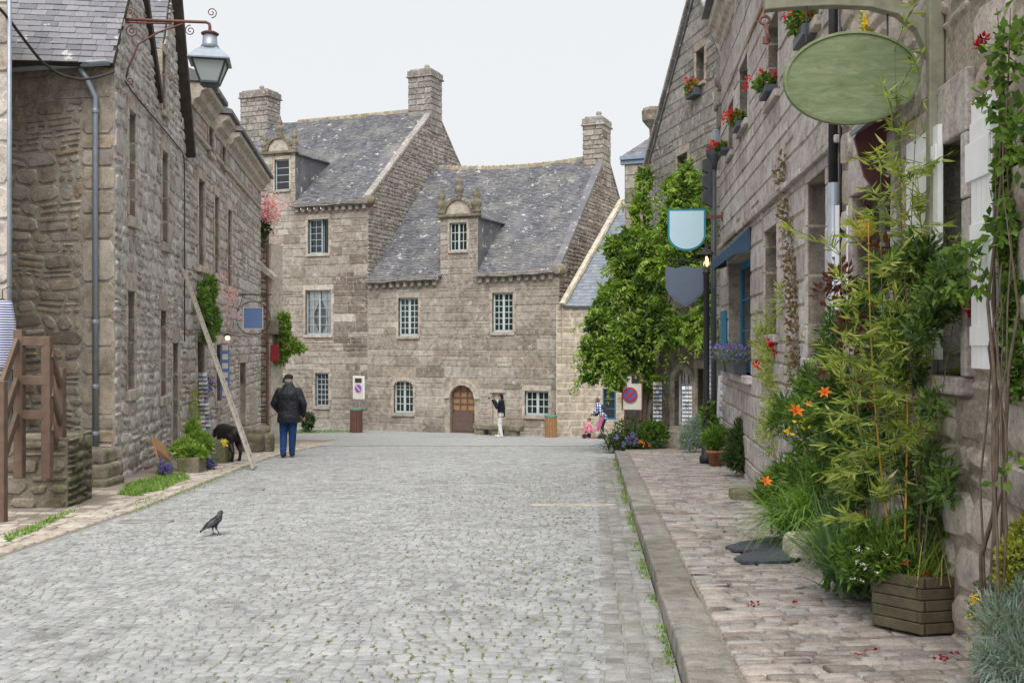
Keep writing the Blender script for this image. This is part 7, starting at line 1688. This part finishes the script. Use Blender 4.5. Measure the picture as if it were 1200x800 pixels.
t_ = plant('yellow_fringe', 'little yellow flowers fringing the planter and silver bush', 'flowers', (2.25, 5.1, pv(5)), [pb(1150, 770, 4.95, 10, 18), pb(1142, 715, 5.3, 8, 14), pb(1155, 690, 5.3, 10, 14)], 260, .03, 'leaf_green', 135); blossoms(t_, [P(rng.uniform(1135, 1162), rng.uniform(690, 780), 4.95) for _ in range(34)], .014, 'petal_yellow', 136, 6, .012)
# fallen petals on the pavement
tg = np.array([[*pave_pt(px, py)] for px, py in ((883, 707), (928, 706), (1005, 768), (1022, 763), (1110, 772), (1120, 768), (987, 690), (1108, 775), (884, 710))]); tz = np.array([[mz(x, y) + .012] for x, y in tg])
tag(leaf_mesh('fallen_petals', np.repeat(np.hstack([tg, tz]), 5, 0) + nr.normal(size=(45, 3)) * [.02, .02, .001], nr.normal(size=(45, 3)) * [1, 1, .1], .028, 'petal_rose', None, .7, seed=137), 'scattered dark red petals fallen on the pavement', 'petals', kind='stuff')
# geraniums on the upper sills of the ashlar house
for k, (px, py, s, lab) in enumerate(((853, 172, 5, 'red geraniums on the farthest small upper sill of the ashlar house'), (871, 139, 9, 'red geraniums on the second upper sill of the ashlar house'), (906, 98, 10, 'red geraniums in a dark trough beside the oval sign'), (951, 25, 17, 'highest red geraniums above the oval sign'))):
    u, z = RF.hit(px, py); c = RF.p(u, z, .1); t_ = thing('geranium_box', c, lab, 'window box', 'geraniums on the ashlar house'); kx = c.y / 1200
    MB().fbox(RF, u - .28, u + .28, z - s * kx * 1.5, z - s * kx * .7, -.05, .14).build('box_body', 'plastic_grey', t_, bevel=.01)
    C, D = in_blobs(np.random.default_rng(k), [(tuple(c), (.14, .26, s * kx * .9))], 260, .3); leaf_mesh('foliage', C, D + nr.normal(size=(260, 3)) * .5, .065, 'leaf_green', t_, .8, seed=140 + k)
    blossoms(t_, [Vector(c) + Vector((rng.uniform(-.2, .12), rng.uniform(-.25, .25), rng.uniform(-.1, 1.2) * s * kx)) for _ in range(9)], .042, 'petal_red', 150 + k, 18, .04)
u, z = EG.hit(817, 104); c = EG.p(u, z, .12); t_ = thing('geranium_box', c, 'faded pink-red geraniums on the steep grey gable window', 'window box'); MB().fbox(EG, u - .3, u + .3, z - .22, z - .04, 0, .2).build('box_body', 'plastic_grey', t_, bevel=.01)
C, D = in_blobs(nr, [(tuple(c), (.2, .3, .18))], 220, .3); leaf_mesh('foliage', C, D, .09, 'leaf_green', t_, .8, seed=161); blossoms(t_, [Vector(c) + Vector((rng.uniform(-.25, .1), rng.uniform(-.25, .2), rng.uniform(-.1, .3))) for _ in range(9)], .06, 'petal_red', 162, 14, .05)
q = P(1028, 30, 8.0); t_ = plant('hanging_basket', 'hanging basket of yellow flowers partly hidden behind the oval sign', 'plant', tuple(q), [pb(1030, 25, 8.0, 20, 22), pb(1022, 40, 7.9, 12, 14)], 900, .06, 'leaf_bamboo', 163, stems=3); blossoms(t_, [P(rng.uniform(1012, 1045), rng.uniform(8, 45), 7.85) for _ in range(20)], .035, 'petal_yellow', 164, 8, .03)
m = MB(); m.lathe(q + Vector((0, 0, -.1)), [(.05, -.1), (.13, -.02), (.15, .06)], 10); m.build('basket_bowl', 'rust', t_); m = MB(); m.tube([q + Vector((0, 0, 0)), q + Vector((0, 0, .5)), Vector((RX0 + RXS * 8, 8, q.z + .55))], .006, 5); m.build('basket_chain', 'iron_black', t_)
# ------------------------------------------------------------------ people and animals: each body one continuous skin
rng = random.Random(16)
BODIES = []
class Body:
    """volumes placed in local axes (x right, y ahead, z up), fused into one surface later"""
    def __init__(s, org, face, scale=1.0): s.o = Vector(org); s.R = Matrix.Rotation(face, 3, 'Z'); s.k = scale; s.m = MB(); s.mats = []; s.pts = []
    def w(s, p): return s.o + s.R @ (Vector(p) * s.k)
    def _reg(s, mat, n0):
        if mat not in s.mats: s.mats.append(mat)
        i = s.mats.index(mat); s.pts += [(Vector(v), i) for v in s.m.v[n0:]]
    def limb(s, mat, pts, rad, flat=1.0, seg=10):
        n0 = len(s.m.v); P_ = [Vector(p) for p in pts]; q = []; rr = []
        for i in range(len(P_) - 1):
            for k in range(4): q.append(P_[i].lerp(P_[i + 1], k / 4)); rr.append(rad[i] + (rad[i + 1] - rad[i]) * k / 4)
        q.append(P_[-1]); rr.append(rad[-1]); s.m.tube([s.w(p) for p in q], [r * s.k for r in rr], seg, flat=flat)
        s._reg(mat, n0)
        for p, r in ((P_[0], rad[0]), (P_[-1], rad[-1])): s.ell(mat, p, (r * .98, r * .98 * min(1, flat + .0), r * .98))
    def ell(s, mat, c, r, tilt=0, axis='X'):
        n0 = len(s.m.v); T = Matrix.Rotation(tilt, 3, axis); vv = []; ff = []; nu, nv = 12, 8
        for j in range(nv + 1):
            t = math.pi * j / nv
            for i in range(nu): a = 2 * math.pi * i / nu; vv.append(s.w(Vector(c) + T @ Vector((r[0] * math.sin(t) * math.cos(a), r[1] * math.sin(t) * math.sin(a), -r[2] * math.cos(t)))))
        for j in range(nv):
            for i in range(nu): i2 = (i + 1) % nu; ff.append((j * nu + i, j * nu + i2, (j + 1) * nu + i2, (j + 1) * nu + i))
        s.m.add(vv, ff); s._reg(mat, n0)
    def rings(s, mat, prof, seg=16):
        """torso or skirt: list of (cx, cy, z, rx, ry)"""
        n0 = len(s.m.v); vv = []; ff = []; prof = [tuple(np.array(prof[i]) * (1 - k / 4) + np.array(prof[i + 1]) * k / 4) for i in range(len(prof) - 1) for k in range(4)] + [prof[-1]]
        for cx, cy, z, rx, ry in prof:
            for i in range(seg): a = 2 * math.pi * i / seg; vv.append(s.w((cx + rx * math.cos(a), cy + ry * math.sin(a), z)))
        for j in range(len(prof) - 1):
            for i in range(seg): i2 = (i + 1) % seg; ff.append((j * seg + i, j * seg + i2, (j + 1) * seg + i2, (j + 1) * seg + i))
        ff.append(tuple(reversed(range(seg)))); ff.append(tuple(range((len(prof) - 1) * seg, len(prof) * seg))); s.m.add(vv, ff); s._reg(mat, n0)
    def hand(s, mat, wrist, d, side, up, curl=.5, r=.0105):
        """palm, four fingers of unequal length, thumb leaving the side of the palm"""
        w, d, sd, up = Vector(wrist), Vector(d).normalized(), Vector(side).normalized(), Vector(up).normalized()
        s.ell(mat, w + d * .05, (.04, .045, .03)); s.limb(mat, [w, w + d * .08], [.027, .034], .7)
        for k, L in enumerate((.07, .08, .075, .058)):
            b = w + d * .085 + sd * (.032 - .021 * k); m_ = b + d * L * .5 + up * (-L * .25 * curl); e = m_ + d * L * .45 * (1 - curl) - up * L * .6 * curl; s.limb(mat, [b, m_, e], [r, r * .95, r * .8], seg=6)
        b = w + d * .03 + sd * .035; s.limb(mat, [b, b + d * .03 + sd * .03, b + d * .065 + sd * .03 - up * .02 * curl], [r * 1.3, r * 1.15, r * .9], seg=6)
    def finish(s, name, label, cat, voxel, smooth_=6):
        me = bpy.data.meshes.new('draft'); me.from_pydata(s.m.v, [], s.m.f); o = bpy.data.objects.new('draft', me); COL.objects.link(o)
        r = o.modifiers.new('r', 'REMESH'); r.mode = 'VOXEL'; r.voxel_size = voxel * s.k
        sm = o.modifiers.new('s', 'SMOOTH'); sm.iterations = smooth_; sm.factor = .5; BODIES.append((s, o, name, label, cat)); return s
def face(b, c, fy, skin='skin', hair=None, s=1.0):
    """head centred at c looking along local fy (+1 ahead, -1 back); brow, nose, chin, ears"""
    c = Vector(c); b.ell(skin, c, (.075 * s, .092 * s, .115 * s)); b.ell(skin, c + Vector((0, .03 * fy * s, -.06 * s)), (.055 * s, .065 * s, .06 * s)); b.ell(skin, c + Vector((0, .1 * fy * s, -.015 * s)), (.014 * s, .022 * s, .025 * s))
    for sx in (-1, 1): b.ell(skin, c + Vector((.078 * sx * s, 0, -.01 * s)), (.012 * s, .024 * s, .034 * s))
    b.limb(skin, [c + Vector((0, -.015 * fy, -.08 * s)), c + Vector((0, -.035 * fy, -.2 * s))], [.052 * s, .06 * s])
# --- the man walking away
d = 21.9; b = Body((P(338, 538, d).x, d, ground(d) + .02), R(4)); J, N_ = 'cloth_black', 'cloth_denim'
b.limb(N_, [(-.10, 0, .86), (-.11, .05, .5), (-.105, -.03, .08)], [.105, .085, .068]); b.limb(N_, [(.10, 0, .86), (.085, .02, .5), (.06, .1, .08)], [.105, .085, .066])
for x, y in ((-.105, -.02), (.06, .11)): b.limb('leather_shoe', [(x, y - .05, .045), (x + .01, y + .15, .035)], [.048, .042], .9)
b.rings(J, [(.01, .0, .74, .25, .19), (.01, 0, .85, .25, .19), (.01, 0, 1.0, .225, .165), (.01, 0, 1.2, .24, .165), (.01, -.01, 1.34, .245, .16), (.01, .0, 1.43, .205, .135), (.01, .015, 1.50, .135, .11), (.01, .025, 1.55, .095, .09), (.01, .03, 1.585, .085, .085)])
b.limb(J, [(-.19, 0, 1.40), (-.315, .03, 1.14), (-.24, .24, .97)], [.09, .078, .058]); b.limb(J, [(.21, 0, 1.40), (.325, -.03, 1.13), (.30, .1, .9)], [.09, .078, .06])
face(b, (.0, .04, 1.645), 1); b.ell('hair_grey', (0, -.005, 1.63), (.082, .085, .075)); b.ell('cloth_cap', (.0, .04, 1.715), (.098, .118, .062)); b.ell('cloth_cap', (-.01, .14, 1.69), (.075, .06, .018)); b.rings('cloth_cap', [(0, .04, 1.675, .095, .112), (0, .04, 1.72, .098, .115)])
b.hand('skin', (-.22, .27, .965), (.3, .9, -.1), (-.9, .3, .3), (0, 0, 1), .8); b.hand('skin', (.305, .12, .885), (-.05, .25, -1), (-.3, .9, 0), (-1, 0, 0), .4)
b.finish('person', 'man in dark cap, black jacket and blue jeans walking a dog, seen from behind', 'person', .0125, 5); MAN = b
# --- the photographer
d = 42.0; b = Body((P(587.5, 512, d).x, d, ground(d) + .02), R(75), 1.0); J, N_ = 'cloth_navy', 'cloth_white'
b.limb(N_, [(-.10, 0, .92), (-.1, .05, .5), (-.10, -.04, .08)], [.115, .085, .062]); b.limb(N_, [(.10, 0, .92), (.1, .06, .5), (.10, .12, .08)], [.115, .085, .062])
for x, y in ((-.10, -.02), (.10, .14)): b.limb('cloth_white', [(x, y - .05, .045), (x, y + .15, .035)], [.045, .04], .9)
b.rings(J, [(0, 0, .82, .19, .15), (0, 0, 1.0, .2, .155), (0, 0, 1.2, .22, .155), (0, .01, 1.36, .225, .14), (0, .01, 1.46, .19, .115), (0, .01, 1.53, .09, .09)])
b.limb(J, [(-.2, 0, 1.42), (-.27, .12, 1.2), (-.12, .34, 1.5)], [.082, .068, .05]); b.limb(J, [(.2, 0, 1.42), (.27, .1, 1.18), (.1, .35, 1.5)], [.082, .068, .05])
b.limb('cloth_mint', [(0, .13, 1.5), (.0, .165, 1.22)], [.035, .03]); face(b, (0, .05, 1.64), 1); b.ell('cloth_navy', (0, .02, 1.69), (.1, .115, .09)); b.ell('cloth_navy', (0, -.03, 1.61), (.085, .07, .08))
b.hand('skin', (-.11, .36, 1.51), (.4, .6, .5), (0, .4, .9), (.7, -.5, 0), .6, .011); b.hand('skin', (.09, .37, 1.51), (-.4, .6, .5), (0, .4, .9), (-.7, -.5, 0), .6, .011)
b.finish('person', 'photographer in dark jacket and white trousers raising a camera by the stone bench', 'person', .0135, 4); PHO = b
# --- woman bending over the pushchair
d = 40.6; b = Body((P(706, 514, d).x, d, ground(d) + .02), R(60), .97); J = 'shirt_plaid'; N_ = 'cloth_dark'
b.limb(N_, [(-.09, -.05, .88), (-.1, .0, .48), (-.10, -.06, .08)], [.115, .08, .055]); b.limb(N_, [(.09, -.05, .88), (.1, .06, .48), (.10, .06, .08)], [.115, .08, .055])
for x, y in ((-.10, -.03), (.10, .1)): b.limb('leather_shoe', [(x, y - .04, .04), (x, y + .14, .035)], [.042, .038], .9)
b.rings(J, [(0, -.05, .78, .18, .15), (0, -.03, .95, .19, .15), (0, .05, 1.12, .185, .14), (0, .12, 1.28, .2, .135), (0, .17, 1.38, .17, .11), (0, .19, 1.43, .07, .08)])
b.limb(J, [(-.18, .14, 1.33), (-.23, .22, 1.08), (-.14, .42, .95)], [.07, .06, .045]); b.limb(J, [(.18, .14, 1.33), (.23, .2, 1.08), (.14, .42, .95)], [.07, .06, .045])
face(b, (0, .26, 1.52), 1); b.ell('hair_brown', (0, .235, 1.555), (.095, .1, .1)); b.ell('hair_brown', (0, .19, 1.49), (.085, .06, .1)); b.ell('cloth_dark', (0, -.08, 1.2), (.15, .1, .2), -.3)
b.hand('skin', (-.14, .44, .945), (.1, .9, -.3), (.9, 0, 0), (0, 0, 1), .7, .011); b.hand('skin', (.14, .44, .945), (-.1, .9, -.3), (-.9, 0, 0), (0, 0, 1), .7, .011)
b.finish('person', 'woman with auburn hair and checked shirt leaning over a pushchair', 'person', .0135, 4)
# --- child in pink beside her
d = 40.2; b = Body((P(691, 514, d).x, d, ground(d) + .02), R(60), .56); J = 'cloth_pink'
b.limb(J, [(-.08, 0, .62), (-.1, .28, .6), (-.1, .4, .3), (-.1, .38, .12)], [.11, .1, .08, .07]); b.limb(J, [(.08, 0, .62), (.1, .28, .6), (.1, .4, .3), (.1, .38, .12)], [.11, .1, .08, .07])
b.rings(J, [(0, 0, .48, .22, .2), (0, 0, .7, .2, .17), (0, .02, .95, .19, .15), (0, .03, 1.08, .16, .12), (0, .03, 1.14, .07, .07)])
b.limb(J, [(-.17, .02, 1.03), (-.24, .12, .82), (-.16, .3, .78)], [.075, .065, .05]); b.limb(J, [(.17, .02, 1.03), (.24, .12, .82), (.16, .3, .78)], [.075, .065, .05])
face(b, (0, .05, 1.3), 1, s=1.35); b.ell('hair_brown', (0, .02, 1.35), (.13, .14, .12)); b.hand('skin', (-.15, .31, .78), (.2, .9, 0), (.9, 0, 0), (0, 0, 1), .7, .014); b.hand('skin', (.15, .31, .78), (-.2, .9, 0), (-.9, 0, 0), (0, 0, 1), .7, .014)
b.finish('person', 'small child in pink clothes sitting low before the checked-shirt woman', 'person', .02, 3)
# --- black dog seen from behind
d = 20.6; b = Body((P(270, 540, d).x, d, ground(d) + .03), R(38), 1.0); K = 'dog_black'
b.limb(K, [(0, -.22, .56), (0, 0, .55), (0, .26, .56)], [.15, .165, .175], .95); b.ell(K, (0, .3, .52), (.15, .16, .19)); b.ell(K, (0, -.24, .55), (.15, .14, .15))
for sx, sh in ((-1, -.07), (1, .03)):
    b.limb(K, [(.09 * sx, -.24, .5), (.10 * sx, -.16 + sh, .36), (.10 * sx, -.3 + sh, .2), (.10 * sx, -.26 + sh, .05)], [.10, .065, .036, .03]); b.limb(K, [(.10 * sx, -.26 + sh, .035), (.10 * sx, -.19 + sh, .03)], [.034, .032], .8)
    b.limb(K, [(.09 * sx, .3, .48), (.09 * sx, .28 - sh, .28), (.09 * sx, .3 - sh, .05)], [.075, .045, .03]); b.limb(K, [(.09 * sx, .3 - sh, .035), (.09 * sx, .37 - sh, .03)], [.034, .032], .8)
b.limb(K, [(0, .36, .62), (0, .52, .62), (0, .62, .56)], [.11, .09, .085]); b.ell(K, (0, .66, .55), (.085, .1, .08)); b.limb(K, [(0, .72, .52), (0, .84, .44)], [.055, .042]); 
for sx in (-1, 1): b.ell(K, (.08 * sx, .63, .55), (.02, .05, .07), .3)
b.limb(K, [(0, -.34, .62), (.02, -.44, .5), (.03, -.46, .32)], [.04, .03, .014]); b.finish('dog', 'black dog nosing along the wall between the troughs and the ladder', 'dog', .0125, 5); DOG = b
# --- jackdaw on the road
d = 10.7; gx = P(251.5, 627, d).x; b = Body((gx, d, ground(d) + .012), R(-40), .88); K = 'bird_black'
b.limb(K, [(0, -.085, .115), (0, -.03, .14), (0, .05, .185)], [.032, .056, .05], .92); b.ell(K, (0, .0, .155), (.056, .085, .052), .5); b.limb('bird_grey', [(0, .06, .2), (0, .075, .235)], [.036, .031]); b.ell('bird_grey', (0, .078, .248), (.029, .034, .028)); b.ell(K, (0, .088, .258), (.023, .026, .02)); b.limb(K, [(0, .1, .248), (0, .13, .241)], [.011, .003])
b.limb(K, [(0, -.08, .115), (0, -.19, .065)], [.026, .018], .35)
for sx in (-1, 1):
    b.limb(K, [(.047 * sx, .04, .175), (.05 * sx, -.06, .135), (.02 * sx, -.15, .09)], [.024, .03, .01], .5); y = .0 if sx < 0 else .045
    b.limb(K, [(.025 * sx, .0, .115), (.026 * sx, y * .3 - .01, .075)], [.022, .012]); b.limb('bird_leg', [(.026 * sx, y * .3 - .01, .08), (.028 * sx, y, .008)], [.006, .0055])
    for a in (-.5, 0, .5, 3.14): b.limb('bird_leg', [(.028 * sx, y, .007), (.028 * sx + .03 * math.sin(a), y + .03 * math.cos(a), .005)], [.0055, .004])
b.finish('bird', 'grey-naped black jackdaw standing on the cobbled road', 'bird', .0036, 2); BIRD = b
# fuse every draft in one evaluation
bpy.context.view_layer.update(); dg = bpy.context.evaluated_depsgraph_get()
for s, o, name, label, cat in BODIES:
    me = bpy.data.meshes.new_from_object(o.evaluated_get(dg)); me.name = name; me.materials.clear()
    for m_ in s.mats: me.materials.append(MATS[m_])
    kd = KDTree(len(s.pts))
    for i, (p, k) in enumerate(s.pts): kd.insert(p, i)
    kd.balance(); idx = [s.pts[kd.find(f.center)[1]][1] for f in me.polygons]
    me.polygons.foreach_set('material_index', np.array(idx, dtype=np.int32)); me.polygons.foreach_set('use_smooth', np.ones(len(idx), dtype=bool)); me.update()
    ob = bpy.data.objects.new(name, me); COL.objects.link(ob); tag(ob, label, cat); s.ob = ob
for s, o, *_ in BODIES: bpy.data.objects.remove(o)
# what they hold and push
c = PHO.w((0, .45, 1.58)); M_ = Matrix.Translation(c) @ PHO.R.to_4x4(); cm = thing('camera_held', c, 'black camera held up by the photographer', 'camera'); MB().box((-.07, -.035, -.045), (.07, .03, .045), M_).build('camera_body', 'iron_black', cm, bevel=.01)
m = MB(); m.tube([M_ @ Vector((0, .03, 0)), M_ @ Vector((0, .12, 0))], .035, 10); m.build('lens', 'iron_black', cm)
a = MAN.w((-.24, .34, .95)); e = DOG.w((0, .45, .66)); tag(MB().tube(curve_pts(a, e, (0, 0, -.12), 10), .008, 6).build('leash', 'cable', None, True), 'thin dark leash running from the walking man to the black dog', 'leash')
d = 40.2; c = P(697, 514, d); c.z = ground(d) + .02; ps = thing('pushchair', c, 'dark folding pushchair with pink trim in front of the checked-shirt woman', 'pushchair'); X = Vector((math.cos(R(60)), math.sin(R(60)), 0)); Yd = Vector((-math.sin(R(60)), math.cos(R(60)), 0))
def pq(x, y, z): return c + X * x + Yd * y + Vector((0, 0, z))
m = MB()
for s in (-.2, .2): m.tube([pq(s, -.35, .95), pq(s, -.2, .6), pq(s, .35, .12)], .014, 6); m.tube([pq(s, .15, .6), pq(s, -.1, .45), pq(s, -.32, .1)], .014, 6)
m.tube([pq(-.2, -.35, .95), pq(.2, -.35, .95)], .016, 6); m.build('frame', 'alu', ps); m = MB(); m.hexa([pq(-.18, -.1, .3), pq(.18, -.1, .3), pq(.18, .25, .27), pq(-.18, .25, .27), pq(-.18, -.12, .36), pq(.18, -.12, .36), pq(.18, .25, .33), pq(-.18, .25, .33)]); m.hexa([pq(-.18, -.16, .34), pq(.18, -.16, .34), pq(.18, -.1, .34), pq(-.18, -.1, .34), pq(-.18, -.32, .85), pq(.18, -.32, .85), pq(.18, -.27, .85), pq(-.18, -.27, .85)]); m.build('seat', 'cloth_pink', ps, bevel=.015)
m = MB(); V = [pq(sx * .2, -.3 + .28 * math.cos(t), .8 + .24 * math.sin(t)) for t in [math.pi * .1 + i * .26 for i in range(7)] for sx in (-1, 1)]; m.add(V, [(2 * i, 2 * i + 1, 2 * i + 3, 2 * i + 2) for i in range(6)]); m.build('hood', 'cloth_dark', ps)
for s in (-.2, .2):
    for y in (.35, -.32):
        w_ = MB(); w_.tube([pq(s - .02, y, .09), pq(s + .02, y, .09)], .09, 14); w_.build('wheel', 'iron_black', ps)
